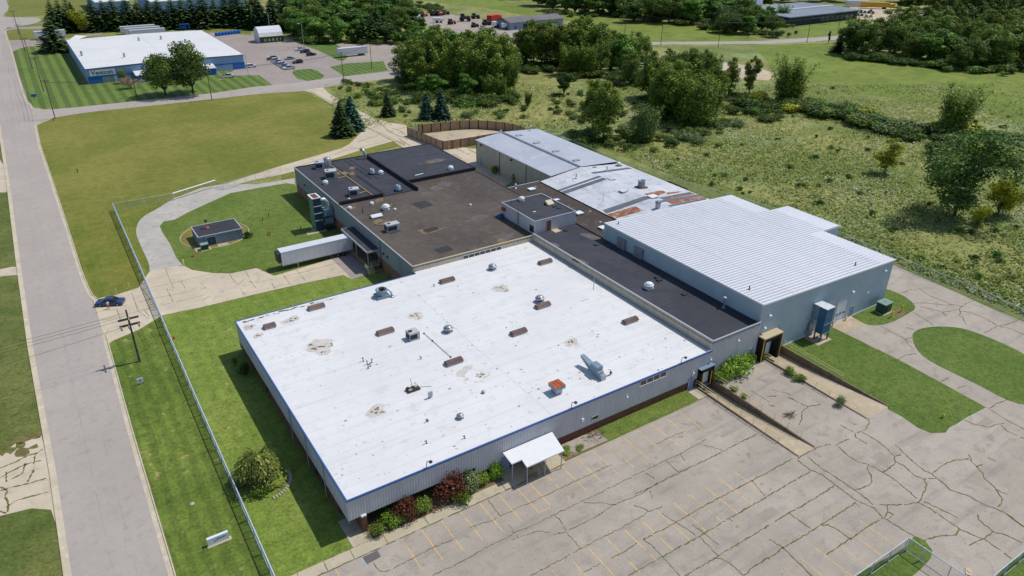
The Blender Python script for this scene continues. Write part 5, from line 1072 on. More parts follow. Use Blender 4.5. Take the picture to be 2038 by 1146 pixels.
plantp('lime', 1985, 428, 10.5, 'bright yellow-green tree beside the big dark open-crowned one', name='tree')
plantp('lime', 1945, 446, 5, 'low yellow-green sapling under the big dark open-crowned tree', name='tree')
plantp('oliveB', 2050, 390, 12, 'dark tree cut by the right edge of the meadow', name='tree')
plantp('limeB', 1760, 345, 10, 'small yellow-olive tree alone in the meadow above the white hall', name='tree', fat=1.3)
plantp('willow', 1280, 282, 13.5, 'pale grey-green willow in the meadow behind the gabled hall', name='willow_tree')
plantp('oliveA', 1200, 280, 18, 'tall olive tree nearest the gabled metal hall', name='tree')
plantp('oliveB', 1180, 262, 17, 'tall olive tree just left behind the one nearest the gabled hall', name='tree')
plantp('lime', 1185, 215, 11, 'round bright yellow-green tree in the middle of the meadow', name='tree')
plantp('mapleA', 1122, 188, 10.5, 'dark egg-shaped tree alone left of the yellow-green one', name='tree', fat=.8)
plantp('oliveD', 1252, 168, 13, 'spreading tree with a bare leaning trunk in the meadow gap', name='tree')
plantp('oliveA', 1448, 195, 15, 'slender open tree beside the pale blue trailer, left of two', name='tree', fat=.7)
plantp('oliveB', 1490, 190, 15, 'slender open tree beside the pale blue trailer, right of two', name='tree', fat=.8)
plantp('mapleC', 1452, 170, 7, 'small rounded tree under the slender pair by the trailer', name='tree')
plantp('mapleB', 668, 84, 15, 'dark rounded tree at the corner of the mown island and gravel lot', name='tree', fat=1.15)
plantp('lime', 163, 64, 13, 'yellow-green tree among the dark conifers behind the warehouse', name='tree')
plantp('oliveC', 1050, 210, 6, 'low bush-like tree right of the poplar clump', name='tree')
# -- rows and woods
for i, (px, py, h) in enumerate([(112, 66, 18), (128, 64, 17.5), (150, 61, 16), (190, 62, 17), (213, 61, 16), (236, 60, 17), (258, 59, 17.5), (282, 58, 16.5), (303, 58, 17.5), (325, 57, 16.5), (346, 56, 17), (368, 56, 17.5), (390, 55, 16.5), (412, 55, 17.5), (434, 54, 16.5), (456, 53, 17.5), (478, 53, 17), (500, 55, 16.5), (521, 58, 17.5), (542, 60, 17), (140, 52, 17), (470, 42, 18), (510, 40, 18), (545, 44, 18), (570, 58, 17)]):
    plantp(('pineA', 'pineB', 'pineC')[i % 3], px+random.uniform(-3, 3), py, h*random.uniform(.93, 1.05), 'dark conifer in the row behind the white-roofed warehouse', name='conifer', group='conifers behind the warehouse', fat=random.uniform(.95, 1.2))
MASS = []
def wood(rows, kinds, label, group, name='tree', dx=26, hh=(12, 17), fat=(.9, 1.2), parts=True, front=99):
    for ri, (py, x0, x1) in enumerate(rows):
        px = x0+random.uniform(0, dx*.5)
        while px < x1:
            a = (random.choice(kinds), px, py+random.uniform(-4, 4), random.uniform(*hh)); ft = random.uniform(*fat)
            if ri < front: plantp(*a, label, name=name, group=group, fat=ft, parts=parts)
            else: MASS.append((a[0], *G(a[1], a[2])[:2], a[3], ft*WIDE.get(a[0], 1)))
            px += dx*random.uniform(.75, 1.3)
wood([(76, 588, 640), (82, 694, 800), (66, 575, 660), (66, 690, 815), (52, 565, 820), (38, 555, 830), (24, 560, 825), (10, 560, 818), (-6, 540, 815), (-24, 500, 820)], ('mapleA', 'mapleB', 'mapleC', 'mapleA', 'oakB', 'pineC'), 'dark leafy tree in the dense wood behind the tent and gravel lot', 'trees of the wood behind the gravel lot', front=6, hh=(10, 15.5), dx=22, fat=(1.1, 1.4))
wood([(86, 780, 860), (76, 815, 870), (64, 800, 850)], ('mapleC', 'mapleB'), 'bushy green tree between the gravel lot and machine yard', 'trees between gravel lot and machine yard', hh=(7, 11))
for px, py, h, k in ((800, 160, 13, 'oliveD'), (822, 170, 15, 'oliveA'), (845, 160, 17, 'oliveC'), (838, 182, 14, 'oliveB'), (868, 168, 18, 'oliveA'), (890, 180, 17, 'oliveC'), (876, 150, 18, 'oliveD'), (905, 160, 19, 'mapleB'), (920, 178, 17, 'oliveA'), (938, 165, 18, 'oliveB'), (930, 150, 18, 'mapleB'), (952, 182, 17, 'oliveC'), (968, 170, 18, 'oliveA'), (985, 186, 16, 'oliveB'), (1000, 172, 17, 'oliveA'), (1012, 184, 14, 'oliveC'), (985, 160, 18, 'oliveD'), (1016, 165, 14, 'oliveB'), (860, 140, 16, 'mapleC'), (900, 140, 16, 'mapleB'), (955, 145, 16, 'oliveD'), (835, 145, 15, 'mapleC'), (975, 195, 9, 'oliveC'), (1000, 196, 8, 'oliveC'), (930, 194, 9, 'mapleC'), (870, 190, 8, 'mapleC'), (845, 190, 7, 'mapleC')):
    plantp(k, px, py, h*1.16, 'olive-green tree in the dense clump right of the side street bend', name='tree', group='trees of the middle clump', fat=random.uniform(.9, 1.1))
for px, py, h, k in ((1037, 126, 13, 'oliveB'), (1048, 130, 14, 'oliveA'), (1062, 128, 17, 'oliveA'), (1078, 134, 17, 'oliveB'), (1095, 130, 17, 'oliveD'), (1112, 136, 16, 'oliveA'), (1125, 128, 18, 'oliveC'), (1142, 134, 18, 'oliveA'), (1158, 130, 19, 'oliveB'), (1175, 132, 18, 'oliveD'), (1192, 128, 16, 'oliveA'), (1125, 148, 13, 'oliveC'), (1150, 150, 13, 'oliveC'), (1175, 152, 13, 'oliveC'), (1195, 148, 13, 'oliveD'), (1215, 140, 14, 'oliveC'), (1235, 140, 16, 'mapleB'), (1255, 138, 15, 'oliveC'), (1272, 132, 13, 'oliveD'), (1220, 128, 13, 'oliveA')):
    plantp(k, px, py, h*1.15, 'tall olive tree in the row along the far bend of the side street', name='tree', group='trees along the side street bend', fat=random.uniform(.85, 1.1))
for px, py, h, k in ((1305, 232, 14, 'oliveB'), (1322, 240, 17, 'oliveA'), (1340, 232, 18, 'oliveA'), (1358, 246, 17, 'oliveC'), (1382, 250, 18, 'vaseA'), (1405, 240, 17, 'oliveC'), (1412, 222, 15, 'oliveB'), (1345, 210, 18, 'oliveD'), (1375, 205, 18, 'oliveA'), (1310, 205, 17, 'oliveC'), (1290, 195, 16, 'oliveA'), (1330, 190, 16, 'oliveD'), (1365, 180, 15, 'oliveA'), (1395, 175, 14, 'oliveB'), (1420, 165, 12, 'oliveC'), (1350, 165, 12, 'mapleB'), (1400, 200, 16, 'oliveA')):
    plantp(k, px, py, h*1.08, 'olive-brown tree in the big clump left of the pale blue trailer', name='tree', group='trees of the big meadow clump', fat=random.uniform(.9, 1.1))
wood([(24, 1095, 1260), (33, 1180, 1350), (44, 1250, 1470), (36, 1330, 1470), (14, 1060, 1480), (-4, 1020, 1500), (-22, 980, 1600), (-40, 1000, 1650)], ('mapleA', 'mapleB', 'mapleC', 'oakB'), 'dark leafy tree at the edge of the far wood beyond the bright field', 'trees of the far wood', front=4, hh=(13, 18), dx=22, fat=(1.15, 1.5))
wood([(50, 1440, 1530), (64, 1440, 1560), (30, 1400, 1480), (10, 1500, 1530), (4, 1560, 1680), (-12, 1540, 1800), (-34, 1600, 2100), (20, 1790, 2080), (2, 1780, 2080)], ('mapleB', 'mapleC', 'mapleA', 'oakA'), 'leafy tree in the wood round the dark grey building', 'trees round the dark grey building', front=3, hh=(9, 15), dx=22, fat=(1.15, 1.5))
wood([(112, 1688, 1800), (122, 1790, 2060), (134, 1900, 2070), (104, 1740, 2060), (92, 1700, 2060), (80, 1760, 2060), (66, 1800, 2070), (52, 1850, 2080), (38, 1880, 2090)], ('oliveA', 'oliveB', 'oliveC', 'oliveD', 'oliveD', 'mapleB', 'mapleA'), 'olive tree in the wood behind the right meadow', 'trees behind the right meadow', front=6, hh=(12, 19), dx=27, fat=(1.0, 1.3))
plantp('pineA', 1668, 104, 9, 'small dark conifer at the left end of the right wood', name='conifer', fat=1.2)
plantp('vaseB', 1555, 44, 13, 'dark branching tree in front of the dark grey building', name='tree')
# -- shrubs
def shrubs(pts, kinds, label, group, hh, fat=(.9, 1.4), name='shrub', parts=True):
    for px, py in pts: plantp(random.choice(kinds), px, py, random.uniform(*hh), label, cat='shrub', name=name, group=group, fat=random.uniform(*fat), parts=parts)
band = []
for (ax, ay), (bx, by), k, w in (((1470, 205), (1620, 222), 14, 16), ((1600, 215), (1720, 240), 16, 14), ((1690, 235), (1830, 275), 24, 16), ((1850, 275), (1960, 270), 12, 12), ((1880, 285), (2060, 300), 26, 24), ((1960, 320), (2060, 330), 10, 14), ((1540, 180), (1680, 215), 8, 8)):
    for _ in range(int(k*.72)): u = random.random(); band.append((ax+(bx-ax)*u, ay+(by-ay)*u+random.uniform(-w, w)*.8))
shrubs(band, ('bushA', 'bushB', 'bushD', 'bushA', 'bushC', 'bushE'), 'leafy shrub in the long thicket across the right meadow', 'shrubs of the meadow thicket', (2.4, 4.6), fat=(1.3, 2.0))
edge_ = [(1700+i*15+random.uniform(-5, 5), 118+i*1.6+random.uniform(-5, 6)) for i in range(0, 24, 1)][::4]+[(1700+i*20, 119+i*2) for i in range(14)]
shrubs(edge_, ('bushA', 'bushB', 'bushC', 'bushD'), 'low shrub at the foot of the right wood', 'shrubs at the foot of the right wood', (2, 3.6), fat=(1.2, 1.9))
shrubs([(1040+random.uniform(0, 90), 133+random.uniform(-6, 12)) for _ in range(11)]+[(1180+random.uniform(0, 120), 158+random.uniform(-10, 14)) for _ in range(9)], ('bushB', 'bushA', 'bushC'), 'dark undergrowth shrub beneath the meadow trees', 'undergrowth below the meadow trees', (1.6, 3), fat=(1.3, 2))
shrubs([(1130+random.uniform(0, 330), 262+random.uniform(-25, 40)) for _ in range(34)]+[(1340+random.uniform(0, 180), 215+random.uniform(-10, 40)) for _ in range(16)], ('bushA', 'bushD', 'bushC', 'bushB', 'bushC'), 'leafy shrub at the feet of the meadow trees behind the gabled hall', 'shrubs behind the gabled hall', (1.4, 3))
shrubs([(680+random.uniform(0, 140), 172+random.uniform(-6, 55)) for _ in range(18)]+[(800+random.uniform(0, 250), 208+random.uniform(-12, 28)) for _ in range(22)], ('bushC', 'bushD', 'bushG', 'bushB', 'bushC'), 'small shrub in the rough ground above the brown yard fence', 'shrubs above the yard fence', (1.2, 2.6))
spots = []
while len(spots) < 118:
    px, py = random.uniform(1090, 2030), random.uniform(165, 560)
    x, y, _ = G(px, py)
    if x < 147 or (y < 100 and x < 150) or py < 230 and px > 1680 or y < 40: continue
    spots.append((px, py))
shrubs(spots, ('bushF', 'bushF', 'bushG', 'bushF'), 'small dark bush scattered in the open meadow', 'small bushes of the open meadow', (.7, 1.5), name='bush', parts=True)
wood([(70, 1500, 1590), (58, 1560, 1590)], ('bushA', 'bushD', 'bushB'), 'roadside shrub below the dark grey building', 'roadside shrubs by the dark grey building', name='shrub', dx=12, hh=(2, 4))
# -- planting at the front hall
weep = plantp('weeper', 521, 958, 4.6, 'weeping evergreen ringed by stones on the front lawn', name='weeping_tree', fat=1.1)
wx, wy, _ = G(521, 958)
plant('shrubC', wx-.6, wy-2.3, 1.2, 'low green bush at the foot of the weeping evergreen', cat='shrub', name='shrub', fat=1.4)
for k in range(15):
    a = -1.45+k*.115; mb = MB(); mb.cbox(0, 0, 0, .42, .26, .2, a, 0, .06); o = mb.build('edging_stone', M['stone'], loc=(wx+3.5*math.cos(a), wy+3.5*math.sin(a)-.4, .02)); tag(o, 'pale stone in the border around the weeping evergreen', 'stone', 'border stones round the weeping evergreen')
for px, py, k, h, f, lb in ((752, 1060, 'shrubA', 1.6, 1.15, 'low yellow-green shrub at the front left corner of the hall'), (775, 1040, 'shrubC', 1.8, 1.1, 'green shrub with a pink bloom beside the corner shrub'), (806, 1030, 'red', 3.4, .95, 'smaller brown-red leaved shrub below the overhang'), (790, 1046, 'shrubC', 1.5, 1.0, 'dark green low shrub in front of the smaller red one'), (845, 1018, 'shrubA', 2.2, 1.0, 'bright green shrub between the two red ones'), (893, 990, 'red', 4.2, 1.1, 'larger dark red leaved shrub below the overhang'), (938, 976, 'shrubB', 3.3, 1.0, 'grey-green shrub right of the larger red one'), (962, 962, 'shrubA', 1.8, 1.1, 'low green shrub beside the grey-green one'), (986, 950, 'vine', 2.6, .42, 'bright lime shrub next to the entrance canopy'), (920, 1000, 'shrubC', 1.6, 1.0, 'dark green shrub below the grey-green one')):
    plantp(k, px, py, h, lb, cat='shrub', name='shrub', fat=f)
for px, py, k, h, f, lb in ((1455, 742, 'vine', 3.3, .95, 'large rambling green shrub against the link wall by the dock'), (1480, 724, 'vine', 2.7, .8, 'rambling green shrub right of the largest one at the link wall'), (1432, 756, 'shrubC', 1.8, 1.3, 'low green shrub at the foot of the link wall railing'), (1508, 712, 'shrubC', 1.4, 1.2, 'small weed bush below the blue door of the metal hall'), (1670, 806, 'shrubB', 1.9, .95, 'dusty green bush on the edge of the right truck well'), (1572, 745, 'shrubC', 1.3, 1.2, 'upper weed clump on the kerb of the right truck well'), (1590, 758, 'shrubC', 1.2, 1.2, 'lower weed clump on the kerb of the right truck well'), (1460, 778, 'shrubC', 1.0, 1.0, 'upper weed on the wall of the left truck well'), (1480, 792, 'shrubC', .9, 1.0, 'lower weed on the wall of the left truck well'), (1022, 362, 'limeB', 2.2, 1.2, 'yellow weed in the gap beside the gabled hall'), (984, 345, 'shrubC', 2.4, .8, 'green weed against the gabled hall wall'), (493, 473, 'bushF', 1.9, .8, 'dark shrub at the right end of the small shed'), (487, 745, 'bushB', 2.0, .8, 'dark shrub beside the hall in the shade of its left wall'), (468, 725, 'shrubA', 1.6, .6, 'thin sapling in the shade of the left hall wall')):
    plantp(k, px, py, h, lb, cat='shrub', name='shrub', fat=f)
plant('shrubC', 49.6, 61.6, .6, 'patch of low green weeds right of the entrance canopy', cat='shrub', name='weed_patch', fat=2.2); plant('shrubC', 51.6, 61.0, .5, 'second patch of low weeds right of the entrance canopy', cat='shrub', name='weed_patch', fat=2)
# -- tall weeds of the meadow: far too many to count
def meadow(n, box, keep, size, hgt, name, mat='weed', bare=.5):
    px = RNG.uniform(box[0], box[1], n); py = RNG.uniform(box[2]**.5, box[3]**.5, n)**2
    P = np.array([G(a, b) for a, b in zip(px, py)])
    f = np.array([keep(x, y) for x, y, _ in P]); P = P[f]
    ph = np.sin(P[:, 0]*.11+1.3*np.sin(P[:, 1]*.07))+np.sin(P[:, 1]*.13+2*np.sin(P[:, 0]*.05))+RNG.normal(size=len(P))*.8
    P = P[ph > -bare]; ph = ph[ph > -bare]; m = len(P)
    out = []; nr = []; t = []
    for k in range(2):
        q = P.copy(); q[:, :2] += RNG.normal(size=(m, 2))*.35; hh = hgt*RNG.uniform(.3, 1, m); q[:, 2] = hh*.5
        out.append(q); nr.append(np.stack([RNG.normal(size=m)*.7+.5, RNG.normal(size=m)*.7, RNG.uniform(.6, 1.8, m)], 1)); t.append(.38+.2*ph+RNG.uniform(-.3, .5, m))
    me = leaf_mesh(name, np.concatenate(out), np.concatenate(nr), size, np.concatenate(t), L[mat], 1.2)
    o = bpy.data.objects.new(name, me); COL.objects.link(o); stuff(o)
east_ok = lambda x, y: (x > 146 or (y > 142 and x > 131) or y > 214) and y > 22 and not (x > 330 and y > 235)
meadow(105000, (660, 2060, 168, 640), lambda x, y: (x > 144.5 or (y > 190 and x > 133) or (y > 215 and x > 90)) and y > 20 and not (x < 104+(y-215)*.0 and y < 228) and y < 292, .36, 1.2, 'tall_weeds', bare=.9)
meadow(5000, (1000, 2060, 250, 640), lambda x, y: 131 < x < 146 and 20 < y < 200 and (x > 143.8 or y > 108), .22, .8, 'fence_weeds', 'vine', 2)

# -- the deeper parts of the woods, one mass of crowns behind the trees above
def mass():
    V = []; T = []
    for kind, x, y, h, ft in MASS:
        cm = K[kind][0]; n = len(cm.polygons); co = np.empty(n*12, np.float32); cm.vertices.foreach_get('co', co); co = co.reshape(n, 4, 3)
        tt = np.empty(n, np.float32); cm.attributes['tint'].data.foreach_get('value', tt)
        k = min(n, 1500); sel = RNG.choice(n, k, replace=False); q = co[sel]; c = q.mean(1, keepdims=True); q = c+(q-c)*min(2.0, (n/k)**.5)
        s = h/NAT[kind]; a = random.uniform(0, 6.28); R = np.array([[math.cos(a), -math.sin(a), 0], [math.sin(a), math.cos(a), 0], [0, 0, 1]])
        V.append((q@R.T)*np.array([s*ft, s*ft, s])+np.array([x, y, 0])); T.append(tt[sel]*random.uniform(.7, 1.2)+random.uniform(-.1, .1))
    v = np.concatenate(V).reshape(-1, 3); m = len(v)//4
    me = bpy.data.meshes.new('far_wood'); me.vertices.add(4*m); me.loops.add(4*m); me.polygons.add(m)
    me.vertices.foreach_set('co', v.ravel().astype(np.float32)); me.loops.foreach_set('vertex_index', np.arange(4*m, dtype=np.int32)); me.polygons.foreach_set('loop_start', np.arange(0, 4*m, 4, dtype=np.int32))
    me.materials.append(L['oak']); me.update(calc_edges=True)
    me.attributes.new('tint', 'FLOAT', 'FACE').data.foreach_set('value', np.clip(np.concatenate(T), 0, 1).astype(np.float32))
    o = bpy.data.objects.new('far_wood', me); COL.objects.link(o); stuff(o)
def brush(pts_n, box, kinds, hh, ft=(1.1, 1.9)):
    for _ in range(pts_n):
        u = random.random(); v = random.uniform(-1, 1)
        for (ax, ay), (bx, by), w in (random.choice(box),):
            MASS.append((random.choice(kinds), *G(ax+(bx-ax)*u, ay+(by-ay)*u+v*w)[:2], random.uniform(*hh), random.uniform(*ft)))
BK = ('bushA', 'bushB', 'bushC', 'bushA', 'bushB')
brush(46, [((1090, 27), (1250, 34), 4), ((1250, 40), (1440, 50), 5), ((1400, 56), (1560, 74), 8)], ('bushA', 'bushB', 'bushD'), (2.5, 5))
brush(60, [((1690, 115), (1800, 124), 4), ((1800, 124), (2050, 146), 6)], BK, (2.5, 4.5))
brush(60, [((1040, 136), (1130, 140), 10), ((1130, 150), (1300, 160), 14), ((1290, 200), (1420, 215), 30)], BK, (1.8, 3.6))
brush(75, [((790, 170), (1030, 195), 12), ((830, 195), (1020, 205), 10)], BK, (1.8, 3.6))
brush(90, [((1130, 285), (1300, 290), 16), ((1290, 250), (1420, 250), 22), ((1420, 200), (1560, 210), 14), ((1440, 230), (1560, 230), 20)], ('bushA', 'bushC', 'bushD', 'bushB', 'bushC'), (1.4, 3.2))
brush(70, [((1560, 205), (1700, 240), 10), ((1700, 240), (1850, 280), 12), ((1850, 290), (2060, 300), 16)], ('bushA', 'bushB', 'bushD', 'bushE'), (2.2, 4))
brush(40, [((600, 86), (800, 88), 4), ((830, 10), (880, 22), 8)], ('bushA', 'bushB'), (2, 4))
brush(60, [((1100, 200), (1290, 225), 26), ((660, 178), (830, 215), 22)], ('bushC', 'bushD', 'bushG', 'bushB'), (.9, 2))
mass()
# ------------------------------------------------------------------ things on the roofs
ZH, ZW, ZK, ZL, ZP, ZT = 5.7, 6.75, 7.0, 7.55, 9.63, 5.8
def place(fn, px, py, z, label, *a, **k):
    x, y, _ = G(px, py, z); return fn(x, y, z, label, *a, **k)
_proto = {}
def cached(key, x, y, z, label, make, rz=0, s=1.0, group=None):
    """the first of a kind is modelled; later ones are copies of it and its parts"""
    if key in _proto: return dup(_proto[key], (x, y, z), rz, label, (s, s, s), group)
    t = make(); t.location = (x, y, z); t.rotation_euler = (0, 0, rz); t.scale = (s, s, s); t['label'] = label
    if group: t['group'] = group
    _proto[key] = t; return t
def mushroom(x, y, z, label, s=1.0, m='galv'):
    def mk():
        t = thing('mushroom_vent', label, 'roof vent')
        mb = MB(); mb.cbox(0, 0, 0, 1.15, 1.15, .22); mb.lathe([(.42, .22), (.4, .55)], 18); mb.build('vent_base', M[m], t)
        mb = MB(); mb.lathe([(.40, .45), (.72, .48), (.80, .62), (.74, .80), (.50, .84), (.46, .80)], 20); mb.build('vent_skirt', M[m], t)
        mb = MB(); mb.lathe([(.44, .80), (.60, .88), (.56, 1.0), (.34, 1.10), (0.001, 1.13)], 20); mb.build('vent_cap', M[m], t)
        return t
    return cached('mush'+m, x, y, z, label, mk, random.uniform(0, .3), s, 'mushroom roof vents')
def skylight(x, y, z, label, L=2.7, W=1.15, m='vent_brown'):
    def mk():
        t = thing('ridge_vent_box', label, 'roof vent')
        mb = MB(); mb.box(-L/2, -W/2, 0, L/2, W/2, .26); mb.build('vent_curb', M['galv'], t)
        mb = MB(); a, b, h = L/2+.06, W/2+.08, .26
        mb.add([(-a, -b, h), (a, -b, h), (a, b, h), (-a, b, h), (-a+.05, -b*.42, .66), (a-.05, -b*.42, .66), (a-.05, b*.42, .66), (-a+.05, b*.42, .66)], [(4, 5, 6, 7), (0, 1, 5, 4), (1, 2, 6, 5), (2, 3, 7, 6), (3, 0, 4, 7)])
        for k in (-.33, .33): mb.box(k*a*2-.02, -b*.42, .66, k*a*2+.02, b*.42, .685)
        mb.build('vent_hood', M[m], t)
        return t
    return cached('sky%s%.1f' % (m, L), x, y, z, label, mk, 0.0, 1.0, 'box vents on the white roof' if m == 'vent_brown' else None)
def ac_unit(x, y, z, label, L=1.7, W=1.2, Hh=1.15, rz=0, fan=1):
    def mk():
        t = thing('air_conditioner', label, 'air conditioner')
        mb = MB(); mb.cbox(0, 0, .12, L, W, Hh, 0, 0, .05); mb.build('casing', M['ac'], t)
        mb = MB(); mb.box(-L/2+.1, -W/2-.015, .3, L*.25, -W/2-.002, Hh*.85); mb.build('fin_panel', M['ac_dark'], t)
        mb = MB(); mb.box(-L/2-.015, -W/2+.1, .3, -L/2-.002, W/2-.1, Hh*.85); mb.build('fin_panel', M['ac_dark'], t)
        for k in range(fan): mb = MB(); mb.lathe([(.36, 0), (.36, .06), (.30, .06), (.28, .01), (.001, .01)], 16, (-L*.25+k*L*.5, 0, Hh+.12)); mb.build('fan_grille', M['dark'], t)
        mb = MB(); mb.box(-L/2+.05, -W/2, 0, L/2-.05, -W/2+.14, .12); mb.box(-L/2+.05, W/2-.14, 0, L/2-.05, W/2, .12); mb.build('skids', M['galv'], t)
        return t
    return cached('ac%.1f%.1f%d' % (L, W, fan), x, y, z, label, mk, rz, 1.0)
def pipe(x, y, z, label, h=.9, r=.08, cap=True, m='galv', name='vent_pipe'):
    t = lthing(name, label, 'pipe', (x, y, z))
    mb = MB(); mb.cyl(0, 0, 0, h, r, n=10); mb.lathe([(r*2.2, 0), (r*1.1, .12)], 12); mb.build('pipe', M[m], t)
    if cap: mb = MB(); mb.lathe([(r*1.9, h-.02), (r*1.9, h+.08), (.001, h+.22)], 10); mb.build('pipe_cap', M['vent_white'], t)
    return t
def bent(x, y, z, label, h=.5, d=(-.3, -.1)):
    mb = MB(); mb.tube([(0, 0, 0), (0, 0, h*.8), (d[0]*.3, d[1]*.3, h), (d[0], d[1], h*.9)], .06, 7); mb.lathe([(.14, 0), (.08, .06)], 8)
    return tag(mb.build('bent_pipe', M['dark'], loc=(x, y, z)), label, 'pipe')
def low_box(x, y, z, label, sx=1.0, sy=.7, h=.25, m='dark', name='roof_hatch'):
    t = lthing(name, label, 'roof hatch', (x, y, z)); mb = MB(); mb.cbox(0, 0, 0, sx, sy, h*.7); mb.build('curb', M['galv' if m != 'dark' else 'dark'], t)
    mb = MB(); mb.cbox(0, 0, h*.7, sx+.12, sy+.12, h*.35, 0, 0, .04); mb.build('lid', M[m], t); return t
ord_ = ['', '']
for px, py, lb in ((630, 613, 'brown box vent near the far left edge of the white roof'), (890, 560, 'brown box vent near the brown block, left of a mushroom vent'), (1085, 523, 'brown box vent nearest the rooftop room'), (767, 662, 'brown box vent left of the air conditioner on the white roof'), (1080, 610, 'brown box vent right beside a mushroom vent on the white roof'), (903, 722, 'brown box vent in the middle of the white roof, below the mushroom vents'), (1032, 663, 'brown box vent on the white roof midway between the two nearest to the link wall'), (1254, 640, 'brown box vent nearest the right edge of the white roof')):
    place(skylight, px, py, ZH, lb)
place(skylight, 537, 651, ZH, 'shorter brown box vent in the left corner of the white roof', 1.8)
place(skylight, 749, 432, ZW, 'pale box vent alone on the brown roof', 2.4, 1.1, 'vent_white')
for px, py, s, m, z, lb in ((980, 536, 1.0, 'galv', ZH, 'round mushroom vent on the white roof close to the brown block'), (1074, 600, 1.05, 'galv', ZH, 'round mushroom vent on the white roof beside a brown box vent'), (892, 660, 1.0, 'galv', ZH, 'round mushroom vent right of the air conditioner on the white roof'), (916, 832, .66, 'galv', ZH, 'small mushroom vent near the front edge of the white roof'), (962, 782, .36, 'galv', ZH, 'tiny mushroom vent in the middle of the white roof'), (768, 417, 1.15, 'vent_white', ZW, 'largest white mushroom vent on the brown roof'), (786, 418, .42, 'vent_white', ZW, 'tiny white vent right of the largest one on the brown roof'), (696, 416, .62, 'vent_white', ZW, 'white ball vent at the left corner of the brown roof'), (740, 407, .62, 'vent_white', ZW, 'white ball vent below the black parapet of the brown roof'), (936, 409, .40, 'vent_white', ZW, 'small dark-footed vent alone right of centre on the brown roof'), (648, 366, .85, 'vent_white', ZW, 'white mushroom vent near the left eave of the black roof'), (758, 346, .85, 'vent_white', ZW, 'white mushroom vent beside the black divider wall'), (897, 337, .9, 'vent_white', ZL, 'white mushroom vent on the taller black roof'), (1038, 399, .85, 'vent_white', ZP, 'white mushroom vent on the rooftop room'), (1291, 574, 1.1, 'vent_white', ZK, 'white mushroom vent on the long black link roof'), (695, 397, .35, 'vent_white', ZW, 'tiny white vent at the front of the black roof')):
    place(mushroom, px, py, z, lb, s, m)
place(ac_unit, 822, 673, ZH, 'grey air conditioner alone on the white roof', 1.75, 1.55, 1.3)
place(ac_unit, 781, 458, ZW, 'long white air conditioner on the brown roof', 2.9, 1.7, 1.5)
place(ac_unit, 637, 334, ZW, 'air conditioner nearest the rear left corner of the black roof', 2.3, 1.9, 1.6, -.25)
place(ac_unit, 659, 353, ZW, 'largest air conditioner, in the middle of the three on the black roof', 2.8, 2.2, 1.8, -.25)
place(ac_unit, 705, 388, ZW, 'air conditioner at the front of the black roof near the timber', 2.3, 1.9, 1.6, -.25)
# big exhaust fan with its side duct
x, y, _ = G(760, 590, ZH); t = lthing('exhaust_fan', 'large blue-grey drum exhaust fan at the rear of the white roof', 'exhaust fan', (x, y, ZH))
mb = MB(); mb.cbox(0, 0, 0, 2.3, 2.1, .45); mb.build('fan_base', M['galv_blue'], t)
mb = MB(); mb.lathe([(.95, .45), (.95, 1.35), (1.05, 1.35), (1.05, 1.45), (.86, 1.45), (.84, 1.0), (.001, 1.0)], 22); mb.build('fan_drum', M['galv_blue'], t)
mb = MB(); mb.cbox(.1, .2, 1.2, .9, .5, .45); mb.cyl(-.3, -.2, 1.0, 1.5, .18, n=10); mb.build('fan_motor', M['dark'], t)
mb = MB(); mb.tube([(.9, -.2, 1.2), (1.35, -.5, 1.15), (1.45, -.9, .6), (1.5, -1.0, .1)], .16, 8); mb.lathe([(.5, 0), (.5, .08), (.2, .2)], 12, (1.5, -1.0, 0)); mb.build('side_duct', M['galv'], t)
# dust duct unit and rusty hood near the front
x, y, _ = G(1193, 748, ZH); t = lthing('duct_unit', 'stepped grey metal duct unit near the front of the white roof', 'duct', (59.3, 66.5, ZH), scale=(.92, .92, .78))
mb = MB()
def wedge(w0, w1, ya, yb, b0, t0, b1, t1): mb.add([(-w0, ya, b0), (w0, ya, b0), (w1, yb, b1), (-w1, yb, b1), (-w0, ya, t0), (w0, ya, t0), (w1, yb, t1), (-w1, yb, t1)], [(4, 5, 6, 7), (0, 1, 5, 4), (1, 2, 6, 5), (2, 3, 7, 6), (3, 0, 4, 7), (3, 2, 1, 0)])
wedge(.55, .55, 0, 2.7, .2, 1.35, .7, 1.75); wedge(.50, .34, 2.7, 4.9, .75, 1.75, 1.75, 2.2)
mb.build('duct', M['galv_blue'], t)
mb = MB(); mb.cbox(.06, 1.25, 1.3, 1.16, 1.7, 1.0); mb.build('fan_housing', M['galv_blue'], t)
mb = MB(); mb.cbox(0, -.35, 0, .95, .7, 1.2, 0, 0, .1); mb.build('end_box', M['galv'], t)
mb = MB(); mb.tube([(-.4, 2.6, 0), (-.2, 2.6, 1.4)], .05); mb.tube([(.4, 2.6, 0), (.2, 2.6, 1.4)], .05); mb.build('support_frame', M['galv'], t)
mb = MB(); mb.tube([(.5, -.1, .12), (2.0, -.1, .12)], .05); mb.tube([(2.0, -.1, .1), (2.0, .1, 1.1), (1.7, .3, 1.0)], .05); mb.cbox(2.05, 0, .25, .3, .3, .35); mb.build('conduit', M['dark'], t)
t = lthing('hooded_vent', 'square roof vent with a rust-orange top near the front of the white roof', 'roof vent', (51.9, 67.25, ZH))
mb = MB(); mb.cbox(0, 0, 0, 1.15, 1.15, .9); mb.build('vent_neck', M['galv'], t)
mb = MB(); mb.cbox(0, 0, .9, 1.75, 1.75, .5); mb.build('vent_hood', M['galv_blue'], t)
mb = MB(); mb.cbox(0, 0, 1.4, 1.78, 1.78, .05); 
for k in (-.3, .3): mb.cbox(k*1.0, 0, 1.45, .06, 1.78, .05)
mb.build('rusted_cover', M['rust_top'], t)
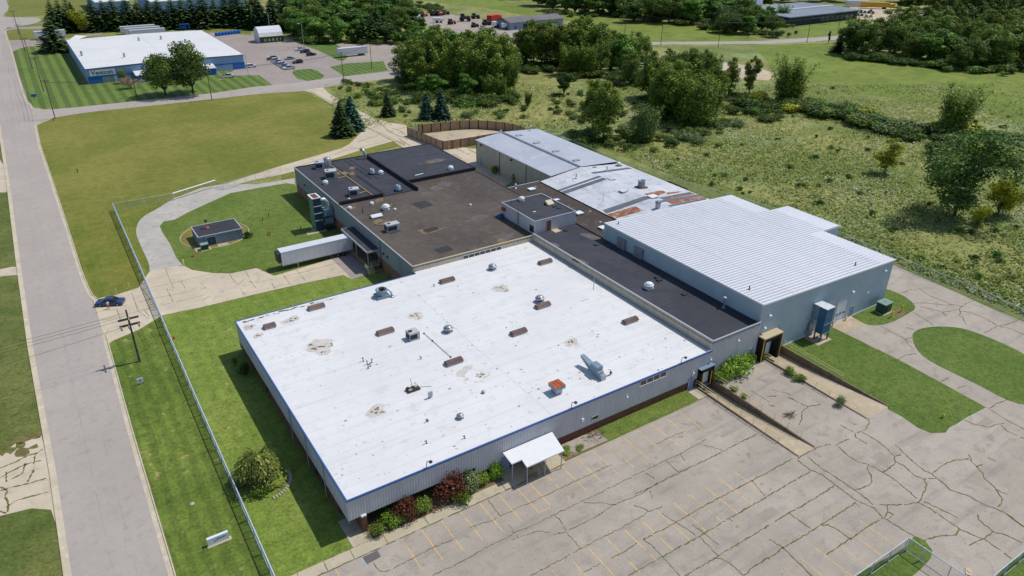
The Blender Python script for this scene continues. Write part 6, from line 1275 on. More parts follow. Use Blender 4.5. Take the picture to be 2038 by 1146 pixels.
# dismantled unit with control box
x, y, _ = G(822, 776, ZH); t = lthing('dismantled_unit', 'dismantled black rooftop unit with an open frame on the white roof', 'roof equipment', (x, y, ZH))
mb = MB(); mb.cbox(0, 0, 0, 1.9, 1.0, .28); mb.build('frame', M['dark'], t)
mb = MB(); mb.cbox(-.5, -.2, .28, .55, .4, .12, .2); mb.build('plate', M['sand'], t); mb = MB(); mb.cbox(.55, .2, .28, .5, .5, .14, .1); mb.build('plate', M['sand'], t)
mb = MB(); mb.tube([(-.1, .45, .2), (0, .4, 1.0), (.15, .4, .3)], .06); mb.tube([(0, .4, 1.0), (-.1, .5, 1.7)], .03); mb.cbox(-.7, .25, .28, .4, .35, .25); mb.build('broken_bracket', M['dark'], t)
mb = MB(); mb.tube([(.7, .2, .1), (1.6, -.1, .06), (2.6, -.7, .06)], .03); mb.build('cable', M['trim'], t)
x, y, _ = G(856, 791, ZH); t = lthing('control_box', 'small grey control box on a post on the white roof', 'control box', (x, y, ZH))
mb = MB(); mb.tube([(0, 0, 0), (0, 0, 1.0)], .05); mb.cbox(0, 0, 0, .7, .15, .1); mb.build('post', M['galv'], t); mb = MB(); mb.cbox(0, -.12, .35, .62, .25, .75); mb.build('box', M['ac'], t)
# electric conduit on blocks, standpipes and bent pipes
mb = MB(); a = G(844, 664, ZH); b = G(897, 711, ZH); mb.tube([(0, 0, .1), (b[0]-a[0], b[1]-a[1], .1)], .035, 6)
for k in (.0, .33, 1): mb.cbox((b[0]-a[0])*k, (b[1]-a[1])*k, 0, .22, .22, .16)
tag(mb.build('conduit_run', M['dark'], loc=(a[0], a[1], ZH)), 'thin conduit on small blocks running across the white roof', 'conduit')
for i, (px, py) in enumerate(((723, 719), (731, 725), (737, 729), (740, 722), (733, 733))):
    x, y, _ = G(px, py, ZH); bent(x, y, ZH, 'thin bent pipe in the cluster left of the white roof centre', .75, (-.25+.1*i, -.2)); COL.objects[-1]['group'] = 'cluster of bent pipes on the white roof'
for px, py, lb in ((661, 688, 'single bent pipe beside the left debris patch of the white roof'), (838, 714, 'single bent pipe in the middle of the white roof'), (864, 570, 'single bent pipe by the rear edge of the white roof'), (851, 839, 'bent pipe near the front edge of the white roof, left one'), (849, 882, 'bent pipe nearest the front left edge of the white roof'), (925, 872, 'bent pipe near the front blue edge left of the canopy')):
    place(bent, px, py, ZH, lb)
for px, py, z, h, r, m, lb in ((722, 425, ZW, 1.7, .09, 'dark', 'thin dark standpipe on the left of the brown roof'), (1181, 576, 7.4, 2.2, .06, 'trim', 'tall thin pipe on the parapet between white roof and link'), (1440, 612, ZK, 1.9, .16, 'galv_blue', 'blue-grey flue pipe at the front of the link roof'), (1026, 374, ZT, .9, .14, 'galv', 'white-capped pipe at the back of the dark brown roof strip'), (1147, 353, 6.9, 1.0, .13, 'galv', 'capped flue left of the ridge on the patched roof'), (1208, 339, 7.3, 1.0, .13, 'galv', 'capped flue near the back of the patched roof'), (1200, 401, 6.6, 1.8, .035, 'dark', 'thin mast near the left eave of the patched roof'), (1491, 576, 10.2, .7, .10, 'dark', 'dark vent pipe near the front left of the white metal roof'), (1702, 528, 9.2, .7, .10, 'dark', 'dark vent pipe near the front right of the white metal roof'), (1231, 446, 10.3, .6, .12, 'galv_blue', 'small blue-grey pipe at the rear left of the white metal roof'), (997, 265, 7.5, .8, .14, 'vent_white', 'white-capped pipe at the rear of the gable ridge'), (1056, 259, 7.2, 1.2, .16, 'galv', 'white-capped flue at the rear of the gabled roof')):
    if px in (1491, 1702, 1231): x, y = Gb(px, py); z = bz(x)
    elif 1100 < px < 1320 and z in (6.9, 7.3, 6.6): x, y = Gr(px, py); z = pz(x)-.02
    else: x, y, _ = G(px, py, z)
    pipe(x, y, z, lb, h, r, m not in ('trim', 'dark'), m)
def low(px, py, z, lb, *a, **k):
    if z == 'r': x, y = Gr(px, py); z = pz(x)
    elif z == 'g':
        z = 7.2
        for _ in range(4): x, y, _q = G(px, py, z); z = gz(x)
    else: x, y, _ = G(px, py, z)
    return low_box(x, y, z, lb, *a, **k)
for px, py, lb in ((1033, 270, 'low roof vent on the gabled roof, farthest from the patched roof'), (1068, 285, 'low roof vent on the gabled roof, second from the back'), (1106, 302, 'low roof vent on the gabled roof, third from the back'), (1147, 320, 'low roof vent on the gabled roof, nearest the patched roof')): low(px, py, 'g', lb, 2.0, .7, .35, m='galv', name='low_vent')
for px, py, z, sx, sy, h, m, lb in ((1217, 356, 'r', 1.6, 1.6, .18, 'patched_roof', 'silver-painted hatch on the rear of the patched roof ridge'), (1240, 380, 'r', 1.6, 1.6, .15, 'patched_roof', 'silver-painted hatch left of the drum fan on the patched roof'), (1299, 392, 'r', 2.0, 1.7, .3, 'vent_white', 'white hatch beside the rusty sheets of the patched roof'), (1309, 413, 'r', .8, .8, 1.5, 'galv_blue', 'blue-grey box vent beside the white metal hall on the patched roof'),
        (1058, 378, ZT, 1.6, 1.3, .4, 'vent_white', 'white square hatch at the back of the dark brown roof strip'), (1152, 426, ZT, 1.6, 1.5, .45, 'vent_white', 'white square hatch right of the rooftop room'), (1106, 400, ZT, 1.6, .8, .4, 'vent_white', 'white hatch half hidden behind the rooftop room'), (1199, 455, ZT, 1.4, 1.4, .4, 'vent_white', 'white hatch against the corner of the metal hall'),
        (1104, 411, ZP, .9, .5, .2, 'dark', 'small dark block on the rooftop room, nearer the tan hood'), (1113, 414, ZP, .9, .5, .2, 'dark', 'small dark block on the rooftop room, nearer its corner'), (1126, 459, ZK, .8, .6, .2, 'dark', 'small dark block by the brown door on the link roof'), (1187, 487, ZK, .9, .7, .2, 'dark', 'small dark block at the edge of the shadow on the link roof'), (1308, 553, ZK, .9, .7, .25, 'dark', 'dark block right of the link mushroom vent, rear of two'), (1312, 558, ZK, 1.0, .7, .25, 'dark', 'dark block right of the link mushroom vent, front of two'), (1362, 586, ZK, .9, .7, .2, 'dark', 'dark block in the middle of the link roof')):
    low(px, py, z, lb, sx, sy, h, m=m)
x, y = Gr(1276, 373); t = lthing('drum_fan', 'blue-grey drum fan on a square base on the patched roof', 'exhaust fan', (x, y, pz(x)-.05))
mb = MB(); mb.cbox(0, 0, 0, 2.4, 2.0, .3); mb.build('fan_base', M['rust'], t); mb = MB(); mb.lathe([(.85, .3), (.85, 1.7), (.92, 1.7), (.92, 1.8), (.76, 1.8), (.74, 1.4), (.001, 1.4)], 20); mb.build('fan_drum', M['galv_blue'], t)
x, y = Gr(1231, 331); t = lthing('hooded_vent', 'white ball-topped vent at the rear right of the patched roof', 'roof vent', (x, y, pz(x)-.05)); mb = MB(); mb.cbox(0, 0, 0, 1.6, 1.2, .3); mb.build('vent_base', M['patch_grey'], t); mb = MB(); mb.lathe([(.3, .3), (.3, .6), (.6, .7), (.6, 1.0), (.3, 1.25), (.001, 1.3)], 14); mb.build('vent_cap', M['vent_white'], t)
def cone_vent(x, y, z, lb):
    def mk():
        t = thing('cone_vent', lb, 'roof vent'); mb = MB(); mb.cbox(0, 0, 0, 1.5, 1.5, .25); mb.build('vent_base', M['black_flash'], t); mb = MB(); mb.lathe([(.72, .25), (.5, 1.35), (.42, 1.35), (.4, 1.1), (.001, 1.1)], 18); mb.build('vent_cone', M['galv_blue'], t); return t
    return cached('cone', x, y, z, lb, mk)
place(cone_vent, 741, 346, ZW, 'open blue-grey cone vent left of the white mushroom by the black divider'); place(cone_vent, 793, 379, ZW, 'open blue-grey cone vent at the front end of the black divider')
x, y, _ = G(727, 316, ZW); mb = MB(); mb.tube([(0, 0, 0), (0, 0, 1.2), (-.1, .3, 2.0), (-.4, .8, 2.5), (-.6, 1.2, 2.3)], .42, 14); tag(mb.build('elbow_duct', M['galv'], loc=(x, y, ZW)), 'shiny curved elbow duct at the rear end of the black divider', 'duct')
x, y, _ = G(652, 330, ZW); mb = MB(); mb.lathe([(1.0, 0), (1.0, 1.5), (.85, 2.1), (.5, 2.3), (.001, 2.35)], 20); tag(mb.build('round_cowl', M['galv'], loc=(x, y, ZW)), 'large silver round cowl right of the rearmost air conditioner', 'roof vent')
a, b = G(661, 331, ZW), G(743, 391, ZW); mb = MB(); mb.tube([(0, 0, .12), (b[0]-a[0], b[1]-a[1], .12)], .14, 6); tag(mb.build('timber_run', M['timber'], loc=(a[0], a[1], ZW)), 'long yellowish timber lying along the black roof', 'timber')
for (p, q, lb) in (((672, 355), (690, 351), 'short timber joining the long one by the middle air conditioner'), ((712, 386), (729, 381), 'short timber joining the long one by the front air conditioner'), ((643, 333), (660, 331), 'short timber beside the round cowl')):
    a, b = G(*p, ZW), G(*q, ZW); mb = MB(); mb.tube([(0, 0, .1), (b[0]-a[0], b[1]-a[1], .1)], .09, 6); tag(mb.build('timber_run', M['timber'], loc=(a[0], a[1], ZW)), lb, 'timber')
x, y, _ = G(1094, 407, ZP); t = lthing('hooded_vent', 'tan sloped hood on the rooftop room', 'roof vent', (x, y, ZP)); mb = MB(); mb.add([(-.8, -.6, 0), (.8, -.6, 0), (.8, .6, 0), (-.8, .6, 0), (-.8, -.6, .3), (.8, -.6, .3), (.8, .6, .9), (-.8, .6, .9)], [(4, 5, 6, 7), (0, 1, 5, 4), (1, 2, 6, 5), (2, 3, 7, 6), (3, 0, 4, 7)]); mb.build('hood', M['tan_trim'], t); mb = MB(); mb.cbox(-.5, .5, 0, 1.1, .4, .35); mb.build('fan_box', M['dark'], t)
x, y, _ = G(1018, 405, ZP); mb = MB(); mb.tube([(0, 0, 0), (0, 0, .9), (1.7, .4, .9), (1.7, .4, 0)], .05, 6); tag(mb.build('pipe_frame', M['dark'], loc=(x, y, ZP)), 'dark bent pipe frame at the corner of the rooftop room', 'pipe')
x, y, _ = G(826, 350, ZL); mb = MB(); mb.tube([(0, 0, .1), (2.4, .35, .1)], .1, 7); tag(mb.build('loose_tube', M['vent_white'], loc=(x, y, ZL)), 'loose white tube lying on the taller black roof', 'tube')
x, y, _ = G(996, 432, ZW); mb = MB(); mb.cbox(0, 0, 0, 1.5, 1.3, .5, .2, 0, .2); mb.cbox(.2, .1, .5, .7, .6, .2, .5); tag(mb.build('tarp_bundle', M['tarp_blue'], loc=(x, y, ZW)), 'blue tarp bundle beside the rooftop room', 'tarp')
a = G(764, 447, ZW); mb = MB(); mb.tube([(0, 0, .1), (1.6, -1.7, .1)], .08, 6); mb.cbox(0, 0, 0, .3, .3, .3); tag(mb.build('gas_pipe', M['timber'], loc=(a[0]-1.4, a[1]+.8, ZW)), 'yellowish pipe leading to the brown roof air conditioner', 'pipe')
x, y, _ = G(1030, 506, ZH)
# ------------------------------------------------------------------ outdoor plant beside the buildings
t = thing('dust_collector', 'tall blue dust collector on legs at the front of the metal hall', 'dust collector', (104.8, 61.6, 0))
mb = MB(); mb.box(103.75, 60.75, 1.5, 105.85, 62.2, 6.4); mb.build('housing', M['collector_blue'], t)
mb = MB(); mb.box(103.78, 62.2, 3.6, 105.82, 63.38, 6.4); mb.build('inlet_duct', M['galv_blue'], t)
mb = MB(); mb.box(103.7, 60.7, 6.4, 105.9, 62.2, 6.5); mb.box(103.74, 62.2, 6.4, 105.86, 63.38, 6.47); mb.build('top_plate', M['flaked'], t)
mb = MB(); mb.box(103.72, 60.7, 3.3, 105.88, 60.75, 3.5); mb.box(103.72, 60.7, 1.5, 105.88, 60.75, 1.62); mb.build('band', M['galv_blue'], t)
for x, y in ((103.85, 60.85), (105.75, 60.85), (103.85, 62.1), (105.75, 62.1)): mb = MB(); mb.box(x-.1, y-.1, 0, x+.1, y+.1, 1.5); mb.build('leg', M['collector_blue'], t)
mb = MB(); mb.box(102.9, 62.6, .5, 103.9, 63.3, 1.6); mb.tube([(103.4, 62.9, 1.6), (103.3, 63, 2.6), (103.6, 63.2, 3.2)], .3, 10); mb.build('fan_box', M['galv'], t)
struct(sheet('collector_pad', [[(102.6, 60.2), (106.4, 60.2), (106.4, 63.3), (102.6, 63.3)]], .07, M['ramp']))
t = thing('dust_collector', 'tall green and navy dust collector beside the grey wall of the brown-roofed block', 'dust collector', (47.5, 154, 0))
mb = MB(); mb.box(46.95, 153.0, 0, 48.75, 156.0, 7.9); mb.build('housing', M['collector_green'], t)
mb = MB(); mb.box(46.96, 152.93, .1, 48.76, 152.99, 7.8); mb.build('front_panel', M['collector_navy'], t)
mb = MB()
for z in (2.6, 4.3, 6.0): mb.box(46.9, 152.84, z, 48.85, 152.92, z+.1)
mb.build('ledge', M['white_paint'], t)
mb = MB(); mb.box(46.8, 152.8, 7.9, 47.15, 156.1, 8.05); mb.box(48.5, 152.8, 7.9, 48.85, 156.1, 8.05); mb.box(47.15, 152.8, 7.9, 48.5, 153.05, 8.05); mb.box(47.15, 155.8, 7.9, 48.5, 156.1, 8.05); mb.build('top_rim', M['white_paint'], t)
mb = MB(); mb.box(47.15, 153.05, 7.7, 48.5, 155.8, 7.96); mb.build('top_grille', M['brick'], t)
mb = MB(); mb.tube([(48.8, 153.8, 7.0), (49.7, 153.6, 7.1), (50.2, 153.5, 6.4), (50.2, 153.4, 5.0)], .55, 12); mb.build('elbow_duct', M['galv'], t)
mb = MB(); mb.box(49.1, 152.6, 3.4, 51.2, 154.6, 5.0); mb.box(49.3, 152.5, 1.6, 51.1, 154.5, 2.8); mb.build('fan_housing', M['galv_blue'], t)
mb = MB(); mb.box(49.4, 152.6, 0, 49.55, 152.75, 3.4); mb.box(51, 152.6, 0, 51.15, 152.75, 3.4); mb.box(49.2, 152.4, 0, 51.2, 154.6, .5); mb.build('fan_stand', M['dark'], t)
sheet('collector_pad', [[(44.6, 152.2), (49.2, 152.2), (49.2, 156.4), (46.6, 156.4), (46.4, 154), (44.6, 153.8)]], .045, M['walk'])
t = thing('transformer', 'green utility transformer box at the right end of the metal hall', 'transformer', (123.1, 61.3, 0))
mb = MB(); mb.box(121.9, 60.5, .1, 124.2, 62.2, 1.95); mb.build('cabinet', M['green_box'], t); mb = MB(); mb.box(121.8, 60.4, 1.95, 124.3, 62.3, 2.1); mb.cbox(123.3, 61.5, 2.1, .4, .3, .1); mb.build('lid', M['green_top'], t)
mb = MB(); [mb.box(122.0+k*.22, 60.4, .4, 122.08+k*.22, 60.499, 1.7) for k in range(5)]; mb.build('cooling_fins', M['green_box'], t)
mb = MB(); mb.box(121.7, 60.2, 0, 124.6, 62.4, .1); mb.build('pad', M['walk'], t)
sheet('gravel_patch', [[(123.4, 58.4), (126.2, 58.6), (126.6, 60.2), (124.6, 60.3), (123.6, 59.8)]], .06, M['soil'])
for px, py, h, lb in ((1773, 632, 1.5, 'yellow bollard in front of the green transformer'), (1793, 621, 1.5, 'yellow bollard right of the green transformer'), (1682, 638, 1.0, 'rusty yellow bollard right of the roll-up door'), (1656, 650, 1.2, 'rusty yellow bollard left of the roll-up door'), (366, 528, 1.4, 'pale yellow bollard on the lawn by the loop driveway')):
    x, y, _ = G(px, py); mb = MB(); mb.lathe([(.14, 0), (.14, h-.08), (.09, h), (.001, h+.02)], 12); tag(mb.build('bollard', M['yellow'] if px > 1700 else M['paleyellow'], loc=(x, y, 0)), lb, 'bollard')
# small shed on the court lawn
x0, x1, y0, y1, zr = 22.6, 31.9, 158.1, 164.8, 2.35
t = thing('shed', 'small grey-blue ribbed shed with a flat dark roof on the lawn', 'shed', (x0, y0, 0))
mb = MB(); mb.box(x0+.05, y0+.05, zr-.2, x1-.05, y1-.05, zr); mb.build('roof', M['black_roof'], t)
for s_ in (((x0, y0), (x1, y0)), ((x1, y0), (x1, y1)), ((x1, y1), (x0, y1)), ((x0, y1), (x0, y0))): wallset(t, 'shed', [s_], 0, zr-.08, .4, .06)
mb = MB()
for a in ((x0-.1, y0-.1, x1+.1, y0+.1), (x0-.1, y1-.1, x1+.1, y1+.1), (x0-.1, y0+.1, x0+.1, y1-.1), (x1-.1, y0+.1, x1+.1, y1-.1)): mb.box(a[0], a[1], zr-.1, a[2], a[3], zr+.12)
mb.build('roof_edge_trim', M['trim'], t)
door_y(t, 24.3, 26.1, y0-.06, .05, 1.95, 'collector_navy')
x, y, _ = G(412, 453, zr+.1); t = lthing('roof_siren', 'dark funnel on a post with a rusty base on the shed roof', 'vent', (x, y, zr)); mb = MB(); mb.lathe([(.5, 0), (.45, .25), (.15, .3)], 8); mb.build('base', M['rust_top'], t); mb = MB(); mb.cyl(0, 0, .25, 1.6, .07); mb.build('post', M['galv'], t); mb = MB(); mb.lathe([(.16, 1.5), (.34, 1.6), (.34, 1.95), (.001, 2.05)], 14); mb.build('head', M['dark'], t)
t = thing('transformer', 'small green utility box with a pale lid in front of the shed', 'transformer', (23.3, 156.6, 0)); mb = MB(); mb.box(22.6, 156.0, .08, 24.0, 157.2, 1.25); mb.build('cabinet', M['green_box'], t); mb = MB(); mb.box(22.5, 155.9, 1.25, 24.1, 157.3, 1.35); mb.build('lid', M['green_top'], t); mb = MB(); mb.box(22.3, 155.7, 0, 24.5, 157.4, .08); mb.build('pad', M['sand'], t)
mb = MB(); mb.tube([(27+7.3*math.cos(a), 163.6+7.4*math.sin(a), .03) for a in np.linspace(0, 2*PI, 41)], .09, 5, cap=False); tag(mb.build('edging_ring', M['kerb']), 'thin pale ring edging the dry grass behind the shed', 'edging')
for px, py, h, lb in ((535, 431, .9, 'rusty stub pipe on the lawn nearest the navy dust collector, upper'), (534, 468, .9, 'rusty stub pipe on the lawn, left of two close together'), (538, 468, .9, 'rusty stub pipe on the lawn, right of two close together'), (523, 439, .9, 'rusty stub pipe on the lawn, farthest left of the stubs'), (599, 458, 1.0, 'rusty crooked stub pipe in the shadow of the dust collector')):
    x, y, _ = G(px, py); mb = MB(); mb.tube([(0, 0, 0), (0, 0, h*.8), (.08, 0, h)], .1, 7); tag(mb.build('stub_pipe', M['rust_top'], loc=(x, y, 0)), lb, 'pipe')
x, y, _ = G(384, 511); mb = MB(); mb.cbox(0, 0, 0, .4, .4, .35, 0, 0, .1); mb.cyl(0, 0, .35, .55, .1); tag(mb.build('hydrant', M['red'], loc=(x, y, 0)), 'small red valve post on the lawn beside the loop driveway', 'hydrant')
# loading trailer at the dock
def trailer(name, label, x0, x1, y0, y1, zb, zt, m='trailer_white', reefer=False, gear=True, rz=0, nose=0):
    cx, cy = (x0+x1)/2, (y0+y1)/2; L, W = x1-x0, y1-y0
    t = thing(name, label, 'trailer', (cx, cy, 0), rz); B = lambda mb, n, mm: mb.build(n, M[mm], t, world=False)
    mb = MB(); mb.box(-L/2, -W/2, zb, L/2, W/2, zt)
    n = int(L/1.2)
    for k in range(n): xx = -L/2+(k+.5)*L/n; mb.box(xx-.03, -W/2-.02, zb+.1, xx+.03, -W/2-.001, zt-.1)
    B(mb, 'body', m)
    mb = MB(); mb.box(-L/2-.03, -W/2-.03, zt-.1, L/2+.03, -W/2-.021, zt+.03); mb.box(-L/2-.03, W/2+.001, zt-.1, L/2+.03, W/2+.03, zt+.03); mb.box(-L/2-.03, -W/2-.03, zb-.05, L/2+.03, -W/2-.021, zb+.09); B(mb, 'side_rail', 'trim')
    mb = MB(); mb.box(-L/2, -W*.3, zb-.25, L/2, W*.3, zb-.05); B(mb, 'chassis', 'dark')
    for xx in (L/2-2.2, L/2-3.5):
        for s in (-1, 1):
            mb = MB(); mb.lathe([(.2, -.15), (.5, -.15), (.5, .15), (.2, .15)], 16); w = mb.build('wheel', M['black'], t, world=False); w.rotation_euler = (PI/2, 0, 0); w.location = (xx, s*(W/2-.2), .5)
            mb = MB(); mb.lathe([(.001, -.12), (.2, -.16), (.2, .16), (.001, .12)], 12); mb.build('hub', M['trim'], w, world=False)
    if gear:
        for s in (-1, 1): mb = MB(); mb.box(-L/2+3.2, s*W*.3-.08, .05, -L/2+3.36, s*W*.3+.08, zb); mb.box(-L/2+3.1, s*W*.3-.15, 0, -L/2+3.46, s*W*.3+.15, .06); B(mb, 'landing_leg', 'paleyellow')
    if reefer: mb = MB(); mb.cbox(-L/2-.35, 0, zt-2.3, .68, W*.82, 2.1, 0, 0, .08); B(mb, 'cooling_unit', 'dark')
    return t
trailer('semi_trailer', 'white semi-trailer with a cooling unit backed up to the covered dock', 34.3, 49.5, 137.25, 139.7, 1.15, 4.05, reefer=True)
# blue car and person on the drive
def make_car(name, label, x, y, rz, paint, L=4.7, W=1.82, Hh=1.45, kind='sedan', group=None, cat='car'):
    key = kind+paint
    def mk():
        t = thing(name, label, cat)
        P = {'sedan': ((-.5, .42), (-.5, .72), (-.47, .80), (-.30, .88), (-.16, 1.34), (-.02, 1.42), (.12, 1.36), (.27, .94), (.46, .80), (.5, .66), (.5, .36)),
             'suv': ((-.5, .45), (-.5, .95), (-.48, 1.02), (-.43, 1.62), (-.25, 1.72), (.08, 1.68), (.22, 1.12), (.45, 1.0), (.5, .85), (.5, .42)),
             'pickup': ((-.5, .55), (-.5, 1.05), (-.12, 1.06), (-.10, 1.72), (.05, 1.76), (.14, 1.68), (.24, 1.14), (.46, 1.06), (.5, .9), (.5, .5))}[kind]
        hz = {'sedan': .86, 'suv': 1.05, 'pickup': 1.1}[kind]
        lb = [(u, min(z, hz)) for u, z in P]; mb = MB()
        def loft(prof, wb, wt, z0, z1):
            f = lambda z: (wb+(wt-wb)*max(0, min(1, (z-z0)/(z1-z0))))/2
            n = len(prof); v = [(u*L, -f(z), z) for u, z in prof]+[(u*L, f(z), z) for u, z in prof]
            fs = [tuple(range(n))[::-1], tuple(range(n, 2*n))]+[(i, (i+1) % n, n+(i+1) % n, n+i) for i in range(n)]
            mb.add(v, [q[::-1] for q in fs])
        low_ = [(-.5, .3)]+[q for q in lb if q[1] <= hz+.001]+[(.5, .3)]
        loft(low_, W*.96, W, .3, hz); body = mb.build('body', M[paint], t)
        mb = MB(); cab = [q for q in P if q[1] >= hz-.04]
        if kind == 'pickup': cab = [(-.115, hz)]+[q for q in cab if q[1] > 1.2]+[(.24, hz)]
        if kind == 'suv': cab = [(-.475, hz)]+[q for q in cab if q[1] > 1.2]+[(.22, hz)]
        if kind == 'sedan': cab = [(-.30, hz)]+[q for q in cab if q[1] > 1.0]+[(.27, hz)]
        loft(cab, W*.93, W*.72, hz, max(z for _, z in P)); mb.build('windows', M['glass_car'], t)
        mb = MB(); top = [q for q in cab if q[1] > hz+.3]; zt = max(z for _, z in P)
        u0, u1 = min(q[0] for q in top)+.01, max(q[0] for q in top)-.01; r = W*.36
        mb.add([(u0*L, -r, zt-.06), (u1*L, -r, zt-.06), (u1*L, r, zt-.06), (u0*L, r, zt-.06), (u0*L+.15, -r+.08, zt+.025), (u1*L-.15, -r+.08, zt+.025), (u1*L-.15, r-.08, zt+.025), (u0*L+.15, r-.08, zt+.025)], [(4, 5, 6, 7), (0, 1, 5, 4), (1, 2, 6, 5), (2, 3, 7, 6), (3, 0, 4, 7)]); mb.build('roof', M[paint], t)
        for sx in (-.31, .31):
            for s in (-1, 1):
                mb = MB(); mb.lathe([(.2, -.11), (.33, -.11), (.33, .11), (.2, .11)], 16); w = mb.build('wheel', M['black'], t, world=False); w.rotation_euler = (PI/2, 0, 0); w.location = (sx*L, s*(W/2-.09), .33)
                mb = MB(); mb.lathe([(.001, -.1), (.2, -.115), (.2, .115), (.001, .1)], 12); mb.build('rim', M['galv'], w, world=False)
        for s in (-1, 1):
            mb = MB(); mb.box(L*.488, s*W*.36-.17, .62, L*.503, s*W*.36+.17, .76); mb.build('headlight', M['vent_white'], t)
            mb = MB(); mb.box(-L*.503, s*W*.36-.17, .66, -L*.488, s*W*.36+.17, .8); mb.build('tail_light', M['red'], t)
        if kind == 'pickup':
            mb = MB(); mb.box(-L*.47, -W*.4, hz+.002, -L*.14, W*.4, hz+.012); mb.build('bed', M['dark'], t)
        return t
    return cached('car'+key, x, y, 0, label, mk, rz, 1.0, group)
for nm, c in (('cp_navy', (40, 66, 110)), ('cp_white', (214, 216, 220)), ('cp_black', (26, 28, 34)), ('cp_silver', (150, 156, 164)), ('cp_blue', (58, 84, 130)), ('cp_red', (150, 34, 34))): M[nm] = plain(nm.replace('cp_', '')+'_car_paint', c, .28, .1, .6)
car = make_car('parked_car', 'dark blue sedan parked across the mouth of the concrete driveway', 2.75, 140.6, math.radians(155), 'cp_navy', 4.9, 1.9)
def person(x, y, rz, label):
    t = thing('person', label, 'person', (x, y, 0.05), rz)
    def skin(name, chains, m, lev=1):
        vs, es, rs = [], [], []
        for ch in chains:
            prev = None
            for p, r in ch:
                hit = next((i for i, q in enumerate(vs) if (Vector(q)-Vector(p)).length < 1e-4), None)
                if hit is None: vs.append(p); rs.append(r); hit = len(vs)-1
                if prev is not None: es.append((prev, hit))
                prev = hit
        me = bpy.data.meshes.new(name); me.from_pydata(vs, es, []); o = bpy.data.objects.new(name, me); COL.objects.link(o)
        md = o.modifiers.new('skin', 'SKIN'); md.use_smooth_shade = True
        for i, r in enumerate(rs): d = me.skin_vertices[0].data[i]; d.radius = (r, r); d.use_root = (i == 0)
        o.modifiers.new('sub', 'SUBSURF').levels = lev; o.modifiers['sub'].render_levels = lev
        dg = bpy.context.evaluated_depsgraph_get(); m2 = bpy.data.meshes.new_from_object(o.evaluated_get(dg)); bpy.data.objects.remove(o)
        m2.materials.clear(); m2.materials.append(M[m]); q = bpy.data.objects.new(name, m2); COL.objects.link(q); q.parent = t; return q
    hip = (0, 0, .92); chest = (0, .01, 1.28); neck = (0, .01, 1.44)
    ch = [[(hip, .14), (chest, .15), (neck, .055), ((0, .02, 1.53), .085), ((0, .03, 1.63), .095), ((0, .02, 1.70), .06)]]
    for s in (-1, 1):
        ch.append([(hip, .14), ((s*.09, 0, .82), .095), ((s*.1, .02, .48), .06), ((s*.1, -.01, .1), .042), ((s*.11, .1, .04), .035), ((s*.11, .17, .03), .03)])
        ch.append([(chest, .15), ((s*.18, 0, 1.38), .055), ((s*.23, .0, 1.12), .042), ((s*.22, .12, .90), .032), ((s*.215, .15, .84), .036), ((s*.21, .17, .79), .03)])
        for k in range(4): ch.append([((s*.21, .17, .79), .03), ((s*(.19+.014*k), .185, .745-.004*k), .01), ((s*(.19+.014*k), .19, .70+.004*abs(k-1.5)), .008)])
        ch.append([((s*.215, .15, .84), .036), ((s*.185, .18, .80), .011), ((s*.175, .195, .765), .009)])
    skin('body', ch, 'skin', 2)
    skin('shirt', [[((0, 0, .90), .15), ((0, .01, 1.28), .165), ((0, .01, 1.41), .08)]]+[[((0, .01, 1.28), .165), ((s*.18, 0, 1.385), .068), ((s*.22, 0, 1.22), .056)] for s in (-1, 1)], 'shirt')
    skin('trousers', [[((0, 0, .93), .152)]+[((s*.09, 0, .80), .108), ((s*.1, .02, .48), .074), ((s*.1, 0, .14), .058)] for s in (-1, 1)], 'shorts')
    skin('hair', [[((0, .0, 1.60), .1), ((0, .0, 1.69), .085)], [((0, 0, 1.60), .1), ((0, -.04, 1.5), .06)]], 'hair')
    for nm, pts, m in (('eyes', ((-.035, .12, 1.63), (.035, .12, 1.63)), 'dark'), ('mouth', ((0, .118, 1.555),), 'red'), ('nose', ((0, .13, 1.595),), 'skin'), ('ears', ((-.095, .03, 1.61), (.095, .03, 1.61)), 'skin')):
        for p in pts: mb = MB(); mb.lathe([(.001, -.014), (.012, 0), (.001, .014)], 8, p); mb.build(nm.rstrip('s') if len(pts) > 1 else nm, M[m], t, world=False)
    return t
person(2.25, 138.75, .1, 'person in a pale shirt and reddish trousers standing beside the blue sedan')
M['fence_rail'] = plain('pale_galvanised_rail', (186, 200, 216), .4)
# ------------------------------------------------------------------ fences, rails, poles, signs
def fence(name, label, cat, pts, h, link='link', step=3.0, pr=.045, rail='fence_rail', mid=False, base=True):
    t = thing(name, label, cat, (pts[0][0], pts[0][1], 0)); mb = MB(); rb = MB(); post = None
    for i in range(len(pts)-1):
        a, b = Vector(pts[i][:2]), Vector(pts[i+1][:2]); Ln = (b-a).length
        mb.face([(a.x, a.y, .06), (b.x, b.y, .06), (b.x, b.y, h-.03), (a.x, a.y, h-.03)])
        rb.tube([(a.x, a.y, h), (b.x, b.y, h)], pr*.9, 6)
        if base: rb.tube([(a.x, a.y, .08), (b.x, b.y, .08)], pr*.5, 5)
        n = max(1, round(Ln/step))
        for k in range(n+(i == len(pts)-2)):
            p = a+(b-a)*k/n
            if post is None: pm = MB(); pm.cyl(0, 0, 0, h+.08, pr, n=7); o = pm.build('post', M[rail], t, world=False); post = o.data
            else: o = bpy.data.objects.new('post', post); COL.objects.link(o); o.parent = t
            o.location = (p.x-pts[0][0], p.y-pts[0][1], 0)
    mb.build('mesh_panel', M[link], t); rb.build('rail', M[rail], t); return t
fence('chain_link_fence', 'long pale chain-link fence along the street verge, in front of the halls', 'fence', [(9.15, 22), (9.2, 60), (9.35, 100), (9.55, 126.5)], 1.85, step=3.0, pr=.085)
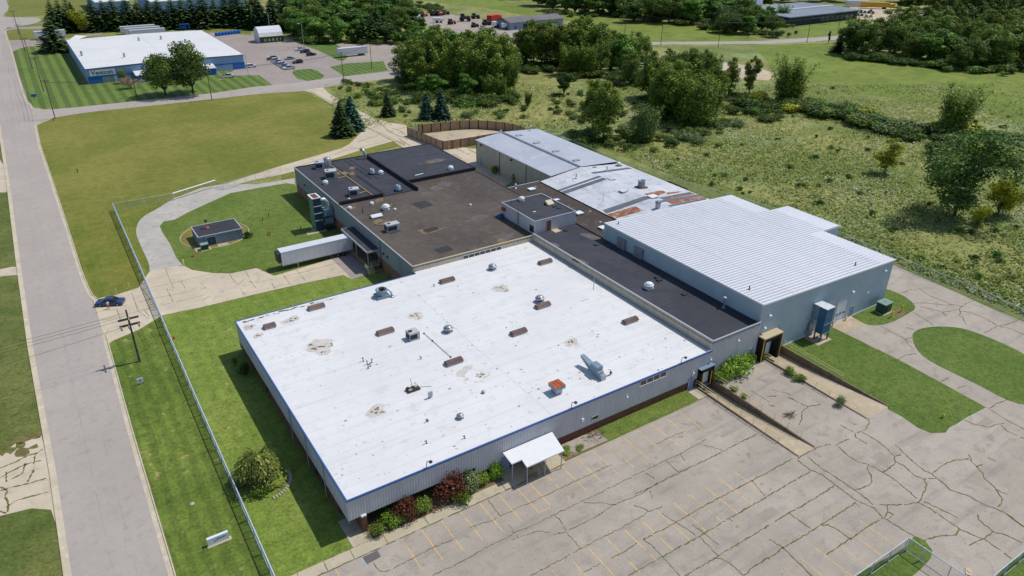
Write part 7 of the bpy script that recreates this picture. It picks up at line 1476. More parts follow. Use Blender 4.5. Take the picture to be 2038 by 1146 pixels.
fence('sliding_gate', 'pale chain-link gate across the concrete driveway', 'gate', [(9.6, 126.7), (9.7, 146)], 1.85, step=2.4, pr=.085)
fence('chain_link_fence', 'pale chain-link fence beside the loop driveway, from the gate to the lawn corner', 'fence', [(9.75, 146.3), (10.0, 191.2)], 1.85, step=3.0, pr=.085)
c2 = G(343, 385, 1.85); c3 = G(428, 358.5, 1.85)
fence('chain_link_fence', 'thin chain-link fence across the lawn to the white-topped gate', 'fence', [(10.1, 191.3), c2[:2]], 1.85, 'link_thin', 3.0, .04)
t = fence('sliding_gate', 'chain-link gate with a thick white top beam beside the loop driveway', 'gate', [c2[:2], c3[:2]], 1.75, 'link_thin', 4.0, .05)
mb = MB(); mb.tube([(*c2[:2], 1.85), (*c3[:2], 1.85)], .16, 8); mb.build('top_beam', M['white_paint'], t)
fence('chain_link_fence', 'thin chain-link fence from the white-topped gate along the concrete drive', 'fence', [c3[:2], G(446, 378)[:2], G(470, 371)[:2], G(510, 359)[:2], G(560, 345)[:2]], 1.8, 'link_thin', 3.2, .04)
mb = MB(); c4, c5 = G(345, 396), G(420, 372); strip(mb, [c4[:2], c5[:2]], .8, .05); struct(mb.build('gate_track', M['kerb']))
fr = [G(*p, 2)[:2] for p in ((2075, 632), (2038, 616), (1940.8, 570), (1830.6, 527.5), (1748, 495), (1670, 460), (1600, 430), (1480, 395), (1400, 372), (1320, 346), (1219.5, 312), (1143, 280), (1075, 258))]
fence('chain_link_fence', 'thin chain-link fence between the halls and the right meadow', 'fence', fr, 2.0, 'link_thin', 3.4, .045)
fence('chain_link_fence', 'tall dark chain-link fence along the lawn corner at the bottom right', 'fence', [(40, 26.4), (72.6, 26.15)], 2.05, 'link_dark', 3.4, .06)
fence('swing_gate', 'pair of open chain-link gate leaves at the bottom right corner lawn', 'gate', [(72.7, 26.0), (72.7, 24.3), (72.75, 21.2), (72.8, 19.0)], 2.05, 'link_thin', 2.2, .07, mid=True)
fence('chain_link_fence', 'dark chain-link fence cut by the bottom right corner', 'fence', [(75.4, 18.0), (95, 17.8)], 2.0, 'link_dark', 3.4, .06)
def rail(label, pts, h=(1.05, .6), step=2.4, m='paleyellow'):
    t = thing('handrail', label, 'railing', (pts[0][0], pts[0][1], 0)); mb = MB()
    for hh in h: mb.tube([(x, y, z+hh) for x, y, z in pts], .04, 6)
    mb.build('rail', M[m], t)
    for i in range(len(pts)-1):
        a, b = Vector(pts[i]), Vector(pts[i+1]); n = max(1, round((b-a).length/step))
        for k in range(n+1): p = a+(b-a)*k/n; pm = MB(); pm.tube([(p.x, p.y, p.z-.1), (p.x, p.y, p.z+h[0])], .035, 6); pm.build('post', M[m], t)
rail('pale yellow handrail along the left edge of the left truck well', [(75.9, 62.9, .25), (75.9, 47, .12)]); rail('pale yellow handrail along the right wall of the left truck well', [(79.6, 62.6, .3), (79.6, 46, .12)])
rail('pale yellow handrail along the left edge of the right truck well', [(91.45, 62.4, .25), (91.45, 50, .12)]); rail('pale yellow handrail between the right truck well and the lawn', [(97.15, 63.2, .3), (97.15, 51.6, .12)])
t = thing('board_fence', 'tall brown board fence curving round the sandy back yard', 'fence', (102.8, 213, 0))
arc = smooth([(102.8, 213), (108.5, 211.6), (115.2, 210.6), (121.2, 208.4), (125.6, 204.4), (129.2, 199.5), (130.4, 192.3)], 1, False)
def boards(t, P, h):
    mb = MB()
    for i in range(len(P)-1): mb.ribs(P[i], P[i+1], 0, h+random.uniform(-.05, .05), .3, .03)
    mb.build('board_panel', M['slat'], t)
    for i in range(len(P)-1):
        a, b = Vector(P[i]), Vector(P[i+1]); n = max(1, round((b-a).length/2.6))
        for k in range(n+1): p = a+(b-a)*k/n; q = MB(); q.box(p.x-.09, p.y-.16, 0, p.x+.09, p.y-.04, h+.05); q.build('post', M['wood'], t)
boards(t, arc, 2.9)
t = thing('board_fence', 'tall brown board fence on the straight left side of the sandy back yard', 'fence', (98.6, 212.3, 0)); boards(t, [(98.6, 212.3), (99.6, 204), (100.4, 196), (101, 193)], 2.9)
t = thing('board_fence', 'brown board fence with pale posts along the front of the sandy back yard', 'fence', (101.1, 192.8, 0)); boards(t, [(101.1, 192.8), (104, 192.4), (112.8, 191.9), (122, 191.8), (130.2, 192)], 2.8)
for k in range(6):
    q = MB(); q.box(102.6+k*2.35, 192.1-k*.06, 0, 102.8+k*2.35, 192.3-k*.06, 1.9); q.build('pale_post', M['timber'], t)
mb = MB(); mb.box(100.0, 212.4, 0, 102.4, 212.6, 2.4); tag(mb.build('metal_gate', M['galv']), 'pale metal gate panel at the left corner of the sandy yard fence', 'gate')
# utility poles
def upole(x, y, h, label, arms=1, rz=0.0, lean=0, guard=False, r=.16):
    t = lthing('utility_pole', label, 'utility pole', (x, y, 0), rz)
    mb = MB(); mb.tube([(0, 0, 0), (lean, 0, h)], r, 9, r1=r*.65); mb.build('pole', M['wood'], t)
    for k in range(arms):
        z = h-.5-k*.95
        mb = MB(); mb.box(-1.35, -.08, z, 1.35, .08, z+.14); mb.tube([(-.7, 0, z), (0, 0, z-.7)], .025, 5); mb.tube([(.7, 0, z), (0, 0, z-.7)], .025, 5); ar = mb.build('crossarm', M['wood'], t)
        for xx in (-1.2, -.55, .55, 1.2): q = MB(); q.lathe([(.03, 0), (.07, .06), (.05, .12), (.07, .18), (.001, .24)], 8, (xx, 0, z+.14)); q.build('insulator', M['vent_white'], ar)
    if guard: mb = MB(); mb.tube([(2.2, -1.2, 0), (1.4, -.76, 2.4)], .07, 6); mb.build('guy_guard', M['yellow'], t); mb = MB(); mb.tube([(1.4, -.76, 2.4), (0, 0, h*.85)], .02, 5); mb.build('guy_wire', M['dark'], t)
    return t
t = lthing('utility_pole', 'dark double-armed utility pole on the verge below the driveway', 'utility pole', (4.1, 117.0, 0))
mb = MB(); mb.tube([(0, 0, 0), (0, 0, 9.7)], .19, 10, r1=.13); mb.build('pole', M['wood'], t)
for z, y in ((8.0, -.16), (8.0, .16), (6.9, -.16), (6.9, .16)): mb = MB(); mb.box(-1.5, y-.07, z, 1.5, y+.07, z+.17); mb.build('crossarm', M['wood'], t)
mb = MB(); mb.box(-.07, -1.3, 8.3, .07, 1.3, 8.45); mb.build('crossarm', M['wood'], t)
for xx in (-1.3, -.2, 1.25): mb = MB(); mb.lathe([(.1, 0), (.14, .1), (.14, .55), (.07, .65), (.001, .7)], 10, (xx, -.3, 6.4)); mb.build('cutout', M['galv'], t)
for yy in (-1.1, 0.0, 1.1): mb = MB(); mb.lathe([(.04, 0), (.09, .08), (.06, .15), (.08, .22), (.001, .3)], 8, (0, yy, 8.45)); mb.build('insulator', M['vent_white'], t)
mb = MB(); mb.tube([(.12, 0, 0), (.16, 0, 2.6)], .1, 8); mb.build('riser_guard', M['galv'], t)
mb = MB(); mb.tube([(1.7, 3.4, 0), (1.4, 2.8, 1.5)], .06, 6); mb.build('guy_guard', M['yellow'], t); mb = MB(); mb.tube([(1.4, 2.8, 1.5), (0, 0, 8)], .02, 5); mb.build('guy_wire', M['dark'], t)
for px, py, h, lb, rz, g in ((110, 236, 13.2, 'tall utility pole with a yellow guy guard at the street corner', 0, True), (87, 182, 13, 'utility pole on the striped lawn, first beyond the street corner', 0, False), (65, 137, 13.2, 'utility pole on the striped lawn, second beyond the street corner', 0, False), (50, 102, 12.7, 'utility pole at the far edge of the striped lawn', 0, False), (38, 68, 12.5, 'farthest utility pole along the street', 0, False), (422, 199, 12.8, 'utility pole on the edge of the dry field right of the oaks', 1.57, False), (684.5, 166, 12.7, 'utility pole at the mouth of the concrete drive', 1.57, False), (740, 137, 11.5, 'utility pole at the corner of the gravel lot', 1.57, False), (272, 193, 9.5, 'utility pole on the striped lawn left of the oaks', 1.57, False), (1429, 95, 13.5, 'utility pole at the far road above the pale blue trailer', 1.4, False), (1606, 85, 14, 'leaning utility pole at the far road below the dark grey building', 1.4, False), (1667, 66, 12, 'utility pole on the lawn right of the dark grey building', 1.4, False), (1315, 89, 10, 'thin pole at the near end of the visible far road', 1.4, False), (1243, 70, 12.5, 'utility pole standing in the far bright field', 1.4, False), (1488, 76, 9, 'thin pole in the roadside shrubs of the far road', 1.4, False)):
    x, y, _ = G(px, py); upole(x, y, h, lb, 1, rz, .3 if px == 1606 else 0, g)
def wire(a, b, n, label, sag=.8, r=.03, spread=1.2, ax='x'):
    mb = MB()
    for k in range(n):
        o = (k-(n-1)/2)*spread; d = (o, 0) if ax == 'x' else (0, o); P = []
        for i in range(13):
            u = i/12; P.append((a[0]+(b[0]-a[0])*u+d[0], a[1]+(b[1]-a[1])*u+d[1], a[2]+(b[2]-a[2])*u-sag*4*u*(1-u)))
        mb.tube(P, r, 5, cap=False)
    tag(mb.build('power_line', M['dark']), label, 'power line')
wire((4.1, 117, 8.7), (-60, 117.5, 9.2), 3, 'three thin wires crossing the street from the double-armed pole', 1.0, .022, 1.1, 'y'); wire((4.1, 117, 6.9), (-60, 113, 7), 1, 'lowest single wire crossing the street from the double-armed pole', 1.0, .022)
P_ = [G(*p) for p in ((110, 236), (87, 182), (65, 137), (50, 102), (38, 68))]
for i, lb in enumerate(('wires over the striped lawn from the corner pole to the next', 'wires between the two middle poles of the striped lawn', 'wires over the far part of the striped lawn', 'wires beyond the striped lawn along the street')): a, b = P_[i], P_[i+1]; wire((*a[:2], 12.9), (*b[:2], 12.9), 3, lb, .9, .035)
Q_ = [G(*p) for p in ((110, 236), (272, 193), (422, 199), (684.5, 166), (740, 137))]
for (i, j), lb in (((0, 2), 'long wires along the side street before the warehouse'), ((2, 3), 'wires over the dry field between the two side street poles'), ((3, 4), 'wires from the drive mouth pole to the gravel lot pole')): a, b = Q_[i], Q_[j]; wire((*a[:2], 12.2), (*b[:2], 12.0), 2, lb, 1.4, .04, 1.4, 'y')
S_ = [G(*p) for p in ((1243, 70), (1429, 95), (1606, 85), (1667, 66))]
for i, lb in enumerate(('wires over the far bright field', 'wires along the far road before the dark grey building', 'wires over the lawn beside the dark grey building')): a, b = S_[i], S_[i+1]; wire((*a[:2], 12.8), (*b[:2], 12.8), 2, lb, 1.2, .06, 1.6, 'y')
def light_pole(px, py, h, lb):
    x, y, _ = G(px, py); t = lthing('street_lamp', lb, 'street lamp', (x, y, 0)); mb = MB(); mb.tube([(0, 0, 0), (0, 0, h), (-.8, 0, h+.3)], .12, 7, r1=.07); mb.build('pole', M['galv'], t); mb = MB(); mb.cbox(-1.4, 0, h+.2, 1.2, .4, .2); mb.build('lamp_head', M['vent_white'], t)
light_pole(540, 80, 14, 'grey lamp post standing behind the white tent'); light_pole(498, 172, 12.6, 'grey lamp post at the warehouse end by the pickup'); light_pole(605, 92, 11, 'thin lamp post on the mown island behind the parked cars')
# signs
t = thing('monument_sign', 'low white slab sign with dark lettering on the verge by the fence', 'sign', (5.45, 70.8, 0))
mb = MB(); mb.cbox(5.5, 70.62, 0, 2.75, .62, .1); mb.build('base', M['sand'], t); mb = MB(); mb.cbox(5.45, 70.75, .1, 2.4, .38, 1.05); mb.build('slab', M['sign_white'], t)
def word(t, s, x, y, z, size, m, face='-y', name='lettering', bold=0.0):
    cu = bpy.data.curves.new('lettering', 'FONT'); cu.body = s; cu.size = size; cu.extrude = .012; cu.offset = bold; cu.resolution_u = 2; cu.align_x = 'CENTER'
    o = bpy.data.objects.new('lettering', cu); COL.objects.link(o); bpy.context.view_layer.update()
    me = bpy.data.meshes.new_from_object(o.evaluated_get(bpy.context.evaluated_depsgraph_get())); bpy.data.objects.remove(o)
    me.materials.clear(); me.materials.append(M[m]); me.transform(Matrix.Translation((x, y, z))@Matrix.Rotation(PI/2, 4, 'X'))
    me.transform(wmat(t).inverted()); o = bpy.data.objects.new(name, me); COL.objects.link(o); o.parent = t; return o
mb = MB()
for k, (w_, h_) in enumerate(((.10, .17), (.08, .13), (.11, .11), (.09, .13), (.08, .11), (.1, .13), (.07, .17), (.1, .12))): mb.box(5.32+k*.128, 70.545, .72+(k % 3)*.012, 5.32+k*.128+w_, 70.555, .72+h_)
mb.box(5.02, 70.545, .50, 5.06, 70.555, .76); mb.box(5.06, 70.545, .50, 5.16, 70.555, .54); mb.box(5.17, 70.545, .52, 5.26, 70.555, .58); mb.build('lettering', M['letter_navy'], t)
t = thing('post_sign', 'small white board sign facing the camera on the front verge', 'sign', (3.2, 110, 0)); mb = MB(); mb.box(2.75, 109.92, .35, 3.65, 110.02, 1.15); mb.build('board', M['sign_white'], t); mb = MB(); mb.box(2.8, 110.03, 0, 2.9, 110.1, 1.1); mb.box(3.5, 110.03, 0, 3.6, 110.1, 1.1); mb.build('posts', M['wood'], t)
mb = MB(); mb.box(3.0, 109.9, .78, 3.4, 109.915, .86); mb.box(3.05, 109.9, .64, 3.3, 109.915, .7); mb.build('lettering', M['letter_navy'], t)
t = thing('post_sign', 'small blue board sign on the striped lawn by the street', 'sign', (*G(69, 197)[:2], 0)); x, y, _ = G(69, 197); mb = MB(); mb.box(x-.9, y-.1, .8, x+.9, y, 1.9); mb.build('board', M['blue_steel'], t); mb = MB(); mb.box(x-.1, y, 0, x+.1, y+.1, .8); mb.build('post', M['wood'], t)
for px, py, h, lb in ((233, 587, 1.5, 'pale wooden stake at the upper edge of the driveway by the car'), (259, 576, 1.4, 'pale wooden stake by the driveway gate, nearer the fence'), (281, 558, 1.4, 'pale wooden stake just outside the driveway gate'), (289, 545, 1.3, 'pale wooden stake inside the driveway gate')):
    x, y, _ = G(px, py); mb = MB(); mb.cbox(0, 0, 0, .14, .14, h); tag(mb.build('stake', M['paleyellow'], loc=(x, y, 0), world=False), lb, 'stake')
for px, py, lb in ((155, 344, 'small dark marker post in the dry field by the street'), (107, 241, 'small blue hydrant at the street corner')):
    x, y, _ = G(px, py); mb = MB(); mb.cyl(0, 0, 0, 1.0, .1); mb.lathe([(.18, .9), (.18, 1.05), (.001, 1.2)], 10); tag(mb.build('marker_post', M['dark'], loc=(x, y, 0)), lb, 'post')
x, y, _ = G(347, 675); mb = MB(); mb.cyl(0, 0, 0, .5, .13); mb.lathe([(.16, .5), (.1, .65), (.001, .7)], 10); mb.box(-.25, -.07, .3, .25, .07, .42); tag(mb.build('hydrant', M['orange'], loc=(x, y, 0)), 'small orange hydrant on the front lawn beside the fence', 'hydrant')
x, y, _ = G(1876, 831); mb = MB(); mb.cyl(0, 0, 0, .4, .15); mb.lathe([(.2, .4), (.16, .6), (.001, .7)], 10); mb.box(-.3, -.08, .2, .3, .08, .34); tag(mb.build('hydrant', M['yellow'], loc=(x, y, .05)), 'yellow hydrant on the right lawn near the asphalt', 'hydrant')
x, y, _ = G(382, 1003); mb = MB(); mb.lathe([(.32, 0), (.32, .05), (.001, .07)], 14); tag(mb.build('manhole_cover', M['sand'], loc=(x, y, .03)), 'round pale cover in the verge lawn', 'cover')
x, y, _ = G(1927, 1139); mb = MB(); mb.cbox(0, 0, 0, 1.1, .6, .12, .5); mb.cbox(.1, 0, .12, .4, .3, .06, .5); tag(mb.build('concrete_block', M['sand'], loc=(x, y, .03)), 'pale concrete block lying near the bottom right gate', 'block')
x, y, _ = G(1572, 828); mb = MB()
for k in range(26): a = random.uniform(0, 6.28); l = random.uniform(.6, 1.6); mb.tube([(random.gauss(0, .6), random.gauss(0, .4), .05), (math.cos(a)*l*.5, math.sin(a)*l*.4, random.uniform(.1, .5)), (math.cos(a)*l, math.sin(a)*l*.7, random.uniform(.05, .6))], .025, 4, cap=False)
tag(mb.build('brush_pile', M['brush'], loc=(x, y, .03)), 'pile of dead branches on the asphalt between the truck wells', 'brush pile')
x, y, _ = G(1185, 866); mb = MB()
for k in range(40): a = random.uniform(0, 6.28); l = random.uniform(.3, 1.0); px_, py_ = random.gauss(0, .8), random.gauss(0, .5); mb.tube([(px_, py_, .05), (px_+math.cos(a)*l, py_+math.sin(a)*l*.7, random.uniform(.05, .4))], .025, 4, cap=False)
tag(mb.build('brush_pile', M['brush'], loc=(x, y, .05)), 'pile of dead twigs on the pale pad by the hall wall', 'brush pile')
# ------------------------------------------------------------------ the warehouse across the side street
t = thing('warehouse', 'pale blue warehouse with a white roof beyond the side street', 'building', (21.1, 346.9, 0))
x0, x1, y0, y1, zr = 21.1, 83.6, 346.9, 427.5, 6.1
mb = MB(); xm = 53; mb.face([(x0-.2, y0-.2, zr), (xm, y0-.2, zr+.5), (xm, y1, zr+.5), (x0-.2, y1, zr)]); mb.face([(xm, y0-.2, zr+.5), (x1+.2, y0-.2, zr), (x1+.2, y1, zr), (xm, y1, zr+.5)])
mb.face([(x0-.2, y1-.2, zr), (26, y1-.2, zr), (31, y1+9, zr), (26, y1+9, zr+.8), (x0+1, y1, zr)]); mb.face([(xm-.1, y0, zr+.51), (xm+.1, y0, zr+.51), (xm+.1, y1, zr+.51), (xm-.1, y1, zr+.51)], 1); mb.build('roof', [M['white_roof'], M['seam']], t)
wallset(t, 'skyblue_wall', [((x0, y0), (x1, y0))], 2.5, zr, .6, .05); wallset(t, 'skyblue_wall', [((x0, y1), (x0, y0))], 0, zr, .6, .05); wallset(t, 'skyblue_wall', [((x1, y0), (x1, y1))], 0, zr, .6, .05); wallset(t, 'skyblue_wall', [((x1, y1), (x0, y1))], 0, zr, .6, .05)
mb = MB(); mb.box(x0+5.2, y0-.12, 0, x1-5.2, y0-.02, 2.5); mb.build('lower_wall', M['skyblue_wall'], t)
for a, b in ((x0-.05, x0+5.2), (x1-5.2, x1+.05)): mb = MB(); mb.box(a, y0-.14, 0, b, y0-.02, 2.5); mb.build('blue_panel', M['bluewall'], t)
mb = MB(); mb.box(x0-.1, y0-.16, 2.5, x1+.1, y0-.01, 2.95); mb.build('blue_band', M['bluewall'], t)
mb = MB(); mb.box(x0-.3, y0-.3, zr-.25, x1+.3, y0-.19, zr+.02); mb.box(x0-.3, y0-.19, zr-.25, x0-.19, y1, zr+.02); mb.box(x1+.19, y0-.19, zr-.25, x1+.3, y1, zr+.02); mb.build('eave_trim', M['blue_trim'], t)
mb = MB(); mb.box(x0+1.0, y0-.25, 3.1, x0+10.4, y0-.1, 5.4); sg = mb.build('sign_board', M['sign_white'], t)
word(t, 'Ventcon', x0+5.6, y0-.27, 3.55, 2.35, 'letter_navy', bold=.035)
for xx in (x0+9.8,): mb = MB(); mb.box(xx, y0-.18, 0, xx+.3, y0-.121, 2.5); mb.build('door_post', M['white_paint'], t)
mb = MB(); mb.box(x0+5.6, y0-.17, 0, x0+9.4, y0-.125, 2.45); mb.build('shutter_door', M['galv_blue'], t)
mb = MB(); mb.add([(38, y0-7, 2.9), (70, y0-7, 2.9), (70, y0-.2, 3.6), (38, y0-.2, 3.6), (38, y0-7, 2.65), (70, y0-7, 2.65), (70, y0-.2, 2.65), (38, y0-.2, 2.65)], [(0, 1, 2, 3), (4, 5, 1, 0), (5, 6, 2, 1), (7, 4, 0, 3)]); mb.build('office_roof', M['white_roof'], t)
mb = MB(); mb.box(38.3, y0-6.7, 0, 69.7, y0-.2, 2.65); mb.build('office_wall', M['bluewall'], t)
for k in range(6): win_y(t, 40+k*5, 42.4+k*5, y0-6.72, .9, 2.1, 2)
for px, py in ((163, 110), (248, 114), (277, 82), (321, 79)): x, y, _ = G(px, py, zr+.2); mb = MB(); mb.cyl(x, y, zr, zr+2.0, .45, n=9); mb.build('flue', M['galv'], t)
t = thing('tent', 'white vaulted fabric tent with a green front skirt', 'tent', (114.5, 414, 0)); Wd, Ln, Ht = 10.6, 12.6, 7.7
pr = [(-Wd/2, 0), (-Wd/2, 3.1), (-Wd*.42, 5.0), (-Wd*.27, 6.7), (0, Ht), (Wd*.27, 6.7), (Wd*.42, 5.0), (Wd/2, 3.1), (Wd/2, 0)]
mb = MB(); n = len(pr); yc = 413.9
v = [(108.2, yc+p, z) for p, z in pr]+[(120.8, yc+p, z) for p, z in pr]; mb.add(v, [(i+1, i, n+i, n+i+1) for i in range(n-1)]+[tuple(range(n)), tuple(range(n, 2*n))[::-1]], smooth=False); mb.build('fabric', M['tent_white'], t)
mb = MB(); mb.box(108.1, yc-Wd/2-.12, .1, 120.9, yc-Wd/2-.02, 3.0); mb.build('banner', M['tent_green'], t); word(t, 'U  A  B  C  I', 114.9, yc-Wd/2-.14, .85, 1.75, 'letter_green', bold=.02)
mb = MB(); mb.box(108.0, yc-Wd/2-.16, 3.0, 121, yc-Wd/2+.05, 3.25); mb.build('gold_edge', M['yellow'], t)
# trailers, bins
trailer('semi_trailer', 'white semi-trailer parked on the gravel lot beside the middle tree clump', 129.0, 143.5, 349, 352, 1.2, 4.2, gear=False)
trailer('semi_trailer', 'white trailer half hidden by the lone conifer at the left of the warehouse', 9.5, 24, 478, 481, 1.2, 4.2, gear=False)
for k, lb in enumerate(('silver trailer nearest the warehouse of the three behind it', 'silver trailer in the middle of the three behind the warehouse', 'silver trailer farthest of the three behind the warehouse')): trailer('semi_trailer', lb, 53+k*-1.2, 71+k*-1.2, 458+k*8, 461+k*8, 1.2, 4.2, gear=False)
for k in range(8):
    x, y, _ = G(432+k*6.2, 71.5-k*.75); mb = MB(); mb.lathe([(1.0, 0), (1.1, .3), (1.1, 1.6), (1.0, 1.8), (.3, 1.9), (.001, 1.9)], 14); tag(mb.build('blue_tank', M['blue_steel'], loc=(x, y, 0)), 'blue tank in the row behind the white-roofed warehouse', 'tank', 'row of blue tanks behind the warehouse')
mb = MB(); x, y, _ = G(360, 61)
for i in range(3):
    for j in range(3): mb.box(i*2.5, j*.8, 0, i*2.5+.2, j*.8+.2, 3.4)
for z in (1.2, 2.4, 3.3): mb.box(0, 0, z, 5.3, 1.8, z+.15)
mb.cbox(2.0, .9, 1.36, 2, 1.2, .7)
tag(mb.build('storage_rack', M['blue_steel'], loc=(x, y, 0)), 'blue storage rack behind the warehouse', 'rack')
trailer('semi_trailer', 'pale blue trailer on blocks among the meadow trees', 0, 11, 0, 2.6, .5, 3.4, 'skyblue_wall', gear=False)
o = COL.objects[-1]
for q in scene.objects:
    if q.get('label') == 'pale blue trailer on blocks among the meadow trees': a, b = G(1401, 134), G(1436, 141); q.location = ((a[0]+b[0])/2+1, (a[1]+b[1])/2+2, 0); q.rotation_euler = (0, 0, math.atan2(b[1]-a[1], b[0]-a[0]))
trailer('semi_trailer', 'second blue trailer glimpsed through the meadow trees', 0, 16, 0, 2.6, .9, 3.8, 'skyblue_wall', gear=False)
for q in scene.objects:
    if q.get('label') == 'second blue trailer glimpsed through the meadow trees': a, b = G(1238, 125), G(1292, 128); q.location = ((a[0]+b[0])/2, (a[1]+b[1])/2, 0); q.rotation_euler = (0, 0, math.atan2(b[1]-a[1], b[0]-a[0]))
x, y, _ = G(1431, 158); mb = MB(); mb.cbox(0, 0, 0, 7, 3, 2.2, -.3, 0, .3); mb.cbox(0, 0, 2.2, 7.3, 3.3, .2, -.3); tag(mb.build('lumber_stack', M['timber'], loc=(x, y, 0)), 'tan lumber stack right of the big meadow clump', 'lumber')
# parked cars by the tent
for kind, x, y, paint, lb in (('pickup', 99.8, 335.2, 'cp_white', 'white pickup at the near end of the front row by the tent'), ('sedan', 99.6, 338.6, 'cp_blue', 'blue car next to the white pickup in the front row'), ('sedan', 99.9, 341.8, 'cp_silver', 'silver car in the front row, two after the white pickup'), ('suv', 100.0, 345.2, 'cp_white', 'white car in the middle of the front row'), ('sedan', 100.1, 348.7, 'cp_navy', 'dark navy car in the middle of the front row'), ('sedan', 100.2, 352.2, 'cp_silver', 'silver-blue car behind the navy one in the front row'), ('suv', 100.5, 356.0, 'cp_white', 'white van-like car near the far end of the front row'), ('suv', 100.0, 361.0, 'cp_black', 'black car at the far end of the front row'), ('suv', 107.6, 346.6, 'cp_black', 'black car alone at the right of the front row'), ('sedan', 107.4, 357.6, 'cp_silver', 'silver car alone above the black one beside the front row'), ('suv', 119.4, 361.8, 'cp_black', 'black car nearest the mown island'), ('suv', 119.3, 370.5, 'cp_black', 'black car in the middle of the three by the mown island'), ('pickup', 119.5, 378.0, 'cp_white', 'white pickup farthest of the three by the mown island')):
    make_car('parked_car', lb, x, y, random.uniform(-.05, .05)+(0 if random.random() < .5 else PI), paint, 5.4 if kind == 'pickup' else 4.7, 1.95, kind=kind, group='cars parked by the tent')
make_car('parked_car', 'white pickup parked near the right blue corner of the warehouse', *G(455, 154)[:2], .1, 'cp_white', 5.4, 1.95, kind='pickup'); make_car('parked_car', 'white car parked at the blue end wall of the warehouse', *G(500, 134)[:2], .1, 'cp_white', 4.7, 1.95, kind='suv')
# machine yard and house
def machine(px, py, m, lb, s=1.0, kind=0):
    x, y, _ = G(px, py); t = lthing('farm_machine' if kind == 0 else 'parked_truck', lb, 'machine' if kind == 0 else 'truck', (x, y, 0), random.uniform(-.4, .4), scale=(s, s, s))
    mb = MB(); mb.cbox(.3, 0, .8, 3.4, 1.5, 1.1, 0, 0, .2); mb.build('body', M[m], t)
    mb = MB(); mb.cbox(-.9 if kind == 0 else 2.3, 0, 1.2, 1.5, 1.6, 1.6, 0, 0, .2); mb.build('cab', M['glass'] if kind == 0 else M[m], t)
    if kind: mb = MB(); mb.cbox(-1.2, 0, 1.0, 4.6, 2.2, 2.0); mb.build('load_box', M[m], t)
    for wx, wr in ((-1.1, .8), (1.5, .6)):
        for sy in (-.95, .95): mb = MB(); mb.lathe([(wr*.4, -.22), (wr, -.22), (wr, .22), (wr*.4, .22)], 12); w_ = mb.build('wheel', M['black'], t); w_.rotation_euler = (PI/2, 0, 0); w_.location = (wx, sy, wr)
for px, py, m, lb, s, k in ((794, 36, 'orange', 'orange machine left of the machine yard', 1.2, 0), (804, 35, 'orange', 'second orange machine left of the machine yard', 1.0, 0), (828, 37, 'vent_white', 'white truck at the left end of the machine yard', 1.1, 1), (843, 33, 'orange', 'orange machine at the rear left of the machine yard', 1.2, 0), (864, 31, 'brush', 'brown machine at the rear fence of the machine yard, left of three', 1.3, 0), (874, 31, 'orange', 'rusty machine at the rear fence of the machine yard, middle of three', 1.2, 0), (886, 29, 'dark', 'dark machine at the rear fence of the machine yard, right of three', 1.3, 0), (873, 45, 'vent_white', 'white truck in the middle of the machine yard', 1.0, 1), (899, 48, 'red', 'red machine in the middle of the machine yard', 1.2, 0), (830, 47, 'red', 'red machine at the front left of the machine yard', 1.1, 0), (925, 42, 'brush', 'big brown machine right of the middle of the machine yard', 1.7, 0), (946, 37, 'dark', 'dark machine at the right rear of the machine yard', 1.3, 0), (945, 54, 'dark', 'dark machine at the right front of the machine yard', 1.1, 0), (968, 50, 'brush', 'brown digger left of the red truck', 1.3, 0), (985, 46, 'red', 'large red truck beside the grey house', 1.7, 1), (991, 54, 'vent_white', 'white box truck in front of the grey house, left one', 1.2, 1), (1012, 58, 'vent_white', 'white box truck in front of the grey house, right one', 1.2, 1)): machine(px, py, m, lb, s, k)
make_car('parked_car', 'white car in the machine yard near the box trucks', *G(960, 56)[:2], .2, 'cp_white', 4.7, 1.95, kind='sedan')
t = thing('house', 'long grey house with a shallow grey roof by the machine yard', 'building', (252, 388, 0))
for a, b, c2, d, zz in ((246.5, 262, 380, 396, 4.6), (262.05, 288, 383, 398, 4.2)):
    xm = (a+b)/2; mb = MB(); mb.box(a, c2, 0, b, d, zz-.4); mb.build('wall', M['graywall'], t); ym = (c2+d)/2
    mb = MB(); mb.face([(a-.4, c2-.4, zz-.4), (b+.4, c2-.4, zz-.4), (b+.4, ym, zz+1.6), (a-.4, ym, zz+1.6)]); mb.face([(a-.4, ym, zz+1.6), (b+.4, ym, zz+1.6), (b+.4, d+.4, zz-.4), (a-.4, d+.4, zz-.4)]); mb.face([(a, c2, zz-.4), (a, d, zz-.4), (a, ym, zz+1.5)]); mb.face([(b, d, zz-.4), (b, c2, zz-.4), (b, ym, zz+1.5)]); mb.build('roof', M['grey_roof'], t)
mb = MB(); mb.box(249.6, 379.9, 0, 251.2, 379.97, 2.3); mb.build('door', M['bluewall'], t); mb = MB(); mb.box(256, 379.9, 0, 259.2, 379.97, 3); mb.build('garage_door', M['dark'], t)
for xx in (266, 271, 277, 282): win_y(t, xx, xx+1.8, 382.98, 1, 2.4, 2)
mb = MB(); mb.lathe([(1.3, 0), (1.35, .5), (1.35, 2.4), (.8, 3.2), (.001, 3.4)], 14); x, y, _ = G(1112, 62); tag(mb.build('water_tank', M['galv_blue'], loc=(x, y, 0)), 'pale blue tank right of the grey house', 'tank')
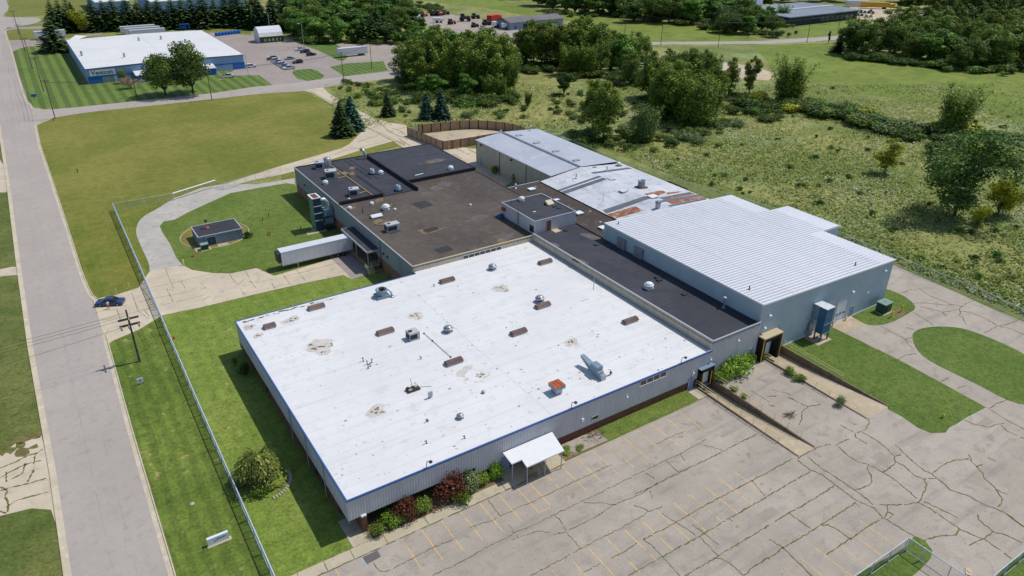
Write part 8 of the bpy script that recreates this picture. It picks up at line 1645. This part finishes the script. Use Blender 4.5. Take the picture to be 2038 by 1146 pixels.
# dark grey building far right
x0, x1, y0, y1, zr = 404, 474, 306, 350, 5.2
t = thing('office_building', 'wide flat dark grey building at the far right edge of the woods', 'building', (404, 306, 0))
mb = MB(); mb.box(x0-2, y0-2, zr, x1+2, y1+2, zr+.6); mb.box(x0-2, 326, zr+.6, x1+2, 327.6, zr+1.3, 1); mb.build('roof', [M['slate_roof'], M['white_roof']], t)
mb = MB(); mb.box(x0, y0, 0, x1, y1, zr); mb.build('wall', M['slate_wall'], t)
for k in range(7): win_y(t, 436+k*5, 439.5+k*5, y0-.02, 1.2, 3.4, 3, 'trim')
for k in range(4):
    mb = MB(); mb.box(x0-.08, 312+k*9, 1.2, x0-.01, 316+k*9, 3.2); mb.build('side_window', M['glass'], t)
t = thing('tower', 'slim pale tower rising behind the dark grey building', 'tower', (430, 372, 0)); mb = MB(); mb.cbox(432, 356, 0, 6, 6, 26); mb.build('shaft', M['vent_white'], t); mb = MB(); mb.cbox(438, 358, 0, 1, 1, 24); mb.build('mast', M['galv'], t)
trailer('semi_trailer', 'white trailer behind the yellow one in the far yard', 0, 17, 0, 3, 1.2, 4.3, gear=False)
for q in scene.objects:
    if q.get('label') == 'white trailer behind the yellow one in the far yard': a, b = G(1688, 13), G(1722, 13.5); q.location = ((a[0]+b[0])/2, (a[1]+b[1])/2, 0); q.rotation_euler = (0, 0, math.atan2(b[1]-a[1], b[0]-a[0]))
a, b = G(1716, 16), G(1764, 17.5); rz = math.atan2(b[1]-a[1], b[0]-a[0])
trailer('semi_trailer', 'yellow semi-trailer with a yellow tractor in the far yard', 0, 19, 0, 3, 1.2, 4.4, 'truck_yellow', gear=False)
for q in scene.objects:
    if q.get('label') == 'yellow semi-trailer with a yellow tractor in the far yard':
        q.location = ((a[0]+b[0])/2, (a[1]+b[1])/2, 0); q.rotation_euler = (0, 0, rz); yt = q
mb = MB(); mb.cbox(11.6, 0, .8, 3.2, 2.7, 3.0, 0, 0, .4); mb.cbox(14.0, 0, .8, 1.8, 2.4, 1.4, 0, 0, .3); mb.build('tractor_cab', M['yellow'], yt, world=False); mb = MB(); mb.cbox(13.25, 0, 2.3, .5, 2.2, 1.1); mb.build('windscreen', M['glass'], yt, world=False)
for px, py, p, lb in ((1691, 30, 'cp_navy', 'dark car nearest the dark grey building in the far yard'), (1699, 30.5, 'cp_silver', 'silver car in the near row of the far yard'), (1707, 30.5, 'cp_blue', 'blue car in the near row of the far yard'), (1715, 31, 'cp_navy', 'navy car at the right of the near row in the far yard'), (1724, 34, 'cp_silver', 'silver car alone at the front of the far yard'), (1705, 24, 'cp_black', 'black car at the left of the rear row in the far yard'), (1713, 25, 'cp_black', 'black car second in the rear row of the far yard'), (1721, 25.5, 'cp_navy', 'navy car third in the rear row of the far yard'), (1729, 26, 'cp_black', 'black car fourth in the rear row of the far yard'), (1737, 26.5, 'cp_red', 'red car at the right end of the rear row in the far yard'), (1733, 22.5, 'cp_navy', 'navy car behind the red one in the far yard')):
    x, y, _ = G(px, py); make_car('parked_car', lb, x, y, rz+1.4, p, 4.7, 1.95, kind='suv' if 'black' in p else 'sedan', group='cars in the far yard')
# white halls beyond the conifers
for a, b, lb in (((190, 4), (262, 4), 'white-roofed hall peeking over the conifers, left of two'), ((300, 3), (520, 5), 'long white-roofed hall peeking over the conifers, right of two')):
    p, q = G(*a, 8), G(*b, 8); t = thing('warehouse', lb, 'building', (p[0], p[1], 0)); mb = MB(); mb.box(p[0], p[1], 0, q[0], p[1]+60, 7.6); mb.build('wall', M['skyblue_wall'], t); mb = MB(); mb.box(p[0]-.5, p[1]-.5, 7.6, q[0]+.5, p[1]+60.5, 8); mb.build('roof', M['white_roof'], t)
SUN, SKY = 3.4, .115
# ------------------------------------------------------------------ light, sky, camera
w = bpy.data.worlds.new('World'); scene.world = w; w.use_nodes = True
nt = w.node_tree; nt.nodes.clear()
so = nt.nodes.new('ShaderNodeOutputWorld'); bg = nt.nodes.new('ShaderNodeBackground'); sk = nt.nodes.new('ShaderNodeTexSky')
sk.sky_type = 'NISHITA'; sk.sun_disc = False
ELEV = math.radians(58.5); AZ = math.atan2(1, -.12)          # the sun stands to the right and a little behind the camera
sd = Vector((math.cos(ELEV)*math.sin(AZ), math.cos(ELEV)*math.cos(AZ), math.sin(ELEV)))
sk.sun_elevation = ELEV; sk.sun_rotation = AZ
sk.air_density = 1.0; sk.dust_density = .6; sk.ozone_density = 1.2
bg.inputs[1].default_value = SKY
nt.links.new(sk.outputs[0], bg.inputs[0]); nt.links.new(bg.outputs[0], so.inputs[0])
sl = bpy.data.lights.new('sun', 'SUN'); sl.energy = SUN; sl.angle = math.radians(.53); sl.color = (1, .965, .91)
s_ob = bpy.data.objects.new('sun', sl); COL.objects.link(s_ob); s_ob.rotation_euler = sd.to_track_quat('Z', 'Y').to_euler(); s_ob.location = (200, 50, 300)
cd = bpy.data.cameras.new('camera'); cam = bpy.data.objects.new('camera', cd); COL.objects.link(cam)
cd.sensor_width = 36; cd.lens = FPX/2038*36; cd.clip_start = 1; cd.clip_end = 3000
r, u, f = [Vector(a) for a in AX]
cam.matrix_world = Matrix(((r.x, u.x, -f.x, 0), (r.y, u.y, -f.y, 0), (r.z, u.z, -f.z, CAMH), (0, 0, 0, 1)))
scene.camera = cam
vs = scene.view_settings; vs.view_transform = 'Standard'; vs.look = 'None'; vs.exposure = 0; vs.gamma = 1; vs.use_curve_mapping = False
scene.render.engine = 'CYCLES'; scene.cycles.max_bounces = 6; scene.cycles.transparent_max_bounces = 12
